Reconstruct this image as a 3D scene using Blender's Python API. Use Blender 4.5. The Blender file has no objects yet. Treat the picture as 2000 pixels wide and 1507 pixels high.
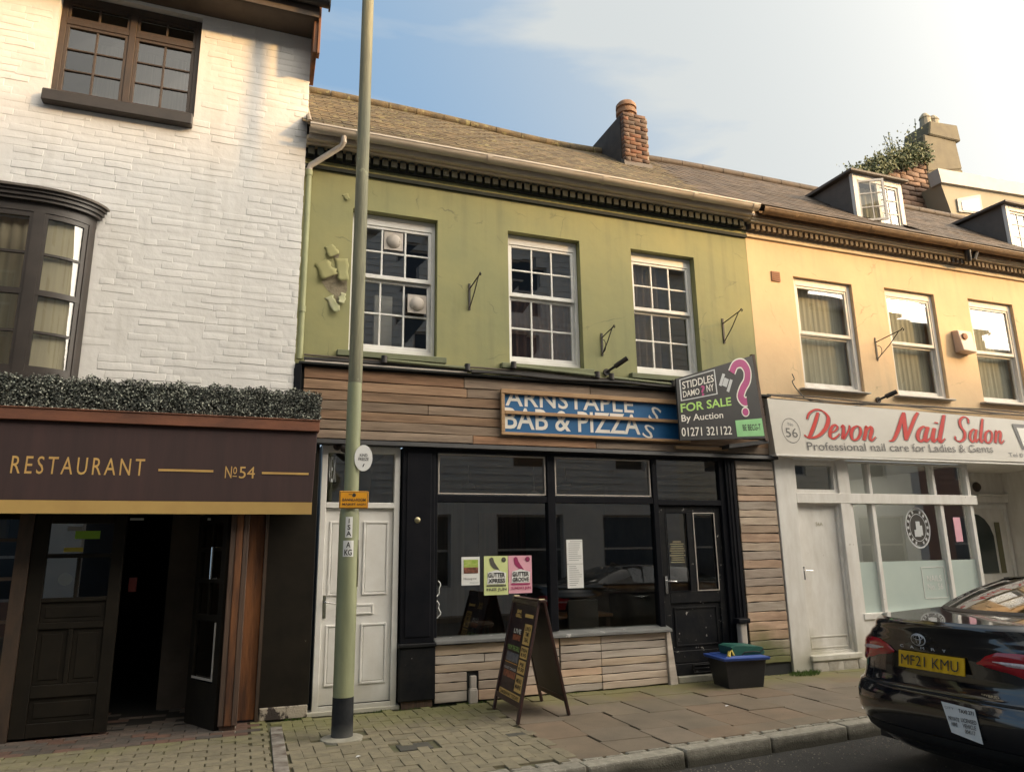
import bpy, bmesh, math, random
from mathutils import Vector, Matrix, Euler
R_ = math.radians
random.seed(7)
SC = bpy.context.scene
COL = SC.collection

# ------------------------------------------------------------------ camera
YAW, PITCH, ROLL = 0.3577, 0.2268, -0.0162
fw = Vector((math.sin(YAW)*math.cos(PITCH), math.cos(YAW)*math.cos(PITCH), math.sin(PITCH)))
rt = Vector((math.cos(YAW), -math.sin(YAW), 0)); up = rt.cross(fw)
r2 = math.cos(ROLL)*rt + math.sin(ROLL)*up; u2 = -math.sin(ROLL)*rt + math.cos(ROLL)*up
cam = bpy.data.objects.new('camera', bpy.data.cameras.new('camera')); COL.objects.link(cam)
mw = Matrix((( r2.x, u2.x, -fw.x, 0.0), (r2.y, u2.y, -fw.y, -8.05), (r2.z, u2.z, -fw.z, 1.555), (0, 0, 0, 1)))
cam.matrix_world = mw
cam.data.sensor_width = 36; cam.data.lens = 36*1415.7/2000
cam.data.clip_start = 0.05; cam.data.clip_end = 600
SC.camera = cam

# ------------------------------------------------------------------ light
SUN_AZ, SUN_EL = R_(50), R_(18)          # azimuth measured from -Y towards +X
sdir = Vector((math.sin(SUN_AZ)*math.cos(SUN_EL), -math.cos(SUN_AZ)*math.cos(SUN_EL), math.sin(SUN_EL)))
ld = bpy.data.lights.new('sun', 'SUN'); ld.energy = 3.5; ld.angle = R_(4.0); ld.color = (1.0, 0.58, 0.18)
sun = bpy.data.objects.new('sun', ld); COL.objects.link(sun)
sun.rotation_euler = sdir.to_track_quat('Z', 'Y').to_euler(); sun.location = (20, -20, 15)

W = bpy.data.worlds.new('World'); SC.world = W; W.use_nodes = True
nt = W.node_tree; N = nt.nodes; L = nt.links; N.clear()
out = N.new('ShaderNodeOutputWorld'); bg = N.new('ShaderNodeBackground')
sky = N.new('ShaderNodeTexSky'); sky.sky_type = 'NISHITA'; sky.sun_disc = False
sky.sun_elevation = SUN_EL; sky.sun_rotation = math.atan2(sdir.x, sdir.y)
sky.air_density = 1.0; sky.dust_density = 1.4; sky.ozone_density = 1.6
tc = N.new('ShaderNodeTexCoord')
mp = N.new('ShaderNodeMapping'); mp.inputs['Rotation'].default_value = (R_(12), R_(-30), R_(25)); mp.inputs['Scale'].default_value = (1.0, 2.2, 7.0)
L.new(tc.outputs['Generated'], mp.inputs['Vector'])
cn = N.new('ShaderNodeTexNoise'); cn.inputs['Scale'].default_value = 1.15; cn.inputs['Detail'].default_value = 7; cn.inputs['Roughness'].default_value = 0.5; cn.inputs['Distortion'].default_value = 0.35
L.new(mp.outputs['Vector'], cn.inputs['Vector'])
cr = N.new('ShaderNodeMapRange'); cr.inputs['From Min'].default_value = 0.48; cr.inputs['From Max'].default_value = 0.66; cr.inputs['To Max'].default_value = 0.9
L.new(cn.outputs['Fac'], cr.inputs['Value'])
sd = N.new('ShaderNodeVectorMath'); sd.operation = 'DOT_PRODUCT'; sd.inputs[1].default_value = sdir
L.new(tc.outputs['Generated'], sd.inputs[0])
hf = N.new('ShaderNodeMath'); hf.operation = 'MULTIPLY_ADD'; hf.inputs[1].default_value = .5; hf.inputs[2].default_value = .5; L.new(sd.outputs['Value'], hf.inputs[0])
# high haze thickens towards the sun's side of the sky
hz = N.new('ShaderNodeMapRange'); hz.inputs['From Min'].default_value = 0.35; hz.inputs['From Max'].default_value = 0.66; hz.inputs['To Max'].default_value = 0.97; hz.interpolation_type = 'SMOOTHSTEP'
L.new(hf.outputs[0], hz.inputs['Value'])
sc1 = N.new('ShaderNodeMath'); sc1.operation = 'ADD'; sc1.use_clamp = True
L.new(cr.outputs['Result'], sc1.inputs[0]); L.new(hz.outputs['Result'], sc1.inputs[1])
base = N.new('ShaderNodeMixRGB'); base.inputs['Fac'].default_value = 0.75
L.new(sky.outputs['Color'], base.inputs['Color1']); base.inputs['Color2'].default_value = (2.5, 4.0, 5.8, 1)
cm = N.new('ShaderNodeMixRGB'); L.new(sc1.outputs[0], cm.inputs['Fac'])
L.new(base.outputs['Color'], cm.inputs['Color1']); cm.inputs['Color2'].default_value = (4.9, 5.2, 5.25, 1)
# broad warm sky glow around the low sun, boosted to fill shaded fronts
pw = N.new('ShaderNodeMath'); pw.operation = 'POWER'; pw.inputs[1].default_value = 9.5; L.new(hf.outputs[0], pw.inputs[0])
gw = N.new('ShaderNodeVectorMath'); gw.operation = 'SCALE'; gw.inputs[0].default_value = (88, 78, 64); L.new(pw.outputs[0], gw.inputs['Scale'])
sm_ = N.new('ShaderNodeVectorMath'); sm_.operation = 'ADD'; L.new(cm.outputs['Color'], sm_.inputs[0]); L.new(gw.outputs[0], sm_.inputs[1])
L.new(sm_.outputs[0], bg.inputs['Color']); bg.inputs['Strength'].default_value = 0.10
L.new(bg.outputs[0], out.inputs['Surface'])

SC.render.engine = 'CYCLES'
SC.view_settings.view_transform = 'Standard'; SC.view_settings.look = 'None'
SC.view_settings.exposure = 0.45; SC.view_settings.gamma = 1.0; SC.view_settings.use_curve_mapping = False

# ------------------------------------------------------------------ materials
def nd(nt, t, **k):
    n = nt.nodes.new(t)
    for a, b in k.items(): setattr(n, a, b)
    return n
def mat(name, c1, c2=None, rough=0.7, vs=3.0, st=(1, 1, 1), rnd=0.0, bump=0.0, bs=40.0, bst=None, metal=0.0,
        spots=None, spot_c=(0.5, 0.5, 0.5), spot_s=8.0, spec=0.5, palette=None, low=None, coat=0.0, bdist=0.01, vt=(0.35, 0.68), streak=None, crack=0.0):
    """c1/c2 mixed by noise, rnd = value jitter per piece, palette = colours picked per piece, spots = threshold of flakes,
    low = (z or y rule colour) moss and other tints: (colour, axis, lo, hi)"""
    m = bpy.data.materials.new(name); m.use_nodes = True; t = m.node_tree; l = t.links
    b = t.nodes['Principled BSDF']; b.inputs['Roughness'].default_value = rough; b.inputs['Metallic'].default_value = metal
    b.inputs['Specular IOR Level'].default_value = spec; b.inputs['Coat Weight'].default_value = coat
    g = nd(t, 'ShaderNodeNewGeometry'); mp = nd(t, 'ShaderNodeMapping'); mp.inputs['Scale'].default_value = st
    l.new(g.outputs['Position'], mp.inputs['Vector'])
    n1 = nd(t, 'ShaderNodeTexNoise'); n1.inputs['Scale'].default_value = vs; n1.inputs['Detail'].default_value = 6; n1.inputs['Roughness'].default_value = .6
    l.new(mp.outputs[0], n1.inputs['Vector'])
    r = nd(t, 'ShaderNodeMapRange'); r.inputs['From Min'].default_value = vt[0]; r.inputs['From Max'].default_value = vt[1]
    l.new(n1.outputs['Fac'], r.inputs['Value'])
    mix = nd(t, 'ShaderNodeMixRGB'); l.new(r.outputs[0], mix.inputs['Fac'])
    c2 = c2 or tuple(x*.8 for x in c1)
    mix.inputs['Color1'].default_value = (*c1, 1); mix.inputs['Color2'].default_value = (*c2, 1)
    cur = mix.outputs[0]
    if rnd or palette:
        oi = nd(t, 'ShaderNodeObjectInfo'); at = nd(t, 'ShaderNodeAttribute'); at.attribute_name = 'rnd'
        ad = nd(t, 'ShaderNodeMath', operation='ADD'); l.new(oi.outputs['Random'], ad.inputs[0]); l.new(at.outputs['Fac'], ad.inputs[1])
        fr = nd(t, 'ShaderNodeMath', operation='FRACT'); l.new(ad.outputs[0], fr.inputs[0])
        if palette:
            ramp = nd(t, 'ShaderNodeValToRGB'); ramp.color_ramp.interpolation = 'CONSTANT'
            els = ramp.color_ramp.elements
            while len(els) > 1: els.remove(els[-1])
            els[0].color = (*palette[0], 1)
            for i, pc in enumerate(palette[1:], 1):
                e = els.new(i/len(palette)); e.color = (*pc, 1)
            l.new(fr.outputs[0], ramp.inputs[0])
            mu = nd(t, 'ShaderNodeMixRGB', blend_type='MULTIPLY'); mu.inputs['Fac'].default_value = 1
            l.new(cur, mu.inputs['Color1']); l.new(ramp.outputs[0], mu.inputs['Color2']); cur = mu.outputs[0]
        if rnd:
            f2 = nd(t, 'ShaderNodeMath', operation='MULTIPLY'); f2.inputs[1].default_value = 7.31; l.new(fr.outputs[0], f2.inputs[0])
            f3 = nd(t, 'ShaderNodeMath', operation='FRACT'); l.new(f2.outputs[0], f3.inputs[0])
            mr = nd(t, 'ShaderNodeMapRange'); mr.inputs['To Min'].default_value = 1-rnd; mr.inputs['To Max'].default_value = 1+rnd; l.new(f3.outputs[0], mr.inputs['Value'])
            hs = nd(t, 'ShaderNodeHueSaturation'); l.new(mr.outputs[0], hs.inputs['Value']); l.new(cur, hs.inputs['Color']); cur = hs.outputs[0]
    if spots:
        n2 = nd(t, 'ShaderNodeTexNoise'); n2.inputs['Scale'].default_value = spot_s; n2.inputs['Detail'].default_value = 8; n2.inputs['Roughness'].default_value = .65
        l.new(g.outputs['Position'], n2.inputs['Vector'])
        sr = nd(t, 'ShaderNodeMapRange'); sr.inputs['From Min'].default_value = spots; sr.inputs['From Max'].default_value = spots+.035; l.new(n2.outputs['Fac'], sr.inputs['Value'])
        sm = nd(t, 'ShaderNodeMixRGB'); l.new(sr.outputs[0], sm.inputs['Fac']); l.new(cur, sm.inputs['Color1']); sm.inputs['Color2'].default_value = (*spot_c, 1); cur = sm.outputs[0]
    if low:
        lc, ax, lo, hi, amt = low
        sp = nd(t, 'ShaderNodeSeparateXYZ'); l.new(g.outputs['Position'], sp.inputs[0])
        lr = nd(t, 'ShaderNodeMapRange'); lr.inputs['From Min'].default_value = lo; lr.inputs['From Max'].default_value = hi
        n3 = nd(t, 'ShaderNodeTexNoise'); n3.inputs['Scale'].default_value = 2.6; n3.inputs['Detail'].default_value = 5; l.new(g.outputs['Position'], n3.inputs['Vector'])
        q = nd(t, 'ShaderNodeMath', operation='MULTIPLY_ADD'); q.inputs[1].default_value = (hi-lo)*2.2; l.new(n3.outputs['Fac'], q.inputs[0])
        q2 = nd(t, 'ShaderNodeMath', operation='SUBTRACT'); l.new(sp.outputs[ax], q2.inputs[0]); q2.inputs[1].default_value = (hi-lo)*1.1
        l.new(q2.outputs[0], q.inputs[2]); l.new(q.outputs[0], lr.inputs['Value'])
        am = nd(t, 'ShaderNodeMath', operation='MULTIPLY'); am.inputs[1].default_value = amt; l.new(lr.outputs[0], am.inputs[0])
        lm = nd(t, 'ShaderNodeMixRGB'); l.new(am.outputs[0], lm.inputs['Fac']); l.new(cur, lm.inputs['Color1']); lm.inputs['Color2'].default_value = (*lc, 1); cur = lm.outputs[0]
    if streak:   # rain and soot runs: stretched noise, broken up by a broad one
        kc, ka = streak
        m3 = nd(t, 'ShaderNodeMapping'); m3.inputs['Scale'].default_value = (5, 5, .32); l.new(g.outputs['Position'], m3.inputs['Vector'])
        a1 = nd(t, 'ShaderNodeTexNoise'); a1.inputs['Scale'].default_value = 1.7; a1.inputs['Detail'].default_value = 5; l.new(m3.outputs[0], a1.inputs['Vector'])
        a2 = nd(t, 'ShaderNodeTexNoise'); a2.inputs['Scale'].default_value = .9; a2.inputs['Detail'].default_value = 4; l.new(g.outputs['Position'], a2.inputs['Vector'])
        r1 = nd(t, 'ShaderNodeMapRange'); r1.inputs['From Min'].default_value = .48; r1.inputs['From Max'].default_value = .75; l.new(a1.outputs['Fac'], r1.inputs['Value'])
        r2_ = nd(t, 'ShaderNodeMapRange'); r2_.inputs['From Min'].default_value = .40; r2_.inputs['From Max'].default_value = .66; r2_.inputs['To Max'].default_value = ka; l.new(a2.outputs['Fac'], r2_.inputs['Value'])
        m4 = nd(t, 'ShaderNodeMath', operation='MULTIPLY'); l.new(r1.outputs[0], m4.inputs[0]); l.new(r2_.outputs[0], m4.inputs[1])
        m5 = nd(t, 'ShaderNodeMixRGB'); l.new(m4.outputs[0], m5.inputs['Fac']); l.new(cur, m5.inputs['Color1']); m5.inputs['Color2'].default_value = (*kc, 1); cur = m5.outputs[0]
    if crack:    # hairline cracks in the render
        dn = nd(t, 'ShaderNodeTexNoise'); dn.inputs['Scale'].default_value = 3; dn.inputs['Detail'].default_value = 4; l.new(g.outputs['Position'], dn.inputs['Vector'])
        ad_ = nd(t, 'ShaderNodeMixRGB'); ad_.inputs['Fac'].default_value = .22; l.new(g.outputs['Position'], ad_.inputs['Color1']); l.new(dn.outputs['Color'], ad_.inputs['Color2'])
        vo = nd(t, 'ShaderNodeTexVoronoi', feature='DISTANCE_TO_EDGE'); vo.inputs['Scale'].default_value = 1.1; l.new(ad_.outputs[0], vo.inputs['Vector'])
        c1_ = nd(t, 'ShaderNodeMapRange'); c1_.inputs['From Min'].default_value = .0; c1_.inputs['From Max'].default_value = .006; c1_.inputs['To Min'].default_value = 1; c1_.inputs['To Max'].default_value = 0; l.new(vo.outputs['Distance'], c1_.inputs['Value'])
        c2_ = nd(t, 'ShaderNodeMapRange'); c2_.inputs['From Min'].default_value = .5; c2_.inputs['From Max'].default_value = .62; c2_.inputs['To Max'].default_value = crack; l.new(dn.outputs['Fac'], c2_.inputs['Value'])
        c3_ = nd(t, 'ShaderNodeMath', operation='MULTIPLY'); l.new(c1_.outputs[0], c3_.inputs[0]); l.new(c2_.outputs[0], c3_.inputs[1])
        c4_ = nd(t, 'ShaderNodeMixRGB'); l.new(c3_.outputs[0], c4_.inputs['Fac']); l.new(cur, c4_.inputs['Color1']); c4_.inputs['Color2'].default_value = (.10, .10, .07, 1); cur = c4_.outputs[0]
    l.new(cur, b.inputs['Base Color'])
    if bump:
        mb = nd(t, 'ShaderNodeMapping'); mb.inputs['Scale'].default_value = bst or st; l.new(g.outputs['Position'], mb.inputs['Vector'])
        nb = nd(t, 'ShaderNodeTexNoise'); nb.inputs['Scale'].default_value = bs; nb.inputs['Detail'].default_value = 5; l.new(mb.outputs[0], nb.inputs['Vector'])
        bp = nd(t, 'ShaderNodeBump'); bp.inputs['Strength'].default_value = bump; bp.inputs['Distance'].default_value = bdist
        l.new(nb.outputs['Fac'], bp.inputs['Height']); l.new(bp.outputs[0], b.inputs['Normal'])
    return m
def glass(name, tint=(.75, .78, .76), refl=0.16, rough=0.0, wav=0.0):
    m = bpy.data.materials.new(name); m.use_nodes = True; t = m.node_tree; l = t.links; t.nodes.clear()
    o = nd(t, 'ShaderNodeOutputMaterial'); tr = nd(t, 'ShaderNodeBsdfTransparent'); tr.inputs[0].default_value = (*tint, 1)
    gl = nd(t, 'ShaderNodeBsdfGlossy'); gl.inputs['Roughness'].default_value = rough; gl.inputs[0].default_value = (.95, .95, .95, 1)
    lw = nd(t, 'ShaderNodeLayerWeight'); lw.inputs['Blend'].default_value = .5; fr = nd(t, 'ShaderNodeMath', operation='POWER'); fr.inputs[1].default_value = 3.5; l.new(lw.outputs['Facing'], fr.inputs[0])
    mr = nd(t, 'ShaderNodeMapRange'); mr.inputs['To Min'].default_value = refl; mr.inputs['To Max'].default_value = 0.7; l.new(fr.outputs[0], mr.inputs['Value'])
    if wav:
        g = nd(t, 'ShaderNodeNewGeometry'); nb = nd(t, 'ShaderNodeTexNoise'); nb.inputs['Scale'].default_value = 1.6; nb.inputs['Detail'].default_value = 0; l.new(g.outputs['Position'], nb.inputs['Vector'])
        bp = nd(t, 'ShaderNodeBump'); bp.inputs['Strength'].default_value = wav; bp.inputs['Distance'].default_value = .02; l.new(nb.outputs['Fac'], bp.inputs['Height']); l.new(bp.outputs[0], gl.inputs['Normal'])
    mi = nd(t, 'ShaderNodeMixShader'); l.new(mr.outputs[0], mi.inputs[0]); l.new(tr.outputs[0], mi.inputs[1]); l.new(gl.outputs[0], mi.inputs[2]); l.new(mi.outputs[0], o.inputs[0])
    return m
def emit(name, c, s):
    m = bpy.data.materials.new(name); m.use_nodes = True; b = m.node_tree.nodes['Principled BSDF']
    b.inputs['Base Color'].default_value = (*c, 1); b.inputs['Emission Color'].default_value = (*c, 1); b.inputs['Emission Strength'].default_value = s
    return m
M = {}
M['white_wall'] = mat('white_masonry_paint', (.77, .745, .71), (.71, .685, .65), .75, 2.2, bump=.45, bs=11, bdist=.012, rnd=.02, streak=((.56, .53, .48), .6), spots=.71, spot_c=(.5, .46, .40), spot_s=3.2)
M['green_wall'] = mat('sage_green_render', (.325, .305, .135), (.24, .25, .125), .8, .9, bump=.3, bs=6, bdist=.014, streak=((.17, .17, .095), .75), crack=.7, spots=.70, spot_c=(.24, .25, .13), spot_s=2.6)
M['green_trim'] = mat('green_moulding', (.20, .215, .12), (.14, .15, .09), .8, 3)
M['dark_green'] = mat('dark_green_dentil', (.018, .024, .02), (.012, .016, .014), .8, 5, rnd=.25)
M['peel_back'] = mat('paint_flake', (.36, .38, .20), (.44, .40, .27), .8, 6, bump=.2)
M['bare'] = mat('bare_render', (.20, .17, .11), (.33, .28, .19), .9, 12, bump=.4)
M['cream'] = mat('cream_render', (.73, .535, .315), (.64, .45, .27), .82, 1.0, bump=.3, bs=8, bdist=.01, streak=((.47, .36, .24), .65), crack=.5, spots=.70, spot_c=(.60, .48, .33), spot_s=3.5)
M['cream_trim'] = mat('cream_moulding', (.66, .55, .38), (.52, .42, .30), .8, 5, st=(1, 4, 4))
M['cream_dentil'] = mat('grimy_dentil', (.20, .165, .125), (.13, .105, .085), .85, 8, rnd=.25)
M['upvc'] = mat('white_window_paint', (.78, .77, .74), (.70, .68, .64), .4, 5, bump=.05, streak=((.55, .52, .46), .45), low=((.42, .40, .33), 2, .30, .03, .7))
M['white_wood'] = mat('worn_white_wood', (.74, .72, .68), (.64, .61, .56), .6, 3, streak=((.50, .47, .41), .5), low=((.36, .34, .25), 2, .55, .08, .7), st=(3, 3, 1), bump=.15, bs=30, bst=(6, 6, 1), spots=.69, spot_c=(.33, .29, .24), spot_s=9)
M['black'] = mat('black_gloss_paint', (.006, .007, .010), (.011, .011, .014), .45, 4, spec=.12, bump=.1, bs=30, spots=.73, spot_c=(.14, .14, .14), spot_s=14)
M['black_worn'] = mat('worn_black_paint', (.008, .009, .012), (.018, .018, .018), .5, 5, spec=.15, bump=.25, bs=20, spots=.65, spot_c=(.42, .40, .37), spot_s=11)
M['brown_dark'] = mat('dark_brown_paint', (.012, .010, .0075), (.019, .0155, .011), .55, 4, spec=.18, bump=.12, bs=14, spots=.735, spot_c=(.3, .26, .2), spot_s=8)
M['frame_brown'] = mat('brown_window_paint', (.070, .045, .030), (.045, .032, .024), .5, 6, st=(4, 4, 1), bump=.15)
M['frame_dark'] = mat('dark_window_paint', (.035, .028, .024), (.05, .04, .034), .42, 6, bump=.08)
WP = [(1, .90, .80), (.84, .78, .73), (1.10, .86, .66), (.92, .86, .82), (.74, .67, .62), (1.12, .78, .56), (.9, .82, .74), (1.0, .94, .88), (.95, .88, .82)]
M['plank'] = mat('reclaimed_plank', (.31, .25, .195), (.165, .128, .098), .8, 1.0, st=(1.6, 14, 14), bump=.6, bs=3.5, bst=(3, 26, 26), rnd=.22, palette=WP, bdist=.006, spots=.70, spot_c=(.06, .045, .03), spot_s=6)
M['plank_pale'] = mat('pale_pallet_plank', (.60, .53, .46), (.40, .34, .285), .8, 1.0, st=(1.6, 12, 12), bump=.5, bs=3.5, bst=(3, 26, 26), rnd=.16, palette=[(1, .93, .87), (.9, .86, .84), (1.05, .86, .72), (.93, .93, .93), (1.02, .92, .80)], bdist=.005, spots=.69, spot_c=(.22, .14, .08), spot_s=7)
M['plank_side'] = mat('side_plank', (.47, .41, .345), (.29, .24, .195), .8, 1.0, st=(2.2, 12, 12), bump=.6, bs=3.5, bst=(3, 26, 26), rnd=.18, palette=[(1, .86, .74), (.92, .88, .84), (1.05, .84, .70), (.88, .86, .84), (1.0, .92, .84), (.95, .9, .88)], bdist=.006, spots=.68, spot_c=(.17, .10, .06), spot_s=8, low=((.10, .12, .03), 2, .62, .28, .85))
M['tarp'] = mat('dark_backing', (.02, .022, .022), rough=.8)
M['frame_wood'] = mat('sign_frame_wood', (.46, .29, .15), (.33, .19, .09), .7, 2, st=(2, 14, 14), bump=.3, rnd=.1)
M['timber_red'] = mat('stained_timber', (.27, .105, .035), (.07, .03, .016), .6, 1.1, st=(9, 9, 1.2), bump=.4, bs=5, bst=(14, 14, 1.5))
M['timber_dk'] = mat('weathered_timber', (.115, .068, .045), (.055, .036, .028), .75, 1.4, st=(14, 14, 1.2), bump=.6, bs=5, bst=(20, 20, 1.5))
M['awning'] = mat('oxblood_awning_cloth', (.050, .024, .022), (.035, .018, .017), .75, 1.5, st=(5, 1, .6), bump=.12, bs=5)
M['gold'] = mat('gold_valance', (.50, .33, .105), (.44, .28, .09), .65, 3)
M['gold_letter'] = mat('gold_lettering', (.60, .38, .12), (.5, .3, .1), .5, 6)
M['copper'] = mat('rusty_flashing', (.22, .082, .042), (.12, .05, .03), .55, 2.5, st=(1, 3, 3), bump=.2, spots=.66, spot_c=(.05, .035, .03), spot_s=2.5)
M['gutter'] = mat('grubby_white_gutter', (.60, .54, .47), (.46, .40, .34), .5, 3, st=(1, 4, 4), bump=.1)
M['gutter_br'] = mat('rusty_iron_gutter', (.24, .155, .085), (.13, .085, .05), .7, 6, bump=.3, spots=.62, spot_c=(.35, .24, .13), spot_s=9)
M['gutter_bk'] = mat('black_gutter', (.018, .018, .022), (.03, .03, .03), .45, 5)
M['soffit'] = mat('brown_soffit', (.10, .075, .055), (.07, .05, .04), .7, 4)
M['slate_moss'] = mat('lichened_slate', (.135, .098, .052), (.052, .042, .027), .9, 7, bump=.7, bs=45, rnd=.22, bdist=.012, spots=.58, spot_c=(.21, .185, .09), spot_s=9, streak=((.055, .05, .03), .7))
M['slate'] = mat('brown_slate', (.088, .062, .042), (.05, .037, .027), .75, 6, bump=.4, bs=30, rnd=.3, spots=.72, spot_c=(.34, .31, .27), spot_s=10)
M['lead'] = mat('lead_cheek', (.13, .108, .09), (.095, .08, .068), .7, 4, bump=.3, spots=.735, spot_c=(.5, .48, .45), spot_s=8)
M['mortar'] = mat('mortar', (.33, .28, .22), (.24, .20, .16), .9, 12, bump=.3)
M['chim_brick'] = mat('sooty_brick', (.17, .095, .062), (.085, .058, .044), .85, 8, bump=.4, rnd=.35, palette=[(1, 1, 1), (1.1, .9, .7), (.6, .62, .65), (1.2, .85, .65), (.8, .8, .8)])
M['stack_shade'] = mat('shaded_stack_side', (.045, .04, .037), (.07, .06, .05), .9, 6, bump=.5)  # near-black tone holding the shade on the chimney's left side
M['terracotta'] = mat('terracotta', (.30, .16, .085), (.12, .075, .05), .8, 9, bump=.2)
M['render_old'] = mat('ochre_render', (.15, .125, .075), (.115, .095, .06), .85, 3, bump=.3)
M['redbrick'] = mat('weathered_red_brick', (.21, .125, .08), (.15, .095, .065), .85, 9, bump=.4, rnd=.25)
M['far_cream'] = mat('far_cream_render', (.34, .29, .20), (.31, .26, .18), .85, 2)
M['coping'] = mat('pale_coping', (.46, .43, .39), (.4, .37, .34), .7, 3)
M['glass'] = glass('window_glass', (.72, .73, .70), .11, 0, .02)
M['glass_up'] = glass('old_sash_glass', (.70, .70, .67), .24, .0, .02)
M['glass_shop'] = glass('shop_glass', (.66, .68, .66), .17, 0, .0)
M['glass_salon'] = glass('salon_glass', (.80, .84, .82), .26, 0, .01)
M['frost'] = mat('frosted_film', (.50, .58, .54), (.44, .52, .49), .25, 1.5)
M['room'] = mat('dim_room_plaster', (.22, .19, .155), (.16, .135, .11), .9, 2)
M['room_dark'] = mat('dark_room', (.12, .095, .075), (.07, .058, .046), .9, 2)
M['room_salon'] = mat('salon_room_plaster', (.62, .60, .54), (.56, .54, .48), .9, 2)
M['curtain'] = mat('maroon_curtain', (.15, .075, .055), (.08, .042, .034), .9, 1.5, st=(18, 1, .6), bump=.3)
M['curtain_tan'] = mat('tan_curtain', (.20, .15, .10), (.12, .085, .055), .9, 1.5, st=(12, 1, .6))
M['net'] = mat('net_curtain', (.62, .60, .50), (.42, .41, .34), .9, 1.5, st=(20, 1, .4), bump=.4, bst=(24, 1, .5), bs=2)
M['blind'] = mat('pale_blind', (.60, .53, .38), (.48, .42, .31), .8, 1.4, st=(10, 1, .3))
M['iron'] = mat('black_iron', (.014, .014, .016), (.05, .035, .025), .5, 12)
M['cable'] = mat('black_cable', (.025, .023, .022), (.04, .037, .035), .6, 4)
M['cable_br'] = mat('grubby_cable', (.12, .095, .07), (.09, .07, .05), .7, 4)
M['lamp_green'] = mat('faded_green_post_paint', (.305, .325, .19), (.225, .245, .145), .5, 2.2, st=(4, 4, .8), bump=.1, spots=.69, spot_c=(.18, .18, .11), spot_s=5)
M['lamp_old'] = mat('weathered_post_paint', (.235, .225, .14), (.125, .125, .085), .7, 1.6, st=(12, 12, .9), bump=.4, bs=8, bst=(12, 12, 1.2), spots=.64, spot_c=(.30, .30, .19), spot_s=5)
M['black_band'] = mat('black_post_base', (.012, .014, .018), (.028, .03, .033), .6, 6, spec=.2, bump=.2, spots=.69, spot_c=(.35, .36, .37), spot_s=13, low=((.14, .14, .13), 2, .12, .03, .5))
M['concrete'] = mat('concrete', (.34, .32, .26), (.25, .24, .19), .9, 8, bump=.5, bs=30)
M['dish'] = mat('dish', (.75, .74, .72))
M['paver'] = mat('block_paver', (.235, .205, .135), (.165, .145, .10), .9, 9, bump=.5, bs=60, rnd=.10, low=((.17, .175, .05), 1, -1.0, -.25, .62), spots=.73, spot_c=(.36, .34, .26), spot_s=16)
M['paver_red'] = mat('red_paver', (.135, .10, .08), (.085, .07, .06), .8, 9, bump=.4, bs=60, rnd=.14, palette=[(1, 1, 1), (.8, .9, .95), (1.15, .85, .75), (.8, .85, .85)])
M['flag'] = mat('worn_flagstone', (.19, .152, .112), (.135, .112, .084), .85, 2.4, bump=.35, bs=70, rnd=.06, palette=[(1, 1, 1), (1.0, .96, .90), (.95, .95, .93), (1.04, .94, .86), (.97, .98, .94)], low=((.17, .165, .055), 1, -.75, -.15, .7), spots=.74, spot_c=(.4, .38, .33), spot_s=18)
M['joint'] = mat('mossy_joint_sand', (.12, .11, .065), (.085, .09, .04), .95, 7, bump=.5)
M['kerb'] = mat('granite_kerb', (.32, .30, .245), (.20, .185, .15), .85, 14, bump=.7, bs=70, rnd=.1, spots=.62, spot_c=(.44, .42, .36), spot_s=40, low=((.055, .05, .035), 2, -.025, -.085, .9))  # face tinted darker towards the road
M['asphalt'] = mat('old_asphalt', (.050, .047, .042), (.032, .031, .029), .85, 3, bump=1.0, bs=130, bdist=.012, spots=.645, spot_c=(.20, .18, .15), spot_s=60)
M['gravel'] = mat('loose_grit', (.30, .27, .22), (.18, .16, .13), .9, 30, rnd=.4)
M['grass'] = mat('tuft_green', (.10, .17, .03), (.06, .11, .02), .8, 20)
M['iron_cover'] = mat('iron_cover', (.06, .058, .05), (.085, .08, .065), .7, 20, bump=.5, bs=60)
M['sign_blue'] = mat('blue_sign_panel', (.015, .115, .29), (.012, .10, .25), .45, 4)
M['letter_white'] = mat('white_lettering', (.74, .72, .66), (.68, .66, .6), .5, 5)
M['paper'] = mat('white_paper', (.78, .78, .76), (.72, .72, .7), .7, 5)
M['ink'] = mat('black_ink', (.03, .03, .03), rough=.7)
M['ink_grey'] = mat('grey_ink', (.25, .25, .25), rough=.7)
M['board_black'] = mat('sale_board_black', (.022, .022, .025), (.03, .03, .032), .4, 3)
M['magenta'] = mat('magenta_print', (.42, .045, .20), rough=.45)
M['magenta_dk'] = mat('crimson_print', (.35, .03, .12), rough=.5)
M['lime'] = mat('lime_print', (.40, .66, .16), rough=.45)
M['mint'] = mat('mint_print', (.26, .58, .25), rough=.5)
M['grey_print'] = mat('grey_print', (.55, .57, .58), rough=.45)
M['salon_board'] = mat('salon_sign_panel', (.52, .495, .44), (.46, .43, .38), .45, 1.2, st=(1, 1, 2))
M['salon_red'] = mat('red_brush_lettering', (.45, .014, .018), (.52, .035, .02), .55, 2, spec=.25)
M['salon_ink'] = mat('charcoal_lettering', (.12, .115, .11), rough=.5)
M['orange'] = mat('orange_sign', (.78, .36, .015), (.70, .30, .01), .45, 5)
M['aframe'] = mat('dark_mahogany', (.045, .018, .014), (.028, .013, .011), .4, 3, st=(8, 8, 1), bump=.15)
M['aboard'] = mat('chalkboard_grey', (.10, .095, .08), (.075, .075, .062), .55, 2)
M['poster_dk'] = mat('dark_menu_print', (.022, .012, .014), (.04, .02, .02), .4, 6)
M['menu_yel'] = mat('yellow_menu_print', (.66, .44, .14), (.6, .38, .11), .5, 6)
M['menu_red'] = mat('menu_food_print', (.36, .11, .045), (.12, .03, .02), .5, 30)
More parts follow.
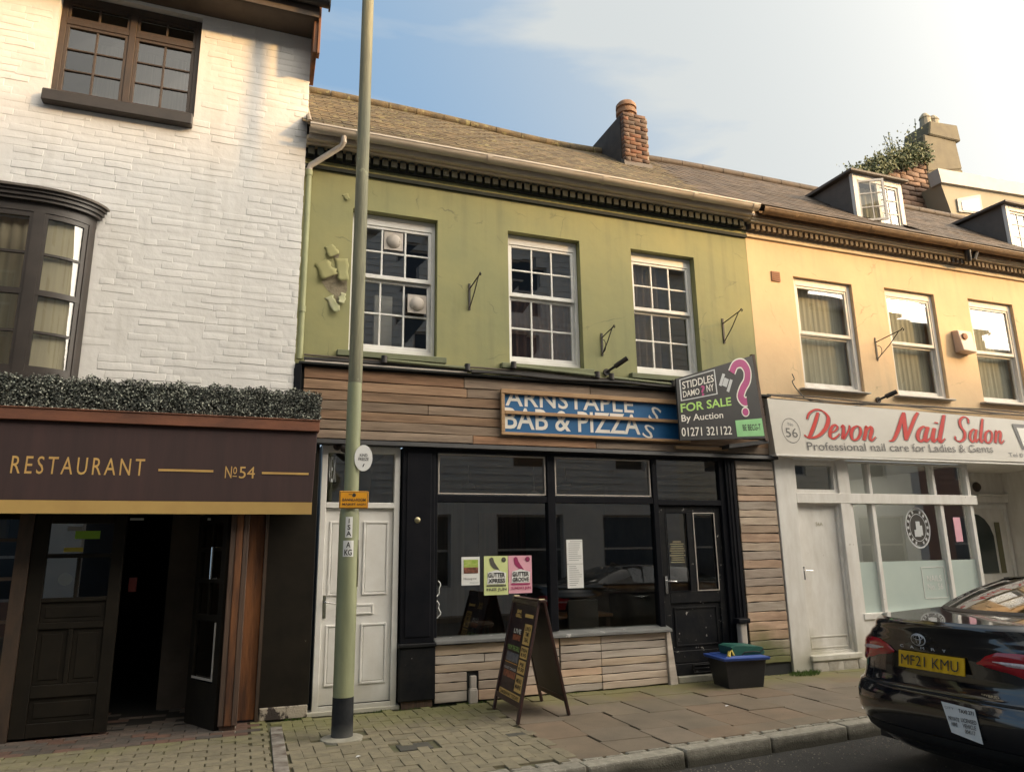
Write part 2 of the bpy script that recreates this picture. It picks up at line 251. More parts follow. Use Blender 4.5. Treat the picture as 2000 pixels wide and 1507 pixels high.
M['menu_blue'] = mat('menu_slate_print', (.09, .10, .13), (.20, .19, .19), .5, 30)
M['poster_lime'] = mat('lime_poster', (.66, .72, .34), (.62, .68, .30), .6, 6)
M['poster_pink'] = mat('pink_poster', (.76, .40, .48), (.72, .36, .44), .6, 6)
M['photo_green'] = mat('printed_photo', (.22, .38, .03), (.52, .55, .18), .6, 12, st=(1, 1, 4))
M['photo_red'] = mat('printed_photo_soil', (.10, .035, .02), (.30, .10, .06), .6, 30)
M['bin_black'] = mat('black_recycling_plastic', (.016, .017, .018), (.024, .024, .024), .5, 5, bump=.1)
M['bin_blue'] = mat('blue_recycling_lid', (.035, .085, .33), (.03, .07, .28), .45, 5)
M['bin_green'] = mat('green_recycling_box', (.02, .11, .085), (.015, .085, .07), .5, 5)
M['yellow'] = mat('yellow_peel', (.78, .60, .12), rough=.6)
M['pipe_grey'] = mat('grubby_plastic_pipe', (.52, .47, .42), (.42, .37, .32), .6, 6, spots=.64, spot_c=(.3, .26, .2), spot_s=14)
M['chrome'] = mat('chrome', (.75, .75, .75), rough=.18, metal=1.0)
M['silver'] = mat('silver_badge', (.72, .72, .74), (.6, .6, .62), .3, 20)
M['brass'] = mat('dull_brass', (.45, .40, .25), rough=.4, metal=.8)
M['red_box'] = mat('red_box', (.22, .035, .03), rough=.5)
M['alarm'] = mat('faded_alarm_box', (.60, .46, .38), (.5, .38, .32), .5, 6)
M['terra_vent'] = mat('terracotta_vent', (.34, .17, .10), rough=.8)
M['car'] = mat('black_car_paint', (.004, .005, .008), (.005, .006, .009), .12, 2, spec=.6, coat=1.0)
M['car_plastic'] = mat('car_black_plastic', (.012, .012, .012), rough=.55)
M['tyre'] = mat('tyre_rubber', (.014, .014, .014), rough=.85, bump=.2)
M['car_glass'] = glass('car_glass', (.42, .45, .42), .22, 0)
M['car_beige'] = mat('beige_seat_leather', (.42, .32, .18), (.34, .255, .14), .5, 5)
M['car_dark'] = mat('dark_cabin_trim', (.05, .045, .04), rough=.8)
M['plate'] = mat('yellow_number_plate', (.80, .47, .01), rough=.35)
M['tail_red'] = mat('red_tail_lens', (.42, .008, .018), (.34, .006, .014), .12, 20, coat=1)
M['tail_clear'] = mat('clear_tail_lens', (.70, .58, .57), (.50, .38, .38), .15, 60, coat=1)
M['leaf_dk'] = mat('artificial_hedge_leaf', (.040, .044, .036), (.07, .072, .06), .5, 30, rnd=.35, palette=[(1, 1, 1), (.5, .55, .5), (1.7, 1.7, 1.7), (7, 7, 7), (.4, .45, .4), (.7, .75, .7), (5, 5, 5)])
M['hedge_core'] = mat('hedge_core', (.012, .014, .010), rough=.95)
M['ivy'] = mat('stack_greenery', (.06, .075, .025), (.11, .12, .04), .7, 12, rnd=.3)
M['opp_grey'] = mat('opposite_grey_boards', (.60, .59, .55), (.52, .51, .48), .8, 2)
M['opp_stone'] = mat('opposite_stone', (.64, .60, .50), (.56, .52, .43), .8, 2)
M['opp_brick'] = mat('opposite_brick', (.30, .17, .12), (.22, .13, .10), .8, 5)
M['lightpanel'] = emit('ceiling_light', (1.0, .95, .85), 14.0)

# ------------------------------------------------------------------ mesh helpers
class MB:
    def __init__(s): s.v = []; s.f = []; s.r = []
    def add(s, v, f, r=None):
        o = len(s.v); s.v += [tuple(p) for p in v]; s.f += [tuple(i+o for i in q) for q in f]
        s.r += [random.random() if r is None else r]*len(f); return s
    def hexa(s, P, r=None):   # 8 pts: bottom 4 ccw, top 4 ccw
        return s.add(P, [(3, 2, 1, 0), (4, 5, 6, 7), (0, 1, 5, 4), (1, 2, 6, 5), (2, 3, 7, 6), (3, 0, 4, 7)], r)
    def box(s, x0, x1, y0, y1, z0, z1, r=None):
        return s.hexa([(x0, y0, z0), (x1, y0, z0), (x1, y1, z0), (x0, y1, z0), (x0, y0, z1), (x1, y0, z1), (x1, y1, z1), (x0, y1, z1)], r)
    def prism(s, poly, vec):   # poly: list of 3d pts, extrude by vec
        n = len(poly); vec = Vector(vec); a = [Vector(p) for p in poly]; b = [p+vec for p in a]
        nrm = sum(((a[i]-a[0]).cross(a[(i+1) % n]-a[0]) for i in range(1, n-1)), Vector())
        if nrm.dot(vec) > 0: a, b = a, b; f = [tuple(range(n))[::-1], tuple(range(n, 2*n))]; w = 1
        else: f = [tuple(range(n)), tuple(range(n, 2*n))[::-1]]; w = 0
        for i in range(n):
            j = (i+1) % n; f.append((i, j, n+j, n+i) if w else (j, i, n+i, n+j))
        return s.add(a+b, f)
    def quad(s, a, b, c, d): return s.add([a, b, c, d], [(0, 1, 2, 3)])
    def tube(s, pts, r, n=8, caps=True, r1=None):
        pts = [Vector(p) for p in pts]; k = len(pts); v = []; ref = None
        for i, p in enumerate(pts):
            d = (pts[min(i+1, k-1)]-pts[max(i-1, 0)]).normalized()
            if ref is None:
                ref = Vector((0, 0, 1)) if abs(d.z) < .9 else Vector((1, 0, 0))
            a = (ref-d*ref.dot(d)).normalized(); ref = a; b = d.cross(a)
            rr = r if r1 is None else r+(r1-r)*i/(k-1)
            v += [p+(a*math.cos(2*math.pi*j/n)+b*math.sin(2*math.pi*j/n))*rr for j in range(n)]
        f = [(i*n+j, i*n+(j+1) % n, (i+1)*n+(j+1) % n, (i+1)*n+j) for i in range(k-1) for j in range(n)]
        if caps: f += [tuple(range(n))[::-1], tuple(range((k-1)*n, k*n))]
        return s.add(v, f)
    def lathe(s, c, prof, n=24, ax='z'):
        v = []; k = len(prof); c = Vector(c)
        for r, h in prof:
            for j in range(n):
                a = 2*math.pi*j/n; p = (r*math.cos(a), r*math.sin(a), h)
                if ax == 'y': p = (p[0], h, p[1])
                if ax == 'x': p = (h, p[0], p[1])
                v.append(c+Vector(p))
        f = [(i*n+j, i*n+(j+1) % n, (i+1)*n+(j+1) % n, (i+1)*n+j) for i in range(k-1) for j in range(n)]
        f += [tuple(range(n))[::-1], tuple(range((k-1)*n, k*n))]
        return s.add(v, f)
    def frame(s, x0, x1, z0, z1, y0, y1, w, wt=None, wb=None):  # rectangular frame in the xz plane, butted
        wt = wt or w; wb = wb or w
        s.box(x0, x0+w, y0, y1, z0, z1); s.box(x1-w, x1, y0, y1, z0, z1)
        s.box(x0+w, x1-w, y0, y1, z1-wt, z1); s.box(x0+w, x1-w, y0, y1, z0, z0+wb); return s
WO = {}
def wpos(o): return WO.get(o.name, Vector((0, 0, 0)))
def props(o, label=None, cat=None, group=None, kind=None):
    if label: o['label'] = label
    if cat: o['category'] = cat
    if group: o['group'] = group
    if kind: o['kind'] = kind
def empty(name, loc, label, cat, group=None):
    o = bpy.data.objects.new(name, None); COL.objects.link(o); o.location = loc; o.empty_display_size = .2
    WO[o.name] = Vector(loc); props(o, label, cat, group); return o
def add(name, mb, m, parent=None, label=None, cat=None, kind=None, group=None, smooth=False, bev=0.0, seg=1, fixn=False):
    v = [Vector(p) for p in mb.v]
    lo = Vector((min(p.x for p in v), min(p.y for p in v), min(p.z for p in v))); hi = Vector((max(p.x for p in v), max(p.y for p in v), max(p.z for p in v)))
    o0 = Vector(((lo.x+hi.x)/2, (lo.y+hi.y)/2, lo.z))
    me = bpy.data.meshes.new(name); me.from_pydata([p-o0 for p in v], [], mb.f)
    if m is not None:
        for mm in (m if isinstance(m, (list, tuple)) else [m]): me.materials.append(mm)
    if kind == 'stuff' or len(mb.f) > 600:
        at = me.attributes.new('rnd', 'FLOAT', 'FACE'); at.data.foreach_set('value', mb.r)
    if fixn:
        b = bmesh.new(); b.from_mesh(me); bmesh.ops.recalc_face_normals(b, faces=b.faces); b.to_mesh(me); b.free()
    if smooth:
        me.shade_smooth() if hasattr(me, 'shade_smooth') else None
        if smooth != 'all':
            try: me.set_sharp_from_angle(angle=R_(38))
            except Exception: pass
    o = bpy.data.objects.new(name, me); COL.objects.link(o)
    WO[o.name] = o0
    if parent is not None: o.parent = parent; o.location = o0-wpos(parent)
    else: o.location = o0
    if bev:
        md = o.modifiers.new('bevel', 'BEVEL'); md.width = bev; md.segments = seg; md.limit_method = 'ANGLE'; md.angle_limit = R_(40)
    props(o, label, cat, group, kind); return o
def inst(name, mesh, loc, parent, rot=(0, 0, 0), sc=(1, 1, 1)):
    o = bpy.data.objects.new(name, mesh); COL.objects.link(o); o.parent = parent
    WO[o.name] = Vector(loc); o.location = Vector(loc)-wpos(parent); o.rotation_euler = rot; o.scale = sc; return o
def variants(name, L_, H_, T_, n, jit, bev, m, seg=1, plane='xz', mid=True, flat=False):
    """n irregular bevelled slabs of nominal size L_ x H_ x T_ (length, height, thickness)"""
    out = []
    for i in range(n):
        b = bmesh.new(); bmesh.ops.create_cube(b, size=1)
        if mid: bmesh.ops.subdivide_edges(b, edges=[e for e in b.edges if abs((e.verts[0].co-e.verts[1].co).x) > .5], cuts=1)
        for v in b.verts:
            v.co = Vector((v.co.x*L_+random.uniform(-jit, jit), v.co.y*T_, v.co.z*H_+random.uniform(-jit, jit)*.7))
        if bev: bmesh.ops.bevel(b, geom=[e for e in b.edges if e.calc_face_angle(0) > .5], offset=bev, segments=seg, profile=.6, affect='EDGES')
        if plane == 'xy':
            bmesh.ops.rotate(b, verts=b.verts, matrix=Matrix.Rotation(R_(-90), 3, 'X'))
        me = bpy.data.meshes.new(name); b.to_mesh(me); b.free(); me.materials.append(m)
        (None if plane == 'xy' else (me.shade_smooth(), me.set_sharp_from_angle(angle=R_(50)))); out.append(me)
    return out
def pieces(name, metas, vars_, parent, limit=300, key=None, stuff_name=None):
    """metas: (loc, rot, scale). nearest 'limit' as objects, the others joined into one stuff part"""
    metas = sorted(metas, key=key or (lambda q: (Vector(q[0])-cam.location if False else Vector(q[0])-Vector((0, -8.05, 1.55))).length))
    for loc, rot, sc in metas[:limit]: inst(name, random.choice(vars_), loc, parent, rot, sc)
    rest = metas[limit:]
    if rest:
        mb = MB()
        cache = {id(v): ([q.co.copy() for q in v.vertices], [tuple(p.vertices) for p in v.polygons]) for v in vars_}
        for loc, rot, sc in rest:
            vs, fs = cache[id(random.choice(vars_))]
            mt = Matrix.LocRotScale(Vector(loc), Euler(rot), Vector(sc)); mb.add([mt @ p for p in vs], fs)
        add(stuff_name or name+'_courses', mb, vars_[0].materials[0], parent, kind='stuff', smooth=(name == 'brick'))
def wall_holes(x0, x1, z0, z1, y, holes, depth, mb=None):
    mb = mb or MB()
    xs = sorted({x0, x1, *[h[0] for h in holes], *[h[1] for h in holes]}); zs = sorted({z0, z1, *[h[2] for h in holes], *[h[3] for h in holes]})
    for i in range(len(xs)-1):
        for j in range(len(zs)-1):
            cx, cz = (xs[i]+xs[i+1])/2, (zs[j]+zs[j+1])/2
            if any(h[0] < cx < h[1] and h[2] < cz < h[3] for h in holes): continue
            a, b, c, d = xs[i], xs[i+1], zs[j], zs[j+1]
            mb.quad((a, y, c), (b, y, c), (b, y, d), (a, y, d)); mb.quad((b, y+.3, c), (a, y+.3, c), (a, y+.3, d), (b, y+.3, d))
    for a, b, c, d in holes:
        e = y+depth
        mb.quad((a, y, c), (a, y, d), (a, e, d), (a, e, c)); mb.quad((b, y, c), (b, e, c), (b, e, d), (b, y, d))
        mb.quad((a, y, d), (b, y, d), (b, e, d), (a, e, d)); mb.quad((a, y, c), (a, e, c), (b, e, c), (b, y, c))
    return mb
def room(name, x0, x1, y0, y1, z0, z1, m, parent):
    mb = MB(); mb.quad((x0, y1, z0), (x0, y1, z1), (x1, y1, z1), (x1, y1, z0)); mb.quad((x0, y0, z0), (x0, y0, z1), (x0, y1, z1), (x0, y1, z0))
    mb.quad((x1, y0, z0), (x1, y1, z0), (x1, y1, z1), (x1, y0, z1)); mb.quad((x0, y0, z0), (x0, y1, z0), (x1, y1, z0), (x1, y0, z0)); mb.quad((x0, y0, z1), (x1, y0, z1), (x1, y1, z1), (x0, y1, z1))
    return add(name, mb, m, parent)
_tc = {}
def text_mesh(body, shear=0, off=0.0, res=3, space=1.0):
    k = (body, shear, off, space)
    if k in _tc: return _tc[k]
    c = bpy.data.curves.new('t', 'FONT'); c.body = body; c.size = 1; c.shear = shear; c.offset = off; c.resolution_u = res; c.space_character = space; c.space_line = .95; c.align_x = 'CENTER'
    o = bpy.data.objects.new('t', c); COL.objects.link(o); dg = bpy.context.evaluated_depsgraph_get()
    me = bpy.data.meshes.new_from_object(o.evaluated_get(dg)); vs = [v.co.copy() for v in me.vertices]; fs = [tuple(p.vertices) for p in me.polygons]
    bpy.data.objects.remove(o); bpy.data.curves.remove(c); bpy.data.meshes.remove(me); _tc[k] = (vs, fs); return vs, fs
def text_flat(body, O, U, V, nrm, th=.002, mb=None, clip=None, **k):
    """fit the text into the parallelogram O + u*U + v*V, standing th proud along nrm. clip=(v0,v1) cuts it, as part of the box"""
    vs, fs = text_mesh(body, **k); mb = mb or MB()
    b = bmesh.new(); bv = [b.verts.new(v) for v in vs]
    for f in fs:
        try: b.faces.new([bv[i] for i in f])
        except ValueError: pass
    x0 = min(v.x for v in vs); x1 = max(v.x for v in vs); y0 = min(v.y for v in vs); y1 = max(v.y for v in vs)
    for v in b.verts: v.co = Vector(((v.co.x-x0)/(x1-x0), (v.co.y-y0)/(y1-y0), 0))
    if clip:
        for co, no in (((0, clip[0], 0), (0, -1, 0)), ((0, clip[1], 0), (0, 1, 0))):
            bmesh.ops.bisect_plane(b, geom=b.verts[:]+b.edges[:]+b.faces[:], plane_co=co, plane_no=no, clear_outer=True)
    b.verts.index_update(); O, U, V, nrm = Vector(O), Vector(U), Vector(V), Vector(nrm).normalized()*th
    P = [O+U*v.co.x+V*v.co.y+nrm for v in b.verts]; F = [tuple(v.index for v in f.verts) for f in b.faces]
    b.free()
    n = len(P)
    mb.add(P, F)
    return mb
def tx(name, body, x0, x1, z0, z1, y, m, parent, th=.003, **k):
    return add(name, text_flat(body, (x0, y, z0), (x1-x0, 0, 0), (0, 0, z1-z0), (0, -1, 0), th, **k), m, parent)

# ================================================================== SETTING: ground
g = MB(); g.quad((-60, -40, -.135), (90, -40, -.135), (90, 60, -.135), (-60, 60, -.135))
add('ground', g, M['asphalt'], kind='structure')
def kerb_y(x): return -2.70+0.085*(x-2.0) if x < 6 else -2.36
g = MB(); n = 70
for i in range(n):
    a, b = -12+i*(52/n), -12+(i+1)*(52/n)
    g.quad((a, -10.4, -.128), (b, -10.4, -.128), (b, kerb_y(b)+.08, -.128), (a, kerb_y(a)+.08, -.128))
road = add('road', g, M['asphalt'], kind='structure')
# asphalt patch + gutter channel: a thin raised course along the kerb
pave = empty('pavement', (2, -1.3, -.02), None, None); pave['kind'] = 'structure'
bed = MB()
for i in range(n):
    a, b = -12+i*(52/n), -12+(i+1)*(52/n)
    ka, kb = kerb_y(a), kerb_y(b)
    bed.quad((a, ka+.10, -.016), (b, kb+.10, -.016), (b, .9, -.016), (a, .9, -.016)); bed.quad((a, ka+.10, -.14), (b, kb+.10, -.14), (b, kb+.10, -.016), (a, ka+.10, -.016))
add('joint_bed', bed, M['joint'], pave)
XF = 2.62      # block paving left of it, flags right of it
pv = variants('paver', .197, .097, .05, 8, .0025, .003, M['paver'], plane='xy')
pvr = variants('red_paver', .214, .105, .05, 6, .002, .003, M['paver_red'], plane='xy')
met = []; met_r = []
u = .1
for r_ in range(-30, 6):
    for k in range(-16, 16):
        for hor in (True, False):
            if hor: cx, cy = (r_+4*k+1)*u, (r_+.5)*u
            else: cx, cy = (r_+4*k-.5)*u, (r_+1)*u
            x, y = cx+1.0, cy-.02
            if x < .50 or x > XF-.02-(.10 if hor else .05) or y > -.10 or y < kerb_y(x)+.24: continue
            if abs(x-.97) < .19 and abs(y+1.04) < .19: continue
            if abs(x-1.50) < .17 and abs(y+1.56) < .12: continue
            met.append(((x+random.uniform(-.002, .002), y, -.024+random.uniform(-.004, .003)+(.012*math.sin(x*2.1)*math.sin(y*3))*.3), (random.uniform(-.012, .012), random.uniform(-.012, .012), (0 if hor else math.pi/2)+random.uniform(-.03, .03)), (1, 1, 1)))
for j in range(28):
    y = 1.0-j*.108
    for i in range(-14, 4):
        x = .34-.05+i*.22+(.11 if j % 2 else 0)-.42
        if x > .27: continue
        lst = met_r if y > -.52-.0*x else met
        if y < kerb_y(x)+.2: continue
        if lst is met_r: lst.append(((x, y, -.024+random.uniform(-.003, .002)), (0, 0, random.uniform(-.01, .01)), (1, 1, 1)))
        else: met.append(((x, y, -.024+random.uniform(-.004, .003)), (random.uniform(-.01, .01), 0, random.uniform(-.015, .015)), (1.07, 1.07, 1)))
for j in range(28):
    y = 1.0-j*.108
    if y < kerb_y(.3)+.2 or y > -.06: continue
    cx_, sx_ = (.338, .22) if j % 2 else (.280, .70)
    met.append(((cx_-(.0 if y < -1 else -.012), y, -.024), (0, 0, 0), (sx_, 1.07, 1)))
vis = lambda q: (Vector(q[0])-Vector((1.2, -3.4, 0))).length
pieces('paver', met, pv, pave, 300, vis, 'paver_field')
visr = lambda q: (Vector(q[0])-Vector((-.9, -.2, 0))).length
pieces('red_paver', met_r, pvr, pave, 160, visr, 'red_paver_field')
# flags: courses run from the wall to the kerb
fv = variants('flagstone', .45, .60, .05, 8, .003, .0035, M['flag'], plane='xy')
x = XF+.02; fl = []
while x < 20:
    w = random.choice([.40, .45, .45, .5]); y = -.05-random.uniform(0, .5)
    first = True; top = .25
    y = top
    while y > kerb_y(x)+.30:
        ln = random.choice([.45, .6, .6, .75]) if not first else random.uniform(.3, .6)
        first = False
        if y-ln < kerb_y(x)+.30: ln = y-kerb_y(x)-.16
        cy = y-ln/2; sk = -.06
        fl.append(((x+w/2+sk*(-cy), cy, -.024+random.uniform(-.004, .004)), (random.uniform(-.008, .008), random.uniform(-.008, .008), -.05*0+random.uniform(-.008, .008)), ((w-.006)/.45, (ln-.006)/.60, 1)))
        y -= ln
    x += w
pieces('flagstone', fl, fv, pave, 300, None, 'flagstone_field')
# small setts between the flags and the kerb
sv = variants('edging_sett', .19, .13, .05, 5, .006, .008, M['kerb'], plane='xy'); sm = []
x = -2.5
while x < 9:
    sm.append(((x, kerb_y(x)+.165, -.026+random.uniform(-.004, .002)), (0, 0, .07+random.uniform(-.03, .03)), (random.uniform(.85, 1.0), .62, 1))); x += .2
pieces('edging_sett', sm, sv, pave, 80, None, 'edging_field')
kb = empty('kerb', (2, -2.7, -.12), None, None); kb['kind'] = 'structure'
kv = variants('kerb_stone', .88, .15, .15, 6, .006, .018, M['kerb'], 2, 'xy')
for i in range(-5, 22):
    x = 1.2+i*.9; a = math.atan2(kerb_y(x+.4)-kerb_y(x-.4), .8)
    inst('kerb_stone', random.choice(kv), (x, kerb_y(x)+.025, -.075+random.uniform(-.006, .006)+.0), kb, (random.uniform(-.03, .03), 0, a+random.uniform(-.012, .012)), (1, 1, 1))
# grit in the channel and litter
gm = MB()
for i in range(1500):
    x = random.uniform(-.5, 8); d = abs(random.gauss(0, .22))+.02; y = kerb_y(x)-.07-d if random.random() < .8 else random.uniform(-4.2, kerb_y(x)-.1)
    s = random.uniform(.003, .009); z = -.126
    gm.add([(x+s, y, z), (x, y+s, z), (x-s, y, z), (x, y-s, z), (x, y, z+s)], [(0, 1, 4), (1, 2, 4), (2, 3, 4), (3, 0, 4)])
for i in range(240):
    x = random.uniform(-1.5, 7); y = random.uniform(kerb_y(x)+.1, -.05); s = random.uniform(.002, .006); z = .0
    gm.add([(x+s, y, z), (x, y+s, z), (x-s, y, z), (x, y-s, z), (x, y, z+s)], [(0, 1, 4), (1, 2, 4), (2, 3, 4), (3, 0, 4)])
add('road_grit', gm, M['gravel'], kind='stuff', label='loose pale grit along the kerb and pavement', cat='grit')
# moss tufts at the wall foot
gm = MB()
def tuft(cx, cy, rad, cnt, h):
    for i in range(cnt):
        a = random.uniform(0, 6.28); r = rad*math.sqrt(random.random()); x = cx+r*math.cos(a)*1.6; y = cy+r*math.sin(a)*.7; hh = h*random.uniform(.4, 1.1); b = random.uniform(0, 6.28); w = .003
        dx, dy = math.cos(b)*w, math.sin(b)*w; lx, ly = random.uniform(-.5, .5)*hh, random.uniform(-.5, .5)*hh
        gm.add([(x-dx, y-dy, -.02), (x+dx, y+dy, -.02), (x+lx+dx*.5, y+ly+dy*.5, hh*.6), (x+lx*1.7, y+ly*1.7, hh)], [(0, 1, 2), (0, 2, 3)])
tuft(6.85, -.16, .14, 420, .055); tuft(7.0, -.10, .07, 160, .05); tuft(3.7, -.06, .05, 60, .02)
for i in range(60):
    tuft(random.uniform(.5, 6.6), random.uniform(-.09, -.03), .04, 14, .014)
add('moss_tufts', gm, M['grass'], kind='stuff', label='green weeds and moss growing along the wall foot', cat='weeds')
# litter
for (x, y, lb) in ((4.78, -1.36, 'larger scrap of white litter on the flagstones'), (1.0, -1.75, 'small scrap of white litter near the lamp post')):
    mb = MB(); mb.add([(x-.02, y-.01, .006), (x+.015, y-.015, .014), (x+.03, y+.01, .006), (x-.005, y+.018, .012), (x+.005, y, .018)], [(0, 1, 4), (1, 2, 4), (2, 3, 4), (3, 0, 4)])
    add('litter', mb, M['paper'], label=lb, cat='litter')
mb = MB(); mb.box(1.36, 1.64, -1.66, -1.46, -.04, -.004)
cv = add('access_cover', mb, M['iron_cover'], label='dark rectangular metal cover set in the block paving', cat='cover', bev=.004)
mb = MB(); mb.box(2.33, 2.50, -1.60, -1.50, -.03, .001)
add('stopcock_cover', mb, M['iron_cover'], label='small dark square cover beside the folding sign', cat='cover', bev=.003)
mb = MB(); mb.hexa([(.36, -1.98, -.03), (.47, -1.98, -.03), (.50, -.38, -.03), (.395, -.38, -.03), (.36, -1.98, .006), (.47, -1.98, .006), (.50, -.38, .006), (.395, -.38, .006)])
add('drain_channel', mb, mat('flaking_channel_paint', (.33, .31, .27), (.08, .05, .035), .8, 5, st=(1, 1.5, 1), bump=.5), label='narrow drain channel strip with flaking pale paint crossing the pavement', cat='drain', bev=.004)

# ================================================================== window builders
def sash_window(parent, x0, x1, z0, z1, y, cols, rows_t, rows_b, mid, m, mg, fw_=.045, bar=.022, sill=None, head=.06):
    """double-hung sash: fixed frame, upper sash (front plane), lower sash set back; panes are sub-parts"""
    mb = MB().frame(x0, x1, z0, z1, y, y+.10, fw_, head, .05)
    ix0, ix1, iz0, iz1 = x0+fw_, x1-fw_, z0+.05, z1-head
    st = .038
    def sash(a, b, c, d, yy, rows, wt, wb):
        mb.frame(a, b, c, d, yy, yy+.035, st, wt, wb)
        gx0, gx1, gz0, gz1 = a+st, b-st, c+wb, d-wt
        for i in range(1, cols):
            xx = gx0+(gx1-gx0)*i/cols; mb.box(xx-bar/2, xx+bar/2, yy+.004, yy+.03, gz0, gz1)
        for j in range(1, rows):
            zz = gz0+(gz1-gz0)*j/rows
            for i in range(cols):
                a0 = gx0+(gx1-gx0)*i/cols+(bar/2 if i else 0); a1 = gx0+(gx1-gx0)*(i+1)/cols-(bar/2 if i < cols-1 else 0)
                mb.box(a0, a1, yy+.005, yy+.029, zz-bar/2, zz+bar/2)
        return [(gx0+(gx1-gx0)*i/cols, gx0+(gx1-gx0)*(i+1)/cols, gz0+(gz1-gz0)*j/rows, gz0+(gz1-gz0)*(j+1)/rows, yy+.018) for i in range(cols) for j in range(rows)]
    P = sash(ix0, ix1, mid-.02, iz1, y+.012, rows_t, .035, .05)
    P += sash(ix0, ix1, iz0, mid-.021, y+.055, rows_b, .035, .06)
    w = add('window', mb, m, parent, bev=.003)
    for a, b, c, d, yy in P:
        q = MB(); ty = random.uniform(-.003, .003); q.quad((a, yy+ty, c), (b, yy-ty, c), (b, yy+ty*.5, d), (a, yy, d)); add('pane', q, mg, w)
    if sill:
        s = MB(); s.hexa([(sill[0], sill[2], sill[3]), (sill[1], sill[2], sill[3]), (sill[1], y, sill[3]), (sill[0], y, sill[3]), (sill[0], sill[2], sill[4]-.015), (sill[1], sill[2], sill[4]-.015), (sill[1], y, sill[4]), (sill[0], y, sill[4])])
        add('sill', s, sill[5], w, bev=.006)
    return w
def curtain(name, x0, x1, z0, z1, y, m, parent, amp=.03, wl=.11):
    mb = MB(); n = max(4, int((x1-x0)/wl*6)); pts = [(x0+(x1-x0)*i/n, y+amp*math.sin(i*2*math.pi/6)) for i in range(n+1)]
    mb.add([(p[0], p[1], z) for z in (z0, z1) for p in pts], [(i, i+1, n+2+i, n+1+i) for i in range(n)])
    return add(name, mb, m, parent, smooth='all')

# ================================================================== GREEN BUILDING
GX0, GX1 = .455, 6.70
green = empty('green_shop_building', (3.5, 0, 0), 'sage green rendered two storey building with peeling paint over a black empty shopfront', 'building')
wins = [(1.035, 2.065, 3.86, 5.575), (3.015, 4.03, 3.86, 5.60), (4.765, 5.80, 3.86, 5.60)]
wins = [(1.035, 2.065, 3.82, 5.575), (2.985, 3.995, 3.82, 5.575), (4.765, 5.775, 3.82, 5.575)]
add('wall', wall_holes(GX0, GX1, 3.62, 6.34, 0, wins, .13), M['green_wall'], green)
mids = [4.79, 4.76, 4.76]
for (a, b, c, d), md_ in zip(wins, mids):
    w = sash_window(green, a+.005, b-.005, c+.03, d-.005, .10, 3, 2, 2, md_, M['upvc'], M['glass_up'], head=.13,
                    sill=(a-.13, b+.10, -.09, 3.735, 3.82, M['green_trim']))
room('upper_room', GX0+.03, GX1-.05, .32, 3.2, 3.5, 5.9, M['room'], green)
curtain('curtain', 2.98, 3.98, 3.85, 4.80, .27, M['curtain'], green)
curtain('curtain', 4.76, 5.3, 3.85, 5.5, .27, M['curtain_tan'], green)
mb = MB(); mb.box(1.40, 1.62, .5, .56, 3.9, 4.7); add('room_panel', mb, M['upvc'], green)
# two extractor vents in the panes
for (x, z, lb) in ((1.545, 5.27, 'upper'), (1.845, 4.50, 'lower')):
    mb = MB(); mb.lathe((x, .095, z), [(.012, -.035), (.05, -.03), (.075, -.012), (.085, 0), (.09, .012)], 24, 'y')
    mb.box(x-.115, x+.115, .108, .118, z-.115, z+.115)
    add('window_fan', mb, M['pipe_grey'], green, smooth=True)
# crown mouldings and dentil course
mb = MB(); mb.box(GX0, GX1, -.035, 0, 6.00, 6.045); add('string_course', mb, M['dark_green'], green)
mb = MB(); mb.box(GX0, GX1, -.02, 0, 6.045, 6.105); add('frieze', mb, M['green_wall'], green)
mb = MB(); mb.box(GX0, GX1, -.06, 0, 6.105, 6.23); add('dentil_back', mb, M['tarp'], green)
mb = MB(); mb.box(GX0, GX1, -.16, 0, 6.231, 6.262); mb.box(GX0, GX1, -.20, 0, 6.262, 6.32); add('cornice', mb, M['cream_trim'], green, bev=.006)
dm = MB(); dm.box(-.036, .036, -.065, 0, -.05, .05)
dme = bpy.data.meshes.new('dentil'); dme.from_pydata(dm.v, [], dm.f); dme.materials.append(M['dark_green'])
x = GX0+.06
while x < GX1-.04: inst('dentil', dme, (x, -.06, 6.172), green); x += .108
# gutter (half round, white) with unions, and the downpipe
def gutter(x0, x1, yc, zc, r, m, parent, name='gutter', unions=(), n=10):
    mb = MB()
    prof = [(yc-r*math.cos(math.pi*i/n), zc-r*math.sin(math.pi*i/n)) for i in range(n+1)]; inn = [(yc-(r-.006)*math.cos(math.pi*i/n), zc-(r-.006)*math.sin(math.pi*i/n)) for i in range(n+1)]
    loop = prof+inn[::-1]
    mb.prism([(x0, a, b) for a, b in loop][::-1], (x1-x0, 0, 0)) if False else None
    k = len(loop); mb.add([(x0, a, b) for a, b in loop]+[(x1, a, b) for a, b in loop], [(i, (i+1) % k, k+(i+1) % k, k+i) for i in range(k)])
    mb.box(x0, x1, yc-r-.007, yc-r+.003, zc-.012, zc+.006)
    for ux in unions:
        p2 = [(yc-(r+.008)*math.cos(math.pi*i/n), zc-(r+.008)*math.sin(math.pi*i/n)) for i in range(n+1)]
        mb.add([(ux, a, b) for a, b in p2]+[(ux+.07, a, b) for a, b in p2], [(i, i+1, n+2+i, n+1+i) for i in range(n)])
    return add(name, mb, m, parent, smooth=True, fixn=False)
gutter(GX0+.02, 6.72, -.30, 6.372, .072, M['gutter'], green, unions=(1.0, 2.6, 4.2, 5.6, 6.6))
mb = MB(); mb.box(GX0+.02, 6.72, -.222, -.20, 6.27, 6.41); add('fascia_board', mb, M['gutter'], green)
mb = MB(); mb.tube([(.86, -.30, 6.31), (.86, -.30, 6.24), (.84, -.26, 6.20), (.52, -.09, 5.99), (.505, -.075, 5.94), (.505, -.075, 5.88)], .034, 12)
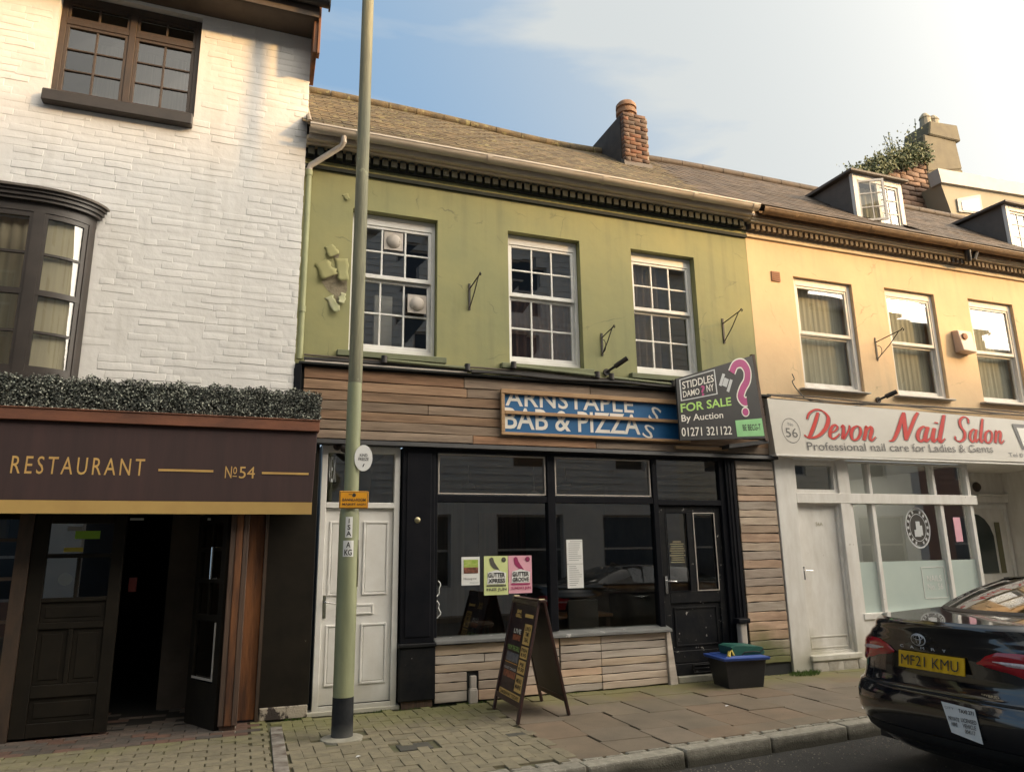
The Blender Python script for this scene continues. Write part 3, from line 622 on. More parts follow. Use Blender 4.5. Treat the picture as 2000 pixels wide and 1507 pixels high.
add('downpipe_offset', mb, M['gutter'], green, smooth=True)
mb = MB(); mb.tube([(.505, -.075, 5.90), (.505, -.075, 3.66)], .034, 12)
for z in (5.86, 4.2): mb.tube([(.505, -.075, z), (.505, -.075, z+.07)], .042, 12)
add('downpipe', mb, mat('green_painted_pipe', (.36, .37, .19), (.30, .31, .16), .5, 4), green, smooth=True)
# peeling paint
def flake(hinge, tip, w0, w1, lift, m=None):
    """a curl of paint: a tongue still fixed along one edge and rolling away from the wall towards its torn tip"""
    h0 = Vector((hinge[0], 0, hinge[1])); t0 = Vector((tip[0], 0, tip[1])); d = t0-h0; sd_ = Vector((-d.z, 0, d.x)).normalized(); mb = MB(); n = 7; V_ = []
    for i in range(n+1):
        k = i/n; c = h0+d*(k-.12*k*k*lift*3); w_ = w0+(w1-w0)*k+random.uniform(-.012, .012)
        for j in range(5):
            q = (j/4-.5)*2; V_.append(c+sd_*q*w_*(1+.1*math.sin(i*2.1+j))+Vector((0, -.003-lift*.62*k**2.0-.006*k*abs(q)*math.sin(i+2), 0)))
    mb.add(V_, [(i*5+j, i*5+j+1, (i+1)*5+j+1, (i+1)*5+j) for i in range(n) for j in range(4)]); o = add('paint_flake', mb, m or M['green_wall'], green, smooth='all')
    s_ = o.modifiers.new('thickness', 'SOLIDIFY'); s_.thickness = .003
def patch(pts, m, y=-.003):
    mb = MB(); mb.add([(a, y, b) for a, b in pts], [tuple(range(len(pts)))]); add('bare_patch', mb, m, green, fixn=True)
patch([(.71, 4.60), (.74, 4.72), (.80, 4.78), (.86, 4.74), (.93, 4.80), (.99, 4.68), (1.0, 4.54), (.95, 4.42), (.90, 4.36), (.86, 4.46), (.79, 4.50)], M['bare'])
patch([(.78, 4.95), (.84, 5.03), (.90, 4.99), (.88, 4.90)], M['bare'])
flake((.69, 4.86), (.80, 4.66), .075, .11, .07)
flake((.92, 4.92), (.95, 4.62), .07, .055, .085)
flake((.80, 4.44), (.90, 4.25), .05, .035, .075, M['peel_back'])
flake((.96, 4.50), (.93, 4.36), .035, .03, .06, M['peel_back'])
flake((.77, 5.06), (.84, 4.93), .055, .07, .05)
flake((.93, 5.74), (.97, 5.66), .035, .03, .035)
# wood-clad fascia
FT, FB = 3.58, 2.80
mb = MB(); mb.box(.48, 6.77, -.045, .0, 2.765, 3.62); add('fascia_backing', mb, M['tarp'], green)
rows = [(2.80, 2.895), (2.90, 3.005), (3.012, 3.11), (3.116, 3.222), (3.228, 3.335), (3.341, 3.45), (3.456, 3.585)]
def plank_mesh(name, L_, H_, T_, m):
    b = bmesh.new(); bmesh.ops.create_cube(b, size=1)
    bmesh.ops.subdivide_edges(b, edges=[e for e in b.edges if abs((e.verts[0].co-e.verts[1].co).x) > .5], cuts=4)
    ph = random.uniform(0, 6)
    for v in b.verts:
        e = .0028*math.sin(ph+v.co.x*9)*(1 if v.co.z > 0 else .7)+random.uniform(-.003, .003)
        v.co = Vector((v.co.x*L_, v.co.y*T_, v.co.z*H_+e))
    bmesh.ops.bevel(b, geom=[e for e in b.edges if e.calc_face_angle(0) > .8], offset=.004, segments=1, affect='EDGES')
    me = bpy.data.meshes.new(name); b.to_mesh(me); b.free(); me.materials.append(m); return me
def planks(rows, x0, x1, y, th, m, parent, lens=(1.2, 2.4), skip=(), tilt=.006, name='plank', cuts=None):
    for j, (a, b) in enumerate(rows):
        c_ = [x0]; 
        if cuts and cuts[j] is not None: c_ += cuts[j]
        else:
            while x1-c_[-1] > lens[1]*1.1: c_.append(c_[-1]+random.uniform(*lens))
        c_.append(x1)
        for p, q in zip(c_[:-1], c_[1:]):
            if any(s[0] == j and abs(s[1]-p) < .1 for s in skip): continue
            me = plank_mesh(name, q-p-.006, b-a-.004, th, m)
            inst(name, me, ((p+q)/2, y-th/2-random.uniform(0, .006), (a+b)/2), parent, (random.uniform(-.02, .02), random.uniform(-tilt, tilt)*.5, random.uniform(-.003, .003)))
planks(rows, .56, 6.74, -.047, .022, M['plank'], green, (1.3, 2.6))
mb = MB(); mb.box(.50, 6.78, -.13, .0, 3.602, 3.63); add('fascia_capping', mb, M['tarp'], green, bev=.004)
mb = MB(); mb.box(.46, .53, -.12, 0, 2.78, 3.60); add('fascia_end', mb, M['black'], green, bev=.004)
mb = MB(); mb.hexa([(.72, -.14, 2.735), (6.79, -.14, 2.735), (6.79, 0, 2.735), (.72, 0, 2.735), (.72, -.13, 2.785), (6.79, -.13, 2.785), (6.79, -.02, 2.797), (.72, -.02, 2.797)])
add('fascia_drip', mb, M['gutter_bk'], green, bev=.004)
# white side door with fanlight
door = MB(); door.frame(.80, 1.655, .03, 2.735, -.01, .08, .062, .075, .05); door.box(.862, 1.593, -.008, .075, 2.06, 2.12)
dw = add('side_door', door, M['upvc'], green, label='white panelled side door with a dark fanlight above it', bev=.004)
lf = MB(); lf.box(.864, 1.591, .03, .06, .082, 2.058); add('leaf', lf, M['upvc'], dw, bev=.003)
def panel(a, b, c, d, y=.03):
    p = MB(); p.frame(a, b, c, d, y-.014, y+.002, .022); p.box(a+.03, b-.03, y-.006, y+.002, c+.03, d-.03)
    add('panel', p, M['upvc'], dw, bev=.005)
panel(.91, 1.19, 1.15, 1.92); panel(1.27, 1.545, 1.15, 1.92); panel(.91, 1.19, .26, .86); panel(1.27, 1.545, .26, .86)
mb = MB(); mb.box(.862, 1.593, .0, .06, .048, .08); add('threshold', mb, M['upvc'], dw)
mb = MB(); mb.box(.872, .905, .012, .03, .93, 1.16); mb.tube([(.888, .012, 1.09), (.888, -.035, 1.09), (.90, -.045, 1.09), (1.02, -.045, 1.075)], .009, 8); add('handle', mb, M['chrome'], dw, smooth=True)
mb = MB().frame(1.15, 1.40, .955, 1.06, .012, .031, .02); mb.box(1.17, 1.38, .018, .031, .975, 1.04); add('letter_plate', mb, M['upvc'], dw, bev=.003)
mb = MB(); mb.quad((.862, .05, 2.12), (1.593, .05, 2.12), (1.593, .05, 2.66), (.862, .05, 2.66)); add('fanlight_pane', mb, M['glass_shop'], dw)
mb = MB(); mb.quad((.862, .046, 2.12), (1.593, .046, 2.12), (1.593, .046, 2.62), (.862, .046, 2.62))
tx('fanlight_numeral', 'VEX', .875, .955, 2.34, 2.62, .044, M['grey_print'], dw)
mb = MB(); mb.box(.75, 1.69, -.03, .12, -.01, .035); add('doorstep', mb, M['white_wood'], green, bev=.006)
# black pilaster
mb = MB(); mb.box(1.675, 2.045, -.055, .12, .64, 2.735); mb.box(1.72, 2.0, -.066, -.055, .70, 2.68); add('pilaster', mb, M['black'], green, bev=.006)
mb = MB(); mb.box(1.668, 2.055, -.085, .12, .07, .60); mb.box(1.655, 2.065, -.105, .12, .60, .64); add('plinth', mb, M['black_worn'], green, bev=.008)
mb = MB(); mb.box(1.70, 2.03, -.06, .12, -.01, .07); add('plinth_foot', mb, M['timber_dk'], green)
mb = MB(); mb.lathe((1.845, -.066, 1.93), [(.002, -.012), (.018, -.01), (.03, -.004), (.034, 0)], 16, 'y'); o = add('keyhole_plate', mb, M['brass'], green, smooth=True)
# shopfront frame
shop = MB()
shop.box(2.047, 6.14, -.02, .10, 2.70, 2.76)                              # head
shop.box(2.047, 2.085, -.018, .09, .68, 2.70); shop.box(3.435, 3.535, -.018, .09, .68, 2.70); shop.box(4.88, 4.955, -.018, .09, .60, 2.70)
shop.box(2.085, 3.435, -.012, .085, 2.135, 2.21); shop.box(3.535, 4.88, -.012, .085, 2.135, 2.21); shop.box(4.955, 5.90, -.012, .085, 2.12, 2.19)
shop.box(5.90, 5.98, -.012, .09, .0, 2.70); shop.box(5.98, 6.13, -.045, .10, .0, 2.735)
sf = add('shopfront_frame', shop, M['black'], green, bev=.005)
mb = MB(); mb.box(6.02, 6.045, -.056, -.045, .05, 2.70); mb.box(6.075, 6.10, -.056, -.045, .05, 2.70); add('moulding', mb, M['black'], sf)
mb = MB(); mb.hexa([(2.05, -.10, .615), (4.99, -.10, .605), (4.99, .08, .605), (2.05, .08, .615), (2.05, -.095, .65), (4.99, -.095, .64), (4.99, .08, .685), (2.05, .08, .685)])
add('sill', mb, mat('grey_sill', (.16, .165, .16), (.10, .10, .10), .5, 4, st=(1, 4, 4), spots=.62, spot_c=(.45, .44, .42), spot_s=9), sf, bev=.004)
for a, b in ((2.085, 3.435), (3.535, 4.88)):
    mb = MB(); mb.quad((a, .03, .68), (b, .03, .68), (b, .03, 2.135), (a, .03, 2.135)); add('shop_pane', mb, M['glass_shop'], sf)
    mb = MB().frame(a+.012, b-.012, 2.225, 2.685, .005, .035, .014); add('transom_bead', mb, M['pipe_grey'], sf)
    mb = MB(); mb.quad((a, .03, 2.21), (b, .03, 2.21), (b, .03, 2.70), (a, .03, 2.70)); add('transom_pane', mb, M['glass_shop'], sf)
mb = MB(); mb.quad((4.955, .03, 2.19), (5.90, .03, 2.19), (5.90, .03, 2.70), (4.955, .03, 2.70)); add('transom_pane', mb, M['glass_shop'], sf)
# shop door
sd = MB(); y0, y1 = .03, .075
sd.box(4.96, 5.07, y0, y1, .22, 2.115); sd.box(5.80, 5.895, y0, y1, .22, 2.115); sd.box(5.07, 5.80, y0, y1, 2.03, 2.115); sd.box(5.07, 5.80, y0, y1, .92, 1.06); sd.box(5.07, 5.80, y0, y1, .22, .36); sd.box(5.385, 5.475, y0, y1, 1.06, 2.03)
sdo = add('shop_door', sd, M['black_worn'], green, label='black shop door with two tall glass panes', bev=.005)
for a, b in ((5.07, 5.385), (5.475, 5.80)):
    mb = MB(); mb.quad((a, .055, 1.06), (b, .055, 1.06), (b, .055, 2.03), (a, .055, 2.03)); add('door_pane', mb, M['glass_shop'], sdo)
    mb = MB().frame(a, b, 1.06, 2.03, .022, .03, .010); add('bead', mb, M['pipe_grey'] if a > 5.2 else M['black'], sdo)
mb = MB(); mb.box(5.07, 5.80, .052, .07, .36, .92); mb.frame(5.12, 5.75, .41, .87, .040, .052, .02); add('lower_panel', mb, M['black_worn'], sdo, bev=.003)
mb = MB(); mb.box(5.0, 5.035, .012, .03, 1.04, 1.25); mb.tube([(5.017, .012, 1.19), (5.017, -.03, 1.19), (5.03, -.04, 1.19), (5.13, -.04, 1.185)], .008, 8); add('handle', mb, M['chrome'], sdo, smooth=True)
for i in range(10):
    wd = .12 if i == 0 else random.uniform(.17, .24)
    mb = MB(); z = 1.66-i*.028; mb.quad((5.225-wd/2, .05, z), (5.225+wd/2, .05, z), (5.225+wd/2, .05, z+.014), (5.225-wd/2, .05, z+.014)); add('opening_hours_line', mb, M['brass'], sdo)
mb = MB(); mb.box(4.965, 5.90, -.005, .07, .085, .215); mb.frame(5.30, 5.70, .10, .20, -.02, -.005, .012); mb.box(5.33, 5.67, -.012, -.005, .145, .158); add('riser', mb, M['black_worn'], green, bev=.004)
mb = MB(); mb.box(5.07, 5.92, -.05, .10, .0, .08); add('doorstep', mb, M['concrete'], green, bev=.01)
# pallet planks under the windows: left bay, right bay
rows2 = [(.02, .125), (.13, .215), (.22, .315), (.32, .40), (.405, .49), (.495, .60)]
mb = MB(); mb.box(2.05, 5.03, -.015, .08, .0, .61); add('stall_riser', mb, M['tarp'], green)
planks(rows2, 2.06, 3.52, -.017, .020, M['plank_pale'], green, cuts=[[2.42, 2.55], [2.42, 2.55], [2.42, 2.55, 3.1], [2.9, 3.2], [2.62], [2.9]], skip=((0, 2.42), (1, 2.42), (2, 2.42)), name='plank')
planks([(.015, .09), (.095, .175), (.18, .26), (.265, .345), (.35, .43), (.435, .515), (.52, .60)], 3.53, 4.93, -.017, .020, M['plank_pale'], green, cuts=[[4.05]]*7, name='plank')
mb = MB(); mb.hexa([(4.935, -.075, -.01), (5.045, -.075, -.01), (5.045, .03, -.01), (4.935, .03, -.01), (4.925, -.055, .60), (4.985, -.055, .60), (4.985, .03, .60), (4.925, .03, .60)]); add('corner_post', mb, M['plank_pale'], green, bev=.006)
mb = MB(); mb.box(2.455, 2.525, -.055, .0, .03, .27); mb.box(2.44, 2.535, -.07, 0, -.01, .13); mb.box(2.445, 2.53, -.065, 0, .125, .145); add('soil_pipe', mb, M['pipe_grey'], green, bev=.012, seg=2)
# right flank planks
mb = MB(); mb.box(6.132, 6.775, -.012, .08, -.01, 2.74); add('flank_backing', mb, M['tarp'], green)
rs = []; z = .15
while z < 2.70:
    h = random.choice([.085, .095, .10, .11, .12]); rs.append((z, min(z+h-.006, 2.735))); z += h
planks(rs, 6.15, 6.765, -.014, .022, M['plank_side'], green, (2, 3), tilt=.03)
mb = MB(); mb.box(5.93, 6.05, -.16, -.06, .0, .40); mb.box(5.94, 6.04, -.15, -.06, .40, .66); add('waste_pipe', mb, M['pipe_grey'], green, bev=.02, seg=3)
mb = MB(); mb.box(5.90, 6.08, -.18, -.05, .66, .72); add('pipe_hood', mb, M['black'], green, bev=.015, seg=2)
# interior with furniture
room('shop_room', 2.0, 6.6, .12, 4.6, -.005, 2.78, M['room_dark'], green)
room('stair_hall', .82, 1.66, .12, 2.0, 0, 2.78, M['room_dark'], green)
mb = MB(); mb.box(2.2, 3.3, 3.0, 3.05, 0, 2.4); add('partition', mb, M['curtain_tan'], green)
for cx_, cz_ in ((3.0, 2.45), (4.5, 2.5), (4.0, 2.35)):
    mb = MB(); mb.lathe((cx_, 1.8, cz_), [(.0, 0), (.10, .01), (.09, .05), (.02, .09)], 14); mb.tube([(cx_, 1.8, cz_+.08), (cx_, 1.8, 2.78)], .006, 5); add('pendant_shade', mb, M['coping'], green, smooth=True)
mb = MB(); mb.box(3.6, 4.4, 3.2, 3.25, .0, 2.2); add('partition', mb, M['curtain'], green)
def stool(x, y, lb):
    t = empty('bar_stool', (x, y, 0), lb, 'stool')
    s = MB(); s.lathe((x, y, .70), [(.10, 0), (.17, .01), (.18, .04), (.16, .06), (.0, .062)], 20); add('seat', s, M['timber_dk'], t, smooth=True)
    for a in (45, 135, 225, 315):
        c, s_ = math.cos(R_(a)), math.sin(R_(a)); l_ = MB(); l_.tube([(x+c*.11, y+s_*.11, .70), (x+c*.2, y+s_*.2, 0)], .015, 6); add('leg', l_, M['iron'], t)
    s = MB(); s.tube([(x+.17*math.cos(i*math.pi/6), y+.17*math.sin(i*math.pi/6), .25) for i in range(13)], .01, 6); add('footrest', s, M['iron'], t)
stool(2.78, .65, 'dark bar stool behind the left shop window, below the posters')
t = empty('dining_table', (4.25, 1.3, 0), 'dim dining table behind the right shop window', 'table')
mb = MB(); mb.box(3.8, 4.75, .95, 1.6, .72, .76); add('tabletop', mb, mat('table_wood', (.25, .12, .05), rough=.4), t, bev=.005)
for sx, sy in ((3.86, 1.0), (4.69, 1.0), (3.86, 1.55), (4.69, 1.55)):
    mb = MB(); mb.box(sx-.025, sx+.025, sy-.025, sy+.025, 0, .72); add('leg', mb, M['timber_dk'], t)
t = empty('dining_chair', (4.1, .7, 0), 'dark dining chair in front of the table behind the right shop window', 'chair')
mb = MB(); mb.box(3.88, 4.3, .5, .9, .43, .47); add('seat', mb, M['timber_dk'], t, bev=.01)
mb = MB(); mb.box(3.88, 4.3, .48, .51, .6, .98); add('backrest', mb, M['car_dark'], t, bev=.01)
for sx, sy in ((3.91, .52), (4.27, .52), (3.91, .87), (4.27, .87)):
    mb = MB(); mb.box(sx-.018, sx+.018, sy-.018, sy+.018, 0, .43 if sy > .6 else .98); add('leg', mb, M['timber_dk'], t)
# wisp of white string inside the left edge
mb = MB(); pts = [(2.11+.012*math.sin(i*1.3)+.02*math.sin(i*.55), .02+.01*math.cos(i), 1.27-i*.022) for i in range(20)]; mb.tube(pts, .006, 6)
add('string_hank', mb, M['paper'], label='frayed white string hanging at the left edge of the shop window', cat='string', smooth=True)

# ---- roofs
RS = .84
def roof_z(x, y, sag=True):
    s = .10*math.exp(-((x-4.6)/1.7)**2) if sag else 0
    return 6.40+(y+.30)*RS-s*max(0, min(1, (y+.33)/2.3))
def slates(parent, x0f, x1f, m, yr=2.0, w=.24, e=.165, name='slate', holes=()):
    vr = variants(name, w-.006, e*1.55, .014, 8, .004, .003, m, plane='xy', mid=False)
    al = math.atan(RS); cs = math.cos(al); L_ = (yr+.27)/cs; rows_ = int(L_/e); out_ = []
    for j in range(rows_+1):
        s = j*e+e*.5; y = -.27+s*cs
        a, b = x0f(y), x1f(y)
        x = a+(w/2 if j % 2 else 0)*1.0
        while x < b:
            if not any(h[0] < x < h[1] and h[2] < y < h[3] for h in holes):
                out_.append(((x, y, roof_z(x, y)+.012+random.uniform(0, .004)), (al-.035+random.uniform(-.012, .012), random.uniform(-.012, .012), random.uniform(-.015, .015)), (1, 1, 1)))
            x += w
    pieces(name, out_, vr, parent, 300, None, name+'_field')
def roof_base(parent, x0, x1, yr, zfun=roof_z, m='slate'):
    mb = MB(); n = 16
    for i in range(n):
        a, b = x0+(x1-x0)*i/n, x0+(x1-x0)*(i+1)/n
        mb.quad((a, -.29, roof_z(a, -.29)-.02), (b, -.29, roof_z(b, -.29)-.02), (b, yr, roof_z(b, yr)-.02), (a, yr, roof_z(a, yr)-.02))
        mb.quad((b, yr*2, roof_z(b, 0)-.02), (a, yr*2, roof_z(a, 0)-.02), (a, yr, roof_z(a, yr)-.02), (b, yr, roof_z(b, yr)-.02))
    add('roof_deck', mb, M[m], parent)
    mb = MB()
    x = x0
    while x < x1-.1:
        z0_, z1_ = roof_z(x, yr)+.035, roof_z(x+.44, yr)+.035
        mb.tube([(x, yr, z0_), (x+.43, yr, z1_)], .075, 10); x += .44
    add('ridge_tiles', mb, M[m], parent, smooth=True)
roof_base(green, GX0+.0, 6.2, 2.0, m='slate_moss')
bx = lambda y: 5.85+(y+.33)*.28
slates(green, lambda y: GX0+.05, bx, M['slate_moss'])
mb = MB(); mb.tube([(.47, -.30, 6.42), (.46, .1, 6.80), (.475, 1.0, 7.55), (.475, 2.0, 8.40)], .03, 8); add('verge_flaunching', mb, M['mortar'], green, smooth=True)
# chimney on the party line
ch = MB(); cx0, cx1, cy0, cy1, ctz = 5.47, 5.93, 1.2, 2.5, 8.56
ch.box(cx0+.008, cx1-.008, cy0+.008, cy1, 7.3, ctz-.01); chm = add('chimney', ch, [M['mortar']], green)
cb = variants('chimney_brick', .208, .062, .10, 8, .004, .005, M['chim_brick']); cbl = []
z = 7.42; j = 0
while z < ctz-.02:
    x = cx0+(.0 if j % 2 else -.107)
    while x < cx1+.05:
        a, b = max(x, cx0), min(x+.214, cx1)
        if b-a > .04: cbl.append((((a+b)/2, cy0+.045+random.uniform(-.004, .004), z+.034), (0, 0, 0), ((b-a-.008)/.208, 1, 1)))
        x += .216
    z += .073; j += 1
for loc, rot, sc_ in cbl: inst('chimney_brick', random.choice(cb), loc, chm, rot, sc_)
mb = MB()
mb.hexa([(cx0-.012, cy0+.09, 7.3), (cx0+.01, cy0+.09, 7.3), (cx0+.01, cy1, 7.3), (cx0-.012, cy1, 7.3), (cx0-.012, cy0+.09, ctz), (cx0+.01, cy0+.09, ctz), (cx0+.01, cy1, ctz), (cx0-.012, cy1, ctz)])
add('shaded_side', mb, M['stack_shade'], chm)  # thin sheet with the stack side's shade painted into its colour
mb = MB(); mb.lathe((cx0+.20, cy0+.22, ctz-.02), [(.17, 0), (.165, .09), (.14, .10), (.145, .13), (.175, .14), (.175, .20), (.15, .21), (.15, .25), (.175, .26), (.17, .32), (.13, .37), (.06, .39), (.0, .392)], 20); add('chimney_pot', mb, M['terracotta'], chm, smooth=True)
mb = MB(); mb.hexa([(cx0-.02, cy0-.02, 7.60), (cx1+.04, cy0-.02, 7.60), (cx1+.04, cy0+.1, 7.72), (cx0-.02, cy0+.1, 7.72), (cx0-.02, cy0-.005, 7.70), (cx1+.04, cy0-.005, 7.70), (cx1+.04, cy0+.1, 7.78), (cx0-.02, cy0+.1, 7.78)]); add('flashing', mb, M['lead'], chm)

# ================================================================== CREAM BUILDING (nail salon)
CX0, CX1 = 6.70, 16.0
cream = empty('cream_salon_building', (11, 0, 0), 'cream rendered building with sash windows and dormers above a white shopfront', 'building')
cw = [(7.50, 8.62, 3.80, 5.51), (9.28, 10.34, 3.80, 5.54), (11.10, 12.16, 3.80, 5.56), (13.0, 14.0, 3.80, 5.56)]
add('wall', wall_holes(CX0, CX1, 3.50, 6.28, -.002, cw, .16), M['cream'], cream)
for a, b, c, d in cw:
    sash_window(cream, a+.004, b-.004, c+.004, d-.004, .05, 1, 1, 1, 4.66, M['white_wood'], M['glass'], fw_=.07, head=.11,
                sill=(a-.10, b+.02, -.10, 3.765, 3.80, M['coping']))
    curtain('net_curtain', a+.05, b-.05, c+.03, d-.03, .22, M['net'], cream, .005, .10)
room('upper_room', CX0+.05, CX1-.05, .30, 3.2, 3.4, 5.9, M['room'], cream)
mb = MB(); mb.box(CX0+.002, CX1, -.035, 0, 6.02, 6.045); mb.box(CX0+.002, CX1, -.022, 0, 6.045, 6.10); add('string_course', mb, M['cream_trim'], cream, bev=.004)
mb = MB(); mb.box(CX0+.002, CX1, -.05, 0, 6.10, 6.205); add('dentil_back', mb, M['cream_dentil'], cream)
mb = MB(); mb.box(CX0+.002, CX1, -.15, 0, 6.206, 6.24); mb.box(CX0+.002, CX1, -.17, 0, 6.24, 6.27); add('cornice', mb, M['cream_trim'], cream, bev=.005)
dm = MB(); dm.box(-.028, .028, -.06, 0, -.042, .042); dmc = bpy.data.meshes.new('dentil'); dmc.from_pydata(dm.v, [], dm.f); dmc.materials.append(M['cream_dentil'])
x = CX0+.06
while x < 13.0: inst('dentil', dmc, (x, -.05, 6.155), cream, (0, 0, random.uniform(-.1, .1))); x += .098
gutter(6.80, 16, -.285, 6.355, .072, M['gutter_br'], cream, unions=(6.8, 8.8, 10.6, 12.3))
mb = MB(); mb.box(6.72, 16, -.19, -.165, 6.271, 6.38); add('fascia_board', mb, M['gutter_br'], cream)
mb = MB(); mb.tube([(10.95, -.25, 6.29), (10.95, -.24, 6.20), (11.0, -.2, 6.14)], .05, 10); mb.tube([(11.15, -.25, 6.30), (11.1, -.22, 6.16)], .04, 8); add('gutter_outlet', mb, M['gutter_bk'], cream, smooth=True)
roof_base(cream, 6.2, 16.2, 2.0, m='slate')
slates(cream, lambda y: bx(y)+.02, lambda y: 14.2, M['slate'], holes=((9.15, 10.15, -.1, 1.0), (12.75, 13.8, -.1, 1.0)))
def dormer(x0, x1, z0, z1, open_leaf, lb):
    yf = .18; yb = 1.22; zr = lambda y: roof_z(9.6, y)-.06
    r = MB(); r.hexa([(x0-.10, yf-.10, z1+.001), (x1+.10, yf-.10, z1+.001), (x1+.06, yb+.15, z1+.03), (x0-.06, yb+.15, z1+.03), (x0-.10, yf-.10, z1+.035), (x1+.10, yf-.10, z1+.035), (x1+.06, yb+.15, z1+.085), (x0-.06, yb+.15, z1+.085)]); o = add('dormer', r, M['lead'], cream, label=lb)
    for xx, s in ((x0, 1), (x1, -1)):
        d = MB(); d.prism([(xx, yf, zr(yf)), (xx, yb, z1-.02), (xx, yb, z1), (xx, yf, z1)], (.05*s, 0, 0)); add('cheek', d, M['lead'], o)
    f = MB(); f.box(x0-.01, x0+.08, yf-.02, yf+.05, z0, z1-.0); f.box(x1-.08, x1+.01, yf-.02, yf+.05, z0, z1); f.box(x0+.08, x1-.08, yf-.02, yf+.05, z1-.11, z1); f.box(x0+.08, x1-.08, yf-.04, yf+.05, z0, z0+.05)
    f.box((x0+x1)/2-.02, (x0+x1)/2+.02, yf-.01, yf+.04, z0+.05, z1-.11)
    add('dormer_frame', f, M['white_wood'], o, bev=.004)
    def leaf(a, b, yy, rot=0, hinge=None):
        l_ = MB().frame(a, b, z0+.055, z1-.115, yy, yy+.03, .035)
        for j in (1, 2): zz = z0+.055+(z1-.115-z0-.055)*j/3; l_.box(a+.035, b-.035, yy+.004, yy+.024, zz-.009, zz+.009)
        l_.box((a+b)/2-.008, (a+b)/2+.008, yy+.006, yy+.022, z0+.09, z1-.15)
        g_ = MB(); g_.quad((a, yy+.015, z0+.06), (b, yy+.015, z0+.06), (b, yy+.015, z1-.12), (a, yy+.015, z1-.12))
        for mb_ in (l_, g_):
            if rot:
                c, s = math.cos(rot), math.sin(rot); mb_.v = [(hinge+(p[0]-hinge)*c-(p[1]-yf)*s, yf+(p[0]-hinge)*s+(p[1]-yf)*c, p[2]) for p in mb_.v]
        q = add('casement', l_, M['white_wood'], o); add('casement_glass', g_, M['glass'], o)
    mid = (x0+x1)/2
    leaf(mid+.022, x1-.082, yf)
    if open_leaf: leaf(x0+.082, mid-.022, yf, R_(-30), x0+.082)
    else: leaf(x0+.082, mid-.022, yf)
    curtain('dormer_curtain', x0+.06, x1-.06, z0, z1-.1, yf+.20, M['blind' if not open_leaf else 'net'], o, .02, .1)
    b = MB(); b.box(x0+.05, x1-.05, .9, .95, z0-.1, z1-.02); add('dormer_back', b, M['room'], o)
dormer(9.12, 10.17, 6.68, 7.58, True, 'left roof dormer with an open white casement')
dormer(12.70, 13.80, 6.70, 7.60, False, 'right roof dormer with a closed blind')
# salon sign board
sign = empty('salon_sign', (9.2, -.12, 2.8), 'pale salon sign board with red brush lettering above the white shopfront', 'sign')
mb = MB(); mb.hexa([(6.70, -.20, 2.80), (12.6, -.20, 2.83), (12.6, -.02, 2.83), (6.70, -.02, 2.80), (6.70, -.13, 3.575), (12.6, -.13, 3.50), (12.6, -.02, 3.50), (6.70, -.02, 3.575)]); add('panel', mb, M['salon_board'], sign)
mb = MB(); mb.box(6.69, 12.6, -.225, -.02, 2.775, 2.80); add('bottom_trim', mb, M['white_wood'], sign)
NV = Vector((0, -1, -.09)).normalized()
def sp(x, z): return Vector((x, -.20+.07*(z-2.8)/.775-.002, z))
# brush lettering
G = {
 'D': (1.25, [[(.42, 1.75, 1), (.36, 1.2, 1.2), (.22, .5, 1.3), (.12, .12, 1.1), (.0, .0, .7)], [(-.18, 1.25, .6), (-.1, 1.65, .8), (.25, 1.93, .8), (.70, 1.86, 1.0), (1.08, 1.45, 1.3), (1.05, .8, 1.4), (.72, .25, 1.2), (.3, .02, .9), (-.05, .05, .8), (-.2, .2, .5)]]),
 'e': (.62, [[(.05, .42, .6), (.28, .52, .6), (.44, .76, .8), (.34, .96, .8), (.14, .88, 1.0), (.03, .55, 1.2), (.06, .18, 1.2), (.26, .02, .9), (.5, .2, .6), (.62, .4, .4)]]),
 'v': (.62, [[(.0, .8, .4), (.12, .97, .9), (.18, .6, 1.2), (.2, .08, 1.2), (.38, .35, .7), (.52, .75, .7), (.50, 1.0, .7)]]),
 'o': (.78, [[(.36, .98, .8), (.1, .8, 1.1), (.02, .4, 1.2), (.16, .02, 1.0), (.44, .1, .9), (.60, .5, 1.1), (.52, .88, 1.0), (.34, .98, .7), (.28, .99, .5)]]),
 'n': (.80, [[(.04, .85, .5), (.1, .98, 1.0), (.1, .5, 1.3), (.04, .02, 1.1)], [(.08, .45, .6), (.25, .85, .7), (.42, .98, 1.0), (.48, .7, 1.3), (.42, .25, 1.2), (.52, .02, .9), (.78, .3, .4)]]),
 'N': (1.2, [[(-.25, -.05, .5), (-.02, .05, .9), (.16, .7, 1.2), (.28, 1.5, 1.1), (.34, 1.86, .8)], [(.34, 1.86, 1.0), (.45, 1.2, 1.4), (.58, .5, 1.4), (.66, .06, 1.1)], [(.66, .06, .8), (.82, .8, 1.1), (.98, 1.5, 1.1), (1.12, 1.92, .9)]]),
 'a': (.78, [[(.50, .86, .8), (.30, 1.0, .9), (.08, .76, 1.1), (.02, .34, 1.2), (.18, .02, 1.0), (.40, .22, .8), (.52, .7, .7)], [(.54, 1.0, 1.1), (.44, .4, 1.3), (.5, .04, 1.0), (.74, .3, .4)]]),
 'i': (.34, [[(.08, .95, 1.1), (.04, .4, 1.3), (.1, .04, 1.0), (.34, .3, .4)], [(.16, 1.35, 1.2), (.15, 1.27, 1.2)]]),
 'l': (.36, [[(.18, 1.88, 1.0), (.12, 1.1, 1.3), (.06, .35, 1.3), (.12, .03, 1.0), (.36, .3, .4)]]),
 'S': (1.0, [[(.92, 1.45, .8), (.84, 1.82, .9), (.5, 1.92, .9), (.22, 1.6, 1.2), (.32, 1.15, 1.4), (.62, .75, 1.4), (.62, .28, 1.3), (.3, .0, 1.0), (-.05, .12, .9), (-.12, .4, .6)]]),
 ' ': (.12, [])}
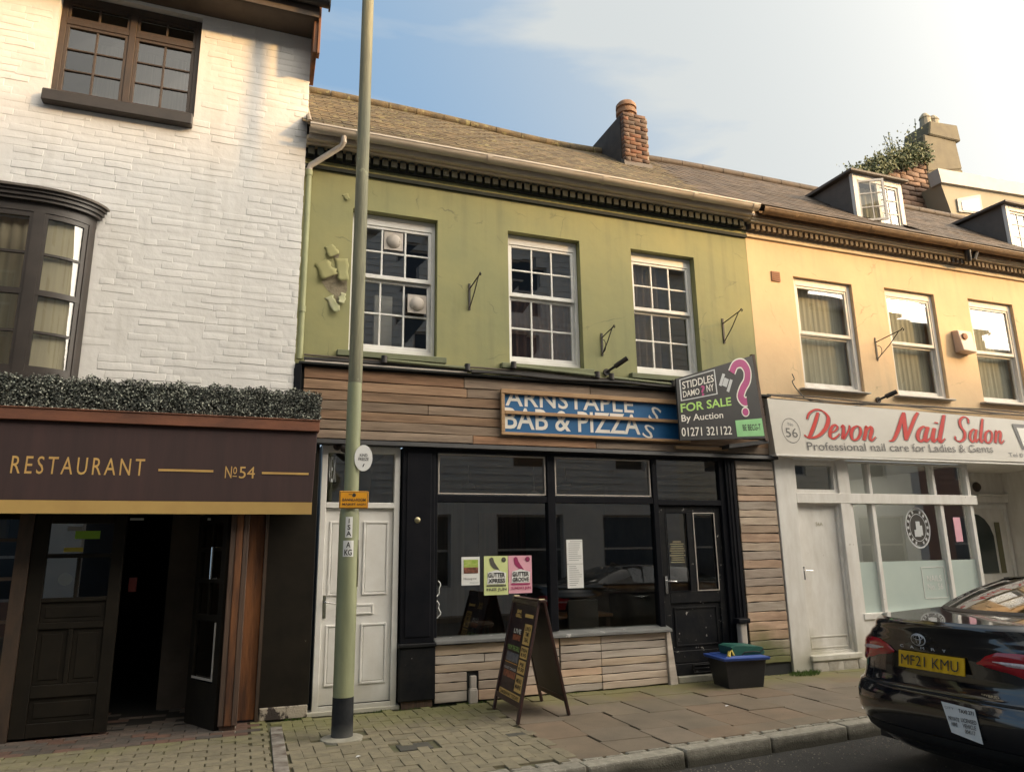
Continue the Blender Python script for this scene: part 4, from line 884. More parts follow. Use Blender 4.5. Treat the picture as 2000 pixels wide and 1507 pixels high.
def catmull(p, n=6):
    o = []
    q = [p[0]]+p+[p[-1]]
    for i in range(1, len(q)-2):
        for k in range(n):
            t_ = k/n; o.append(tuple(.5*((2*q[i][c])+(-q[i-1][c]+q[i+1][c])*t_+(2*q[i-1][c]-5*q[i][c]+4*q[i+1][c]-q[i+2][c])*t_*t_+(-q[i-1][c]+3*q[i][c]-3*q[i+1][c]+q[i+2][c])*t_**3) for c in range(3)))
    return o+[tuple(p[-1])]
def brush(word, x0, x1, zb, hs, m, parent, shear=.28, wd=.19, skew=0, off=(0, 0, 0), name='brush_lettering', thin=.4):
    tot = sum(G[c][0]+.04 for c in word); sx = (x1-x0)/tot; mb = MB(); cx = 0; kk = 0
    for c in word:
        for st in G[c][1]:
            pts = catmull(list(st)); k = len(pts); a_ = []; b_ = []
            for i, (px, pz, w_) in enumerate(pts):
                ax, az = pts[max(i-1, 0)][:2]; bx_, bz = pts[min(i+1, k-1)][:2]; dx, dz = bx_-ax, bz-az; l_ = math.hypot(dx, dz) or 1; nx, nz = -dz/l_, dx/l_
                h_ = wd*w_*(thin+(1-thin)*abs(nx*math.cos(.5)+nz*math.sin(.5)*-1))/1.0*.5*1.25
                a_.append((px+nx*h_, pz+nz*h_)); b_.append((px-nx*h_, pz-nz*h_))
            P = []
            kk += 1
            for (u_, v_) in a_+b_:
                X = x0+(cx+u_+v_*shear)*sx; Z = zb+v_*hs+skew*(X-x0); q = sp(X, Z)+NV*(.002+.0007*(kk % 3)); P.append(q+Vector(off))
            mb.add(P, [(i, i+1, k+i+1, k+i) for i in range(k-1)])
            
        cx += G[c][0]+.04
    return add(name, mb, m, parent, fixn=True)
for nm_, m_, wd_, o_, dx, dz in (('brush_lettering', 'salon_red', .15, 0, 0, 0), ('lettering_shadow', 'salon_ink', .12, .0024, .02, -.012)):
    for w_, a_, b_, zb_, hs_ in (('Devon', 7.28, 8.52, 3.045, .215), ('Nail', 8.86, 9.88, 3.07, .235), ('Salon', 10.12, 11.16, 3.105, .205)):
        brush(w_, a_+dx, b_+dx, zb_+dz, hs_, M[m_], sign, off=(0, o_, 0), wd=wd_, name=nm_)
def stx(name, body, x0, x1, z0, z1, m, par=sign, **k):
    O = sp(x0, z0); return add(name, text_flat(body, O, Vector((x1-x0, 0, 0)), sp(x0, z1)-O, (0, -1, 0), .003, **k), m, par)
O_ = sp(7.25, 2.868); add('strapline', text_flat('Professional nail care for Ladies & Gents', O_, Vector((3.6, 0, .085)), sp(7.25, 2.985)-O_, (0, -1, 0), .003), M['salon_ink'], sign)
stx('phone_lettering', 'Tel 01271 378', 11.18, 12.1, 2.90, 2.965, M['ink_grey'])
stx('house_number', '56', 6.92, 7.12, 3.04, 3.17, M['salon_ink'])
stx('house_number', 'No', 6.98, 7.07, 3.20, 3.25, M['ink_grey'])
mb = MB(); n = 40
ring = lambda r, rz: [sp(7.02+r*math.cos(2*math.pi*i/n), 3.135+rz*math.sin(2*math.pi*i/n))+Vector((0, -.002, 0)) for i in range(n)]
a_, b_ = ring(.155, .175), ring(.147, .167); mb.add(a_+b_, [(i, (i+1) % n, n+(i+1) % n, n+i) for i in range(n)]); add('number_ring', mb, M['salon_ink'], sign, fixn=True)
mb = MB(); mb.add([sp(11.72, 3.20)+Vector((0, -.002, 0)), sp(12.5, 3.12)+Vector((0, -.002, 0)), sp(12.5, 3.46)+Vector((0, -.002, 0)), sp(11.62, 3.44)+Vector((0, -.002, 0))], [(0, 1, 2, 3)]) 
mb = MB(); mb.add([sp(11.52, 3.02)+NV*.002, sp(12.3, 3.02)+NV*.002, sp(12.3, 3.44)+NV*.002, sp(11.44, 3.44)+NV*.002], [(0, 1, 2, 3)]); add('sticker', mb, M['board_black'], sign)
mb = MB(); mb.add([sp(11.57, 3.07)+NV*.004, sp(12.2, 3.07)+NV*.004, sp(12.2, 3.36)+NV*.004, sp(11.52, 3.38)+NV*.004], [(0, 1, 2, 3)]); add('sticker_panel', mb, M['letter_white'], sign)
stx('sticker_mark', 'X', 11.62, 11.86, 3.08, 3.30, M['salon_red'])
# salon shopfront
sfm = MB()
sfm.hexa([(6.785, -.045, .02), (7.085, -.045, -.01), (7.085, .12, -.01), (6.785, .12, .02), (6.785, -.045, 2.775), (7.12, -.045, 2.775), (7.12, .12, 2.775), (6.785, .12, 2.775)])
sfm.box(7.88, 8.06, -.03, .12, .06, 2.775); sfm.box(7.12, 7.88, -.02, .12, 2.74, 2.775)
spost = add('salon_pilasters', sfm, M['white_wood'], cream, bev=.006)
sfr = MB(); sfr.box(7.12, 10.55, -.035, .12, 2.165, 2.305)
for a in (8.06, 8.47, 9.72, 10.42): sfr.box(a, a+(.06 if a < 10 else .07), -.0, .10, 2.305, 2.74)
sfr.box(8.06, 10.49, 0, .1, 2.74, 2.775)
for a in (8.06, 8.47, 9.80, 10.42): sfr.box(a, a+.07, -.0, .10, .68, 2.165)
sfr.box(8.06, 10.50, -.04, .12, .60, .68)
sfo = add('salon_frame', sfr, M['white_wood'], cream, bev=.005)
for a, b in ((8.12, 8.47), (8.53, 9.72), (9.78, 10.42)):
    mb = MB(); mb.quad((a, .05, 2.305), (b, .05, 2.305), (b, .05, 2.74), (a, .05, 2.74)); add('transom_pane', mb, M['glass_salon'], sfo)
for a, b in ((8.13, 8.47), (8.54, 9.80), (9.87, 10.42)):
    mb = MB(); mb.quad((a, .05, .68), (b, .05, .68), (b, .05, 2.165), (a, .05, 2.165)); add('shop_pane', mb, M['glass_salon'], sfo)
    mb = MB(); mb.quad((a, .046, .68), (b, .046, .68), (b, .046, 1.36), (a, .046, 1.36)); add('frosted_film', mb, M['frost'], sfo)
mb = MB(); mb.box(8.06, 10.50, -.02, .12, -.01, .60); add('stall_riser', mb, M['white_wood'], cream)
mb = MB(); mb.box(10.42, 10.50, .12, .98, .60, 2.775); mb.box(10.44, 10.48, .10, .98, 0, .6); add('return_frame', mb, M['white_wood'], cream)
# oval etched emblem on the salon window
mb = MB(); n = 40
for (r0, r1) in ((.30, .275), (.20, .19)):
    A = [(9.35+r0*.80*math.cos(2*math.pi*i/n), .044, 1.83+r0*math.sin(2*math.pi*i/n)) for i in range(n)]; B = [(9.35+r1*.80*math.cos(2*math.pi*i/n), .044, 1.83+r1*math.sin(2*math.pi*i/n)) for i in range(n)]
    mb.add(A+B, [(i, (i+1) % n, n+(i+1) % n, n+i) for i in range(n)])
for i in range(16):
    if i in (4, 12): continue
    a = 2*math.pi*i/16; c, s = math.cos(a), math.sin(a); q = [(9.35+.80*rr*math.cos(a+da), .044, 1.83+rr*math.sin(a+da)) for rr, da in ((.215, -.09), (.262, -.07), (.262, .07), (.215, .09))]; mb.add(q, [(0, 1, 2, 3)])
mb.box(9.31, 9.39, .040, .044, 1.70, 1.92); mb.box(9.27, 9.31, .040, .044, 1.70, 1.80); mb.box(9.39, 9.43, .040, .044, 1.72, 1.86)
add('window_emblem', mb, M['grey_print'], sfo, fixn=True)
mb = MB(); mb.lathe((9.35, .048, 1.83), [(.0, -.001), (.25, -.001), (.25, .001)], 30, 'y'); add('emblem_disc', mb, M['car_dark'], sfo)
mb = MB().frame(9.30, 9.75, .83, 1.27, .040, .044, .008); add('price_panel', mb, M['paper'], sfo)
tx('window_lettering', 'NAILS\nNo. 56', 9.38, 9.68, .95, 1.15, .045, M['paper'], sfo)
mb = MB(); mb.box(10.08, 10.22, .040, .045, 1.62, 1.98); add('notice', mb, M['poster_pink'], sfo)
room('salon_room', 8.0, 10.42, .13, 4.4, 0, 2.76, M['room_salon'], cream)
mb = MB(); mb.box(8.9, 9.2, 2.2, 2.6, 0, 2.0); mb.box(8.2, 8.45, 1.2, 1.6, 0, 1.45); add('salon_furniture', mb, M['room'], cream)
mb = MB(); mb.box(8.5, 9.0, 1.3, 1.5, 2.71, 2.74); mb.box(9.4, 9.9, 2.1, 2.3, 2.71, 2.74); add('ceiling_lights', mb, M['lightpanel'], cream)
# salon side door
mb = MB(); mb.frame(7.12, 7.88, .20, 2.165, .02, .10, .035, .03, .03); sdr = add('flat_door', mb, M['white_wood'], cream, label='plain white door numbered 56A')
mb = MB(); mb.box(7.155, 7.845, .06, .10, .23, 2.135); add('leaf', mb, M['white_wood'], sdr, bev=.004)
mb = MB().frame(7.19, 7.81, .27, .42, .05, .06, .012); add('kick_panel', mb, M['white_wood'], sdr)
tx('door_number', '56A', 7.48, 7.60, 1.86, 1.91, .058, M['brass'], sdr)
mb = MB(); mb.box(7.17, 7.20, .045, .06, 1.15, 1.32); mb.tube([(7.185, .045, 1.27), (7.185, .01, 1.27), (7.30, .005, 1.265)], .008, 8); add('handle', mb, M['chrome'], sdr)
mb = MB(); mb.quad((7.12, .05, 2.305), (7.88, .05, 2.305), (7.88, .05, 2.74), (7.12, .05, 2.74)); add('fanlight_pane', mb, M['glass_salon'], cream)
mb = MB(); mb.frame(7.12, 7.88, 2.306, 2.739, .0, .09, .05); add('fanlight_frame', mb, M['white_wood'], cream)
room('flat_hall', 7.1, 7.9, .12, 2.0, 0, 2.76, M['room'], cream)
mb = MB(); mb.box(7.06, 7.90, -.09, .12, .13, .20); mb.box(7.06, 7.90, -.06, .12, .10, .13); add('door_sill', mb, M['white_wood'], cream, bev=.008)
st = variants('plinth_stone', .26, .15, .12, 4, .012, .02, mat('painted_stone', (.46, .43, .38), (.30, .27, .22), .85, 9, bump=.6), 2)
for i in range(4): inst('plinth_stone', random.choice(st), (7.20+i*.255, -.01, .045), cream)
mb = MB(); mb.box(6.14, 7.07, -.005, .08, -.02, .14); add('damp_plinth', mb, mat('damp_plinth', (.025, .024, .02), (.05, .05, .03), .9, 8), cream)
# recessed salon entrance
rc = MB(); rc.box(10.50, 12.66, 1.02, 1.10, 0, 2.9); rc.box(12.62, 12.70, -.05, 1.02, 0, 2.9); rc.quad((10.5, -.1, 2.80), (10.5, 1.1, 2.80), (12.7, 1.1, 2.80), (12.7, -.1, 2.80)); rcs = add('recess_walls', rc, M['white_wood'], cream)
rc = MB(); rc.frame(11.50, 12.58, .02, 2.24, .99, 1.02, .06); ed = add('salon_door', rc, M['upvc'], cream, label='white salon entrance door with an arched glass panel')
arc = [(12.42, 1.12), (12.42, 1.75)]+[(12.05+.37*math.cos(t_*math.pi/8), 1.75+.37*math.sin(t_*math.pi/8)) for t_ in range(1, 5)]
arc = [(11.80, 1.10), (12.22, 1.10), (12.22, 1.80)]+[(12.22-.42*(1-math.cos(t_*math.pi/12)), 1.80+.28*math.sin(t_*math.pi/12)) for t_ in range(1, 7)]
arc = [(11.78, 1.10), (12.18, 1.10), (12.18, 1.72), (12.12, 1.88), (12.02, 2.0), (11.9, 2.07), (11.78, 2.09)]
mb = MB(); mb.prism([(a, 1.012, b) for a, b in arc], (0, -.006, 0)); add('door_glass', mb, mat('salon_door_glass', (.05, .06, .055), rough=.08), ed)
mb = MB(); mb.prism([(12.24, 1.012, 1.10), (12.36, 1.012, 1.10), (12.36, 1.012, 1.95), (12.24, 1.012, 1.95)], (0, -.006, 0)); add('door_glass', mb, mat('sidelight_glass', (.16, .15, .08), rough=.1), ed)
mb = MB(); mb.box(10.5, 12.62, .96, 1.02, 2.28, 2.40); mb.box(11.9, 12.62, .94, 1.02, 2.40, 2.43); add('transom_ledge', mb, M['white_wood'], cream, bev=.006)
mb = MB(); mb.lathe((11.95, 1.015, 2.55), [(.0, -.05), (.06, -.05), (.085, -.02), (.085, 0)], 20, 'y'); add('bulkhead_lamp', mb, M['frame_brown'], cream, smooth=True)
mb = MB(); mb.box(12.57, 12.62, .25, .62, 1.46, 1.80); lbx = add('letterbox', mb, M['bin_black'], label='black letterbox on the side wall of the salon entrance', cat='letterbox', bev=.01)
def camera_unit(name, base, tip, lb, r=.035, m='iron'):
    b_, t_ = Vector(base), Vector(tip); d = (t_-b_).normalized()
    e = empty(name, base, lb, 'security camera')
    mb = MB(); mb.tube([b_, b_+(t_-b_)*.45], .018, 8); mb.lathe(b_, [(.0, -.01), (.045, -.01), (.045, .012), (.0, .013)], 14, 'y'); add('mount', mb, M[m], e, smooth=True)
    mb = MB(); mb.tube([b_+(t_-b_)*.4, t_], r, 12); add('housing', mb, M[m], e, smooth=True)
    mb = MB(); mb.tube([t_-d*.005, t_+d*.004], r*.6, 10); add('lens', mb, M['car_glass'], e)
camera_unit('security_camera', (12.60, .55, 2.72), (12.40, .30, 2.58), 'black security camera on the wall of the salon entrance', .05)
# wall things on the cream house
mb = MB(); mb.box(7.10, 7.25, -.018, 0, 5.385, 5.535)
for i in range(4): mb.box(7.12, 7.23, -.024, -.018, 5.41+i*.03, 5.425+i*.03)
add('air_brick', mb, M['terra_vent'], cream)
al = empty('alarm_box', (10.8, 0, 4.5), 'faded burglar alarm box on the cream wall between two windows', 'alarm')
mb = MB(); mb.hexa([(10.60, -.17, 4.58), (10.90, -.17, 4.56), (10.92, 0, 4.56), (10.62, 0, 4.58), (10.59, -.12, 4.93), (10.91, -.12, 4.93), (10.92, 0, 4.95), (10.60, 0, 4.95)]); add('cover', mb, M['alarm'], al, bev=.02, seg=2)
mb = MB(); mb.lathe((10.70, -.145, 4.82), [(.0, -.02), (.05, -.018), (.06, 0)], 16, 'y'); add('sounder', mb, M['terra_vent'], al, smooth=True)
camera_unit('security_camera', (8.84, -.02, 3.70), (9.02, -.20, 3.80), 'small dark security camera above the salon sign', .035)
# cables
def cable(name, pts, r, m, lb):
    q = catmull([(*p,) for p in pts], 5); mb = MB(); mb.tube(q, r, 6); add(name, mb, M[m], label=lb, cat='cable', smooth=True)
for k, (dz, r, lb) in enumerate(((0, .012, 'top cable of the bundle above the salon sign'), (-.025, .014, 'thick middle cable of the bundle above the salon sign'), (-.05, .010, 'lowest cable of the bundle above the salon sign'))):
    cable('cable', [(6.76+i*.6, -.07-.02*k-.01*math.sin(i*1.7+k), 3.645+dz-.012*i*.0+.018*math.sin(i*1.1+k*2)) for i in range(10)], r, 'cable_br', lb)
cable('cable', [(7.25, -.05, 3.98), (7.27, -.06, 3.90), (7.24, -.05, 3.86), (7.33, -.06, 3.72), (7.5, -.08, 3.60), (8.1, -.12, 3.55), (8.7, -.1, 3.62)], .007, 'cable', 'loose looping wire hanging on the cream wall beside the sign')
for k, (z, r, m_, lb) in enumerate(((3.665, .022, 'cable', 'fat black cable along the top of the wooden fascia'), (3.70, .012, 'cable_br', 'thin grey cable above the fat black one on the fascia'))):
    cable('cable', [(.55+i*.68, -.10-.02*(k == 0)*(i > 3), z+.010*math.sin(i*2.1+k)-(.0 if i < 5 else .008)) for i in range(9)], r, m_, lb)
cable('cable', [(2.45+i*.5, -.14, 3.645+.01*math.sin(i*2)) for i in range(7)], .020, 'cable', 'second black cable bundled beneath, from mid fascia to the sale board')
mb = MB(); mb.box(.56, 2.4, -.135, -.06, 3.625, 3.64); add('lead_strip', mb, M['gutter'], green)
# fluorescent sign lights above fascia
def striplight(x0, x1, z0, z1, lb):
    e = empty('strip_light', ((x0+x1)/2, -.14, z0), lb, 'light fitting')
    mb = MB(); mb.tube([(x0, -.14, z0), (x1, -.14, z1)], .02, 10); add('tube', mb, M['green_trim'], e, smooth=True)
    for x, z in ((x0, z0), (x1, z1)):
        mb = MB(); mb.tube([(x, -.145, z-.03), (x, -.145, z+.05)], .035, 10); mb.box(x-.02, x+.02, -.13, 0, z-.02, z+.02); add('end_cap', mb, M['iron'], e, smooth=True)
striplight(1.42, 2.40, 3.70, 3.68, 'left strip light tube on the green wall under the first window')
striplight(2.98, 4.10, 3.75, 3.71, 'middle strip light tube on the green wall under the second window')
striplight(4.30, 5.20, 3.70, 3.67, 'right strip light tube on the green wall beside the sale board')

# ================================================================== iron brackets
def bracket(x, z, w, h, lb, scroll=True, ang=0):
    e = empty('hanging_bracket', (x, 0, z), lb, 'bracket', 'iron hanging basket brackets on the upper walls')
    c, s = math.cos(ang), math.sin(ang)
    P = lambda d, zz: (x+d*s, -.012-d*c, z+zz)
    mb = MB(); mb.box(x-.012, x+.012, -.014, 0, z-h*.5, z+h*.5); add('back_plate', mb, M['iron'], e)
    mb = MB(); mb.tube([P(0, h*.30), P(w, h*.52), P(w+.03, h*.58), P(w+.045, h*.52), P(w+.03, h*.46)], .008, 6); add('arm', mb, M['iron'], e, smooth=True)
    mb = MB(); mb.tube([P(0, -h*.42), P(w*.5, h*.02), P(w*.9, h*.48)], .007, 6); add('strut', mb, M['iron'], e, smooth=True)
    if scroll:
        mb = MB(); mb.tube([P(.02+.06*abs(math.sin(t_)), -h*.1+.07*math.cos(t_)*1.2) for t_ in [i*.35 for i in range(9)]], .005, 6); add('scroll', mb, M['iron'], e, smooth=True)
bracket(2.47, 4.62, .30, .34, 'iron bracket on the green wall between the first and second windows', False, .1)
bracket(4.26, 4.17, .26, .30, 'iron bracket on the green wall between the second and third windows', True, .1)
bracket(6.17, 4.53, .34, .36, 'iron bracket on the green wall right of the third window', False, .1)
bracket(8.95, 4.50, .42, .36, 'iron bracket on the cream wall between the first two salon house windows', True, .15)
camera_unit('security_camera', (4.30, -.02, 3.80), (4.50, -.22, 3.95), 'grey security camera on the green wall below a bracket', .032, 'gutter_bk' if False else 'iron')
camera_unit('security_camera', (.95, -.06, 2.72), (1.08, -.22, 2.64), 'black security camera above the white side door', .04)

# ================================================================== blue takeaway sign
bs = empty('takeaway_sign', (4.06, -.08, 2.93), 'blue takeaway sign with cropped white letters in a rough wooden frame', 'sign')
SX0, SX1, SZ0, SZ1 = 2.82, 5.42, 2.915, 3.465
mb = MB(); mb.box(SX0+.02, SX1-.02, -.095, -.078, SZ0+.02, SZ1-.02); add('panel', mb, M['sign_blue'], bs)
fr = [(SX0, SX1, SZ1-.055, SZ1, -.14), (SX0, SX1, SZ0, SZ0+.035, -.13), (SX0, SX0+.045, SZ0+.036, SZ1-.056, -.135), (SX0+.046, SX1, 3.165, 3.205, -.138), (SX1-.04, SX1, SZ0+.036, 3.164, -.132)]
for a, b, c, d, y in fr:
    mb = MB(); mb.box(a, b, y, -.096, c, d); add('batten', mb, M['frame_wood'], bs, bev=.004)
def btx(name, body, x0, x1, z0, z1, **k): tx(name, body, x0, x1, z0, z1, -.0955, M['letter_white'], bs, off=.014, **k)
btx('sign_lettering', 'ARNSTAPLE', 2.885, 4.62, 3.268, 3.48, clip=(0, .66), space=1.05)
btx('sign_lettering', 'BAB & PIZZA', 2.868, 4.70, 2.99, 3.250)
for (cx, cz, a, h, w_) in ((4.72, 2.985, -.35, .17, .15), (4.82, 3.215, -.45, .19, .15)):
    c, s_ = math.cos(a), math.sin(a); add('sign_lettering', text_flat('S', (cx, -.0975, cz), Vector((c*w_, 0, s_*w_)), Vector((-s_*h, 0, c*h)), (0, -1, 0), .002), M['letter_white'], bs)
# ================================================================== for sale board
# tilted board: bottom-left, bottom-right, top-right, top-left
bl, br, trr, tl = Vector((5.135, -.32, 2.905)), Vector((6.47, -.30, 2.985)), Vector((6.38, -.30, 4.115)), Vector((5.13, -.32, 3.70))
fs = empty('sale_board', (5.8, -.3, 2.9), 'tilted black FOR SALE board with a magenta question mark and green strip', 'sign')
mb = MB(); off = Vector((0, .03, 0)); mb.hexa([bl, br, br+off, bl+off, tl, trr, trr+off, tl+off]); add('panel', mb, M['board_black'], fs, bev=.003)
mb = MB(); e1 = Vector((.05, .02, 0)); mb.hexa([br+Vector((.004, .005, -.03)), br+Vector((.05, .005, -.03)), br+Vector((.05, .06, -.03)), br+Vector((.004, .06, -.03)), trr+Vector((.004, .005, .02)), trr+Vector((.05, .005, .02)), trr+Vector((.05, .06, .02)), trr+Vector((.004, .06, .02))]); add('edge_batten', mb, M['timber_dk'], fs)
mb = MB(); mb.hexa([(5.9, -.28, 2.84), (6.54, -.28, 2.93), (6.54, -.05, 2.93), (5.9, -.05, 2.84), (5.9, -.28, 2.89), (6.54, -.28, 2.98), (6.54, -.05, 2.98), (5.9, -.05, 2.89)]); add('support_arm', mb, M['gutter_bk'], fs)
mb = MB(); mb.box(5.2, 6.0, -.12, -.06, 2.83, 2.87); add('support_batten', mb, M['frame_wood'], fs)
def bp_(u_, v_, k=0.0):   # board uv -> world (bilinear)
    a = bl.lerp(br, u_); b = tl.lerp(trr, u_); return a.lerp(b, v_)+Vector((0, -.002-k, 0))
def bt(name, body, u0, u1, v0, v1, m, **k):
    O = bp_(u0, v0); return add(name, text_flat(body, O, bp_(u1, v0)-O, bp_(u0, v1)-O, (0, -1, 0), .003, **k), m, fs)
def bq(name, u0, u1, v0, v1, m, k=.0, frame=0):
    mb = MB()
    if not frame: mb.add([bp_(u0, v0, k), bp_(u1, v0, k), bp_(u1, v1, k), bp_(u0, v1, k)], [(0, 1, 2, 3)])
    else:
        o_ = [bp_(u0, v0, k), bp_(u1, v0, k), bp_(u1, v1, k), bp_(u0, v1, k)]; i_ = [bp_(u0+frame, v0+frame, k), bp_(u1-frame, v0+frame, k), bp_(u1-frame, v1-frame, k), bp_(u0+frame, v1-frame, k)]
        mb.add(o_+i_, [(0, 1, 5, 4), (1, 2, 6, 5), (2, 3, 7, 6), (3, 0, 4, 7)])
    return add(name, mb, m, fs, fixn=True)
bq('agent_box', .04, .49, .62, .97, M['grey_print'], frame=.014)
bt('agent_lettering', 'STIDDLES', .07, .46, .80, .92, M['letter_white'], off=.01); bt('agent_lettering', 'DAMO', .07, .27, .67, .77, M['letter_white'], off=.01); bt('agent_lettering', 'NY', .36, .45, .68, .78, M['letter_white'], off=.01)
bt('agent_lettering', '?', .29, .34, .64, .79, M['magenta'], off=.02)
bt('sale_lettering', 'FOR SALE', .03, .64, .44, .58, M['lime'], off=.02)
bt('sale_lettering', 'By Auction', .03, .52, .26, .40, M['letter_white'], off=.01)
bt('phone_lettering', '01271 321122', .02, .60, .06, .20, M['letter_white'], off=.008)
bq('green_strip', .66, .99, .03, .24, M['mint'], k=.001); bt('strip_lettering', 'BE BECG-T', .74, .96, .10, .18, M['ink'], off=.01)
def bstroke(name, pts, w_, m, k):
    q = catmull([(a, b, 0) for a, b in pts], 6); A, B = [], []; n = len(q)
    for i, p in enumerate(q):
        a, b = q[max(i-1, 0)], q[min(i+1, n-1)]; d = Vector((b[0]-a[0], (b[1]-a[1])*.75)).normalized(); nx, nz = -d.y, d.x
        A.append(bp_(p[0]+nx*w_, p[1]+nz*w_*1.25, k)); B.append(bp_(p[0]-nx*w_, p[1]-nz*w_*1.25, k))
    mb = MB(); mb.add(A+B, [(i, i+1, n+i+1, n+i) for i in range(n-1)]); add(name, mb, m, fs, fixn=True)
qm = [(a, .46+(b-.35)*.84) for a, b in [(.70, .83), (.76, .93), (.85, .92), (.90, .80), (.88, .66), (.81, .55), (.77, .44), (.80, .36), (.84, .35)]]
bstroke('question_outline', qm, .052, M['letter_white'], .001); bstroke('question_mark', qm, .038, M['magenta'], .002)
for r, m_, k in ((.05, 'letter_white', .001), (.038, 'magenta', .002)):
    mb = MB(); mb.add([bp_(.80+r*math.cos(i*.393), .335+r*1.25*math.sin(i*.393), k+.002) for i in range(16)], [tuple(range(16))]); add('question_dot', mb, M[m_], fs, fixn=True)
for (cx, cy, l_, w_) in ((.565, .80, .13, .035), (.605, .755, .085, .06), (.65, .70, .13, .035)):
    c, s = math.cos(1.05), math.sin(1.05); P = [(cx+dx*c-dy*s, cy+(dx*s+dy*c)*1.3) for dx, dy in ((-l_/2, -w_/2), (l_/2, -w_/2), (l_/2, w_/2), (-l_/2, w_/2))]
    mb = MB(); mb.add([bp_(a, b, .001) for a, b in P], [(0, 1, 2, 3)]); add('gavel_print', mb, M['grey_print'], fs, fixn=True)

# ================================================================== WHITE BRICK HOUSE + restaurant
WX0, WX1, WY = -5.2, .452, -.10
white = empty('white_brick_house', (-2, 0, 0), 'white painted brick house with brown casements above the restaurant awning', 'building')
ww = (-2.165, -.76, 6.34, 7.62)
holes = [ww, (-3.75, -1.60, 3.2, 4.98)]
add('wall', wall_holes(WX0, WX1, 2.95, 7.95, WY, holes, .16), M['white_wall'], white)
mb = MB(); mb.quad((WX1, WY, 2.95), (WX1, 4, 2.95), (WX1, 4, 8.4), (WX1, WY, 8.0)); add('side_wall', mb, M['white_wall'], white)
wb = variants('brick', .25, .0715, .024, 18, .008, .0065, M['white_wall'], 3); bl_ = []
z = 2.98; j = 0
while z < 7.9:
    x = WX0+(.0 if j % 2 else .117)+random.uniform(-.03, .03)
    wob = random.uniform(-.004, .004)
    while x < WX1-.02:
        ln = random.choice([.262, .27, .25, .30, .125]) if random.random() < .85 else random.uniform(.13, .40)
        a, b = x, min(x+ln, WX1+.002); x += ln+.002
        zz = z+.040+wob+.008*math.sin(a*1.3+z)
        if any(a < h[1]+.0 and b > h[0]-.0 and zz > h[2]-.04 and zz < h[3]+.04 for h in holes): continue
        if zz > 4.95 and zz < 5.16 and b < -1.42: continue
        if a < -3.2 or b-a < .05: continue
        pr_ = random.gauss(-.0004, .0014)
        if random.random() < .12: pr_ = .0005
        bl_.append((((a+b)/2, WY-pr_+.011, zz), (random.gauss(-.028, .022), random.uniform(-.02, .02), random.uniform(-.006, .006)), ((b-a+.004)/.25, 1, random.uniform(1.0, 1.14))))
    z += .0815; j += 1
pieces('brick', bl_, wb, white, 300, lambda q: abs(q[0][0]+.6)+abs(q[0][2]-5.0)*.8, 'brick_courses')
# upper casement
x0, x1, z0, z1 = ww
y = WY+.07
f = MB().frame(x0+.005, x1-.005, z0+.01, z1-.005, y, y+.08, .055, .09, .05); xm = (x0+x1)/2; f.box(xm-.035, xm+.035, y-.004, y+.08, z0+.06, z1-.095); zt = 7.28
f.box(x0+.06, xm-.035, y-.002, y+.075, zt-.035, zt+.035); f.box(xm+.035, x1-.06, y-.002, y+.075, zt-.035, zt+.035)
wn = add('casement_window', f, M['frame_brown'], white, bev=.004, label='brown painted casement window with small panes')
for a, b in ((x0+.06, xm-.035), (xm+.035, x1-.06)):
    q = MB(); q.frame(a, b, z0+.06, zt-.036, y+.006, y+.05, .035); c0, c1, d0, d1 = a+.035, b-.035, z0+.095, zt-.071; cm_ = (c0+c1)/2
    q.box(cm_-.011, cm_+.011, y+.012, y+.042, d0, d1)
    for k in (1, 2):
        zz = d0+(d1-d0)*k/3; q.box(c0, cm_-.011, y+.014, y+.040, zz-.009, zz+.009); q.box(cm_+.011, c1, y+.014, y+.040, zz-.009, zz+.009)
    q.frame(a, b, zt+.036, z1-.096, y+.008, y+.05, .03); q.box(cm_-.011, cm_+.011, y+.012, y+.042, zt+.066, z1-.126)
    add('casement', q, M['frame_brown'], wn, bev=.003)
    for (p0, p1) in ((c0, cm_), (cm_, c1)):
        for k in range(3):
            za, zb = d0+(d1-d0)*k/3, d0+(d1-d0)*(k+1)/3; t_ = random.uniform(-.004, .004); g_ = MB(); g_.quad((p0, y+.03+t_, za), (p1, y+.03-t_, za), (p1, y+.03, zb), (p0, y+.03+t_, zb)); add('pane', g_, M['glass'], wn)
        g_ = MB(); g_.quad((p0, y+.03, zt+.06), (p1, y+.03, zt+.06), (p1, y+.032, z1-.12), (p0, y+.032, z1-.12)); add('pane', g_, M['glass'], wn)
mb = MB(); mb.hexa([(x0-.03, WY-.10, 6.19), (x1-.005, WY-.10, 6.19), (x1-.005, y, 6.19), (x0-.03, y, 6.19), (x0-.03, WY-.10, 6.325), (x1-.005, WY-.10, 6.325), (x1-.005, y, 6.345), (x0-.03, y, 6.345)]); add('sill', mb, M['frame_dark'], wn, bev=.01)
room('upper_room', WX0+.1, WX1-.05, .22, 3, 5.6, 7.7, M['room'], white)
mb = MB(); mb.box(-2.0, -1.0, .9, .93, 6.3, 7.7); add('room_screen', mb, M['net'], white)
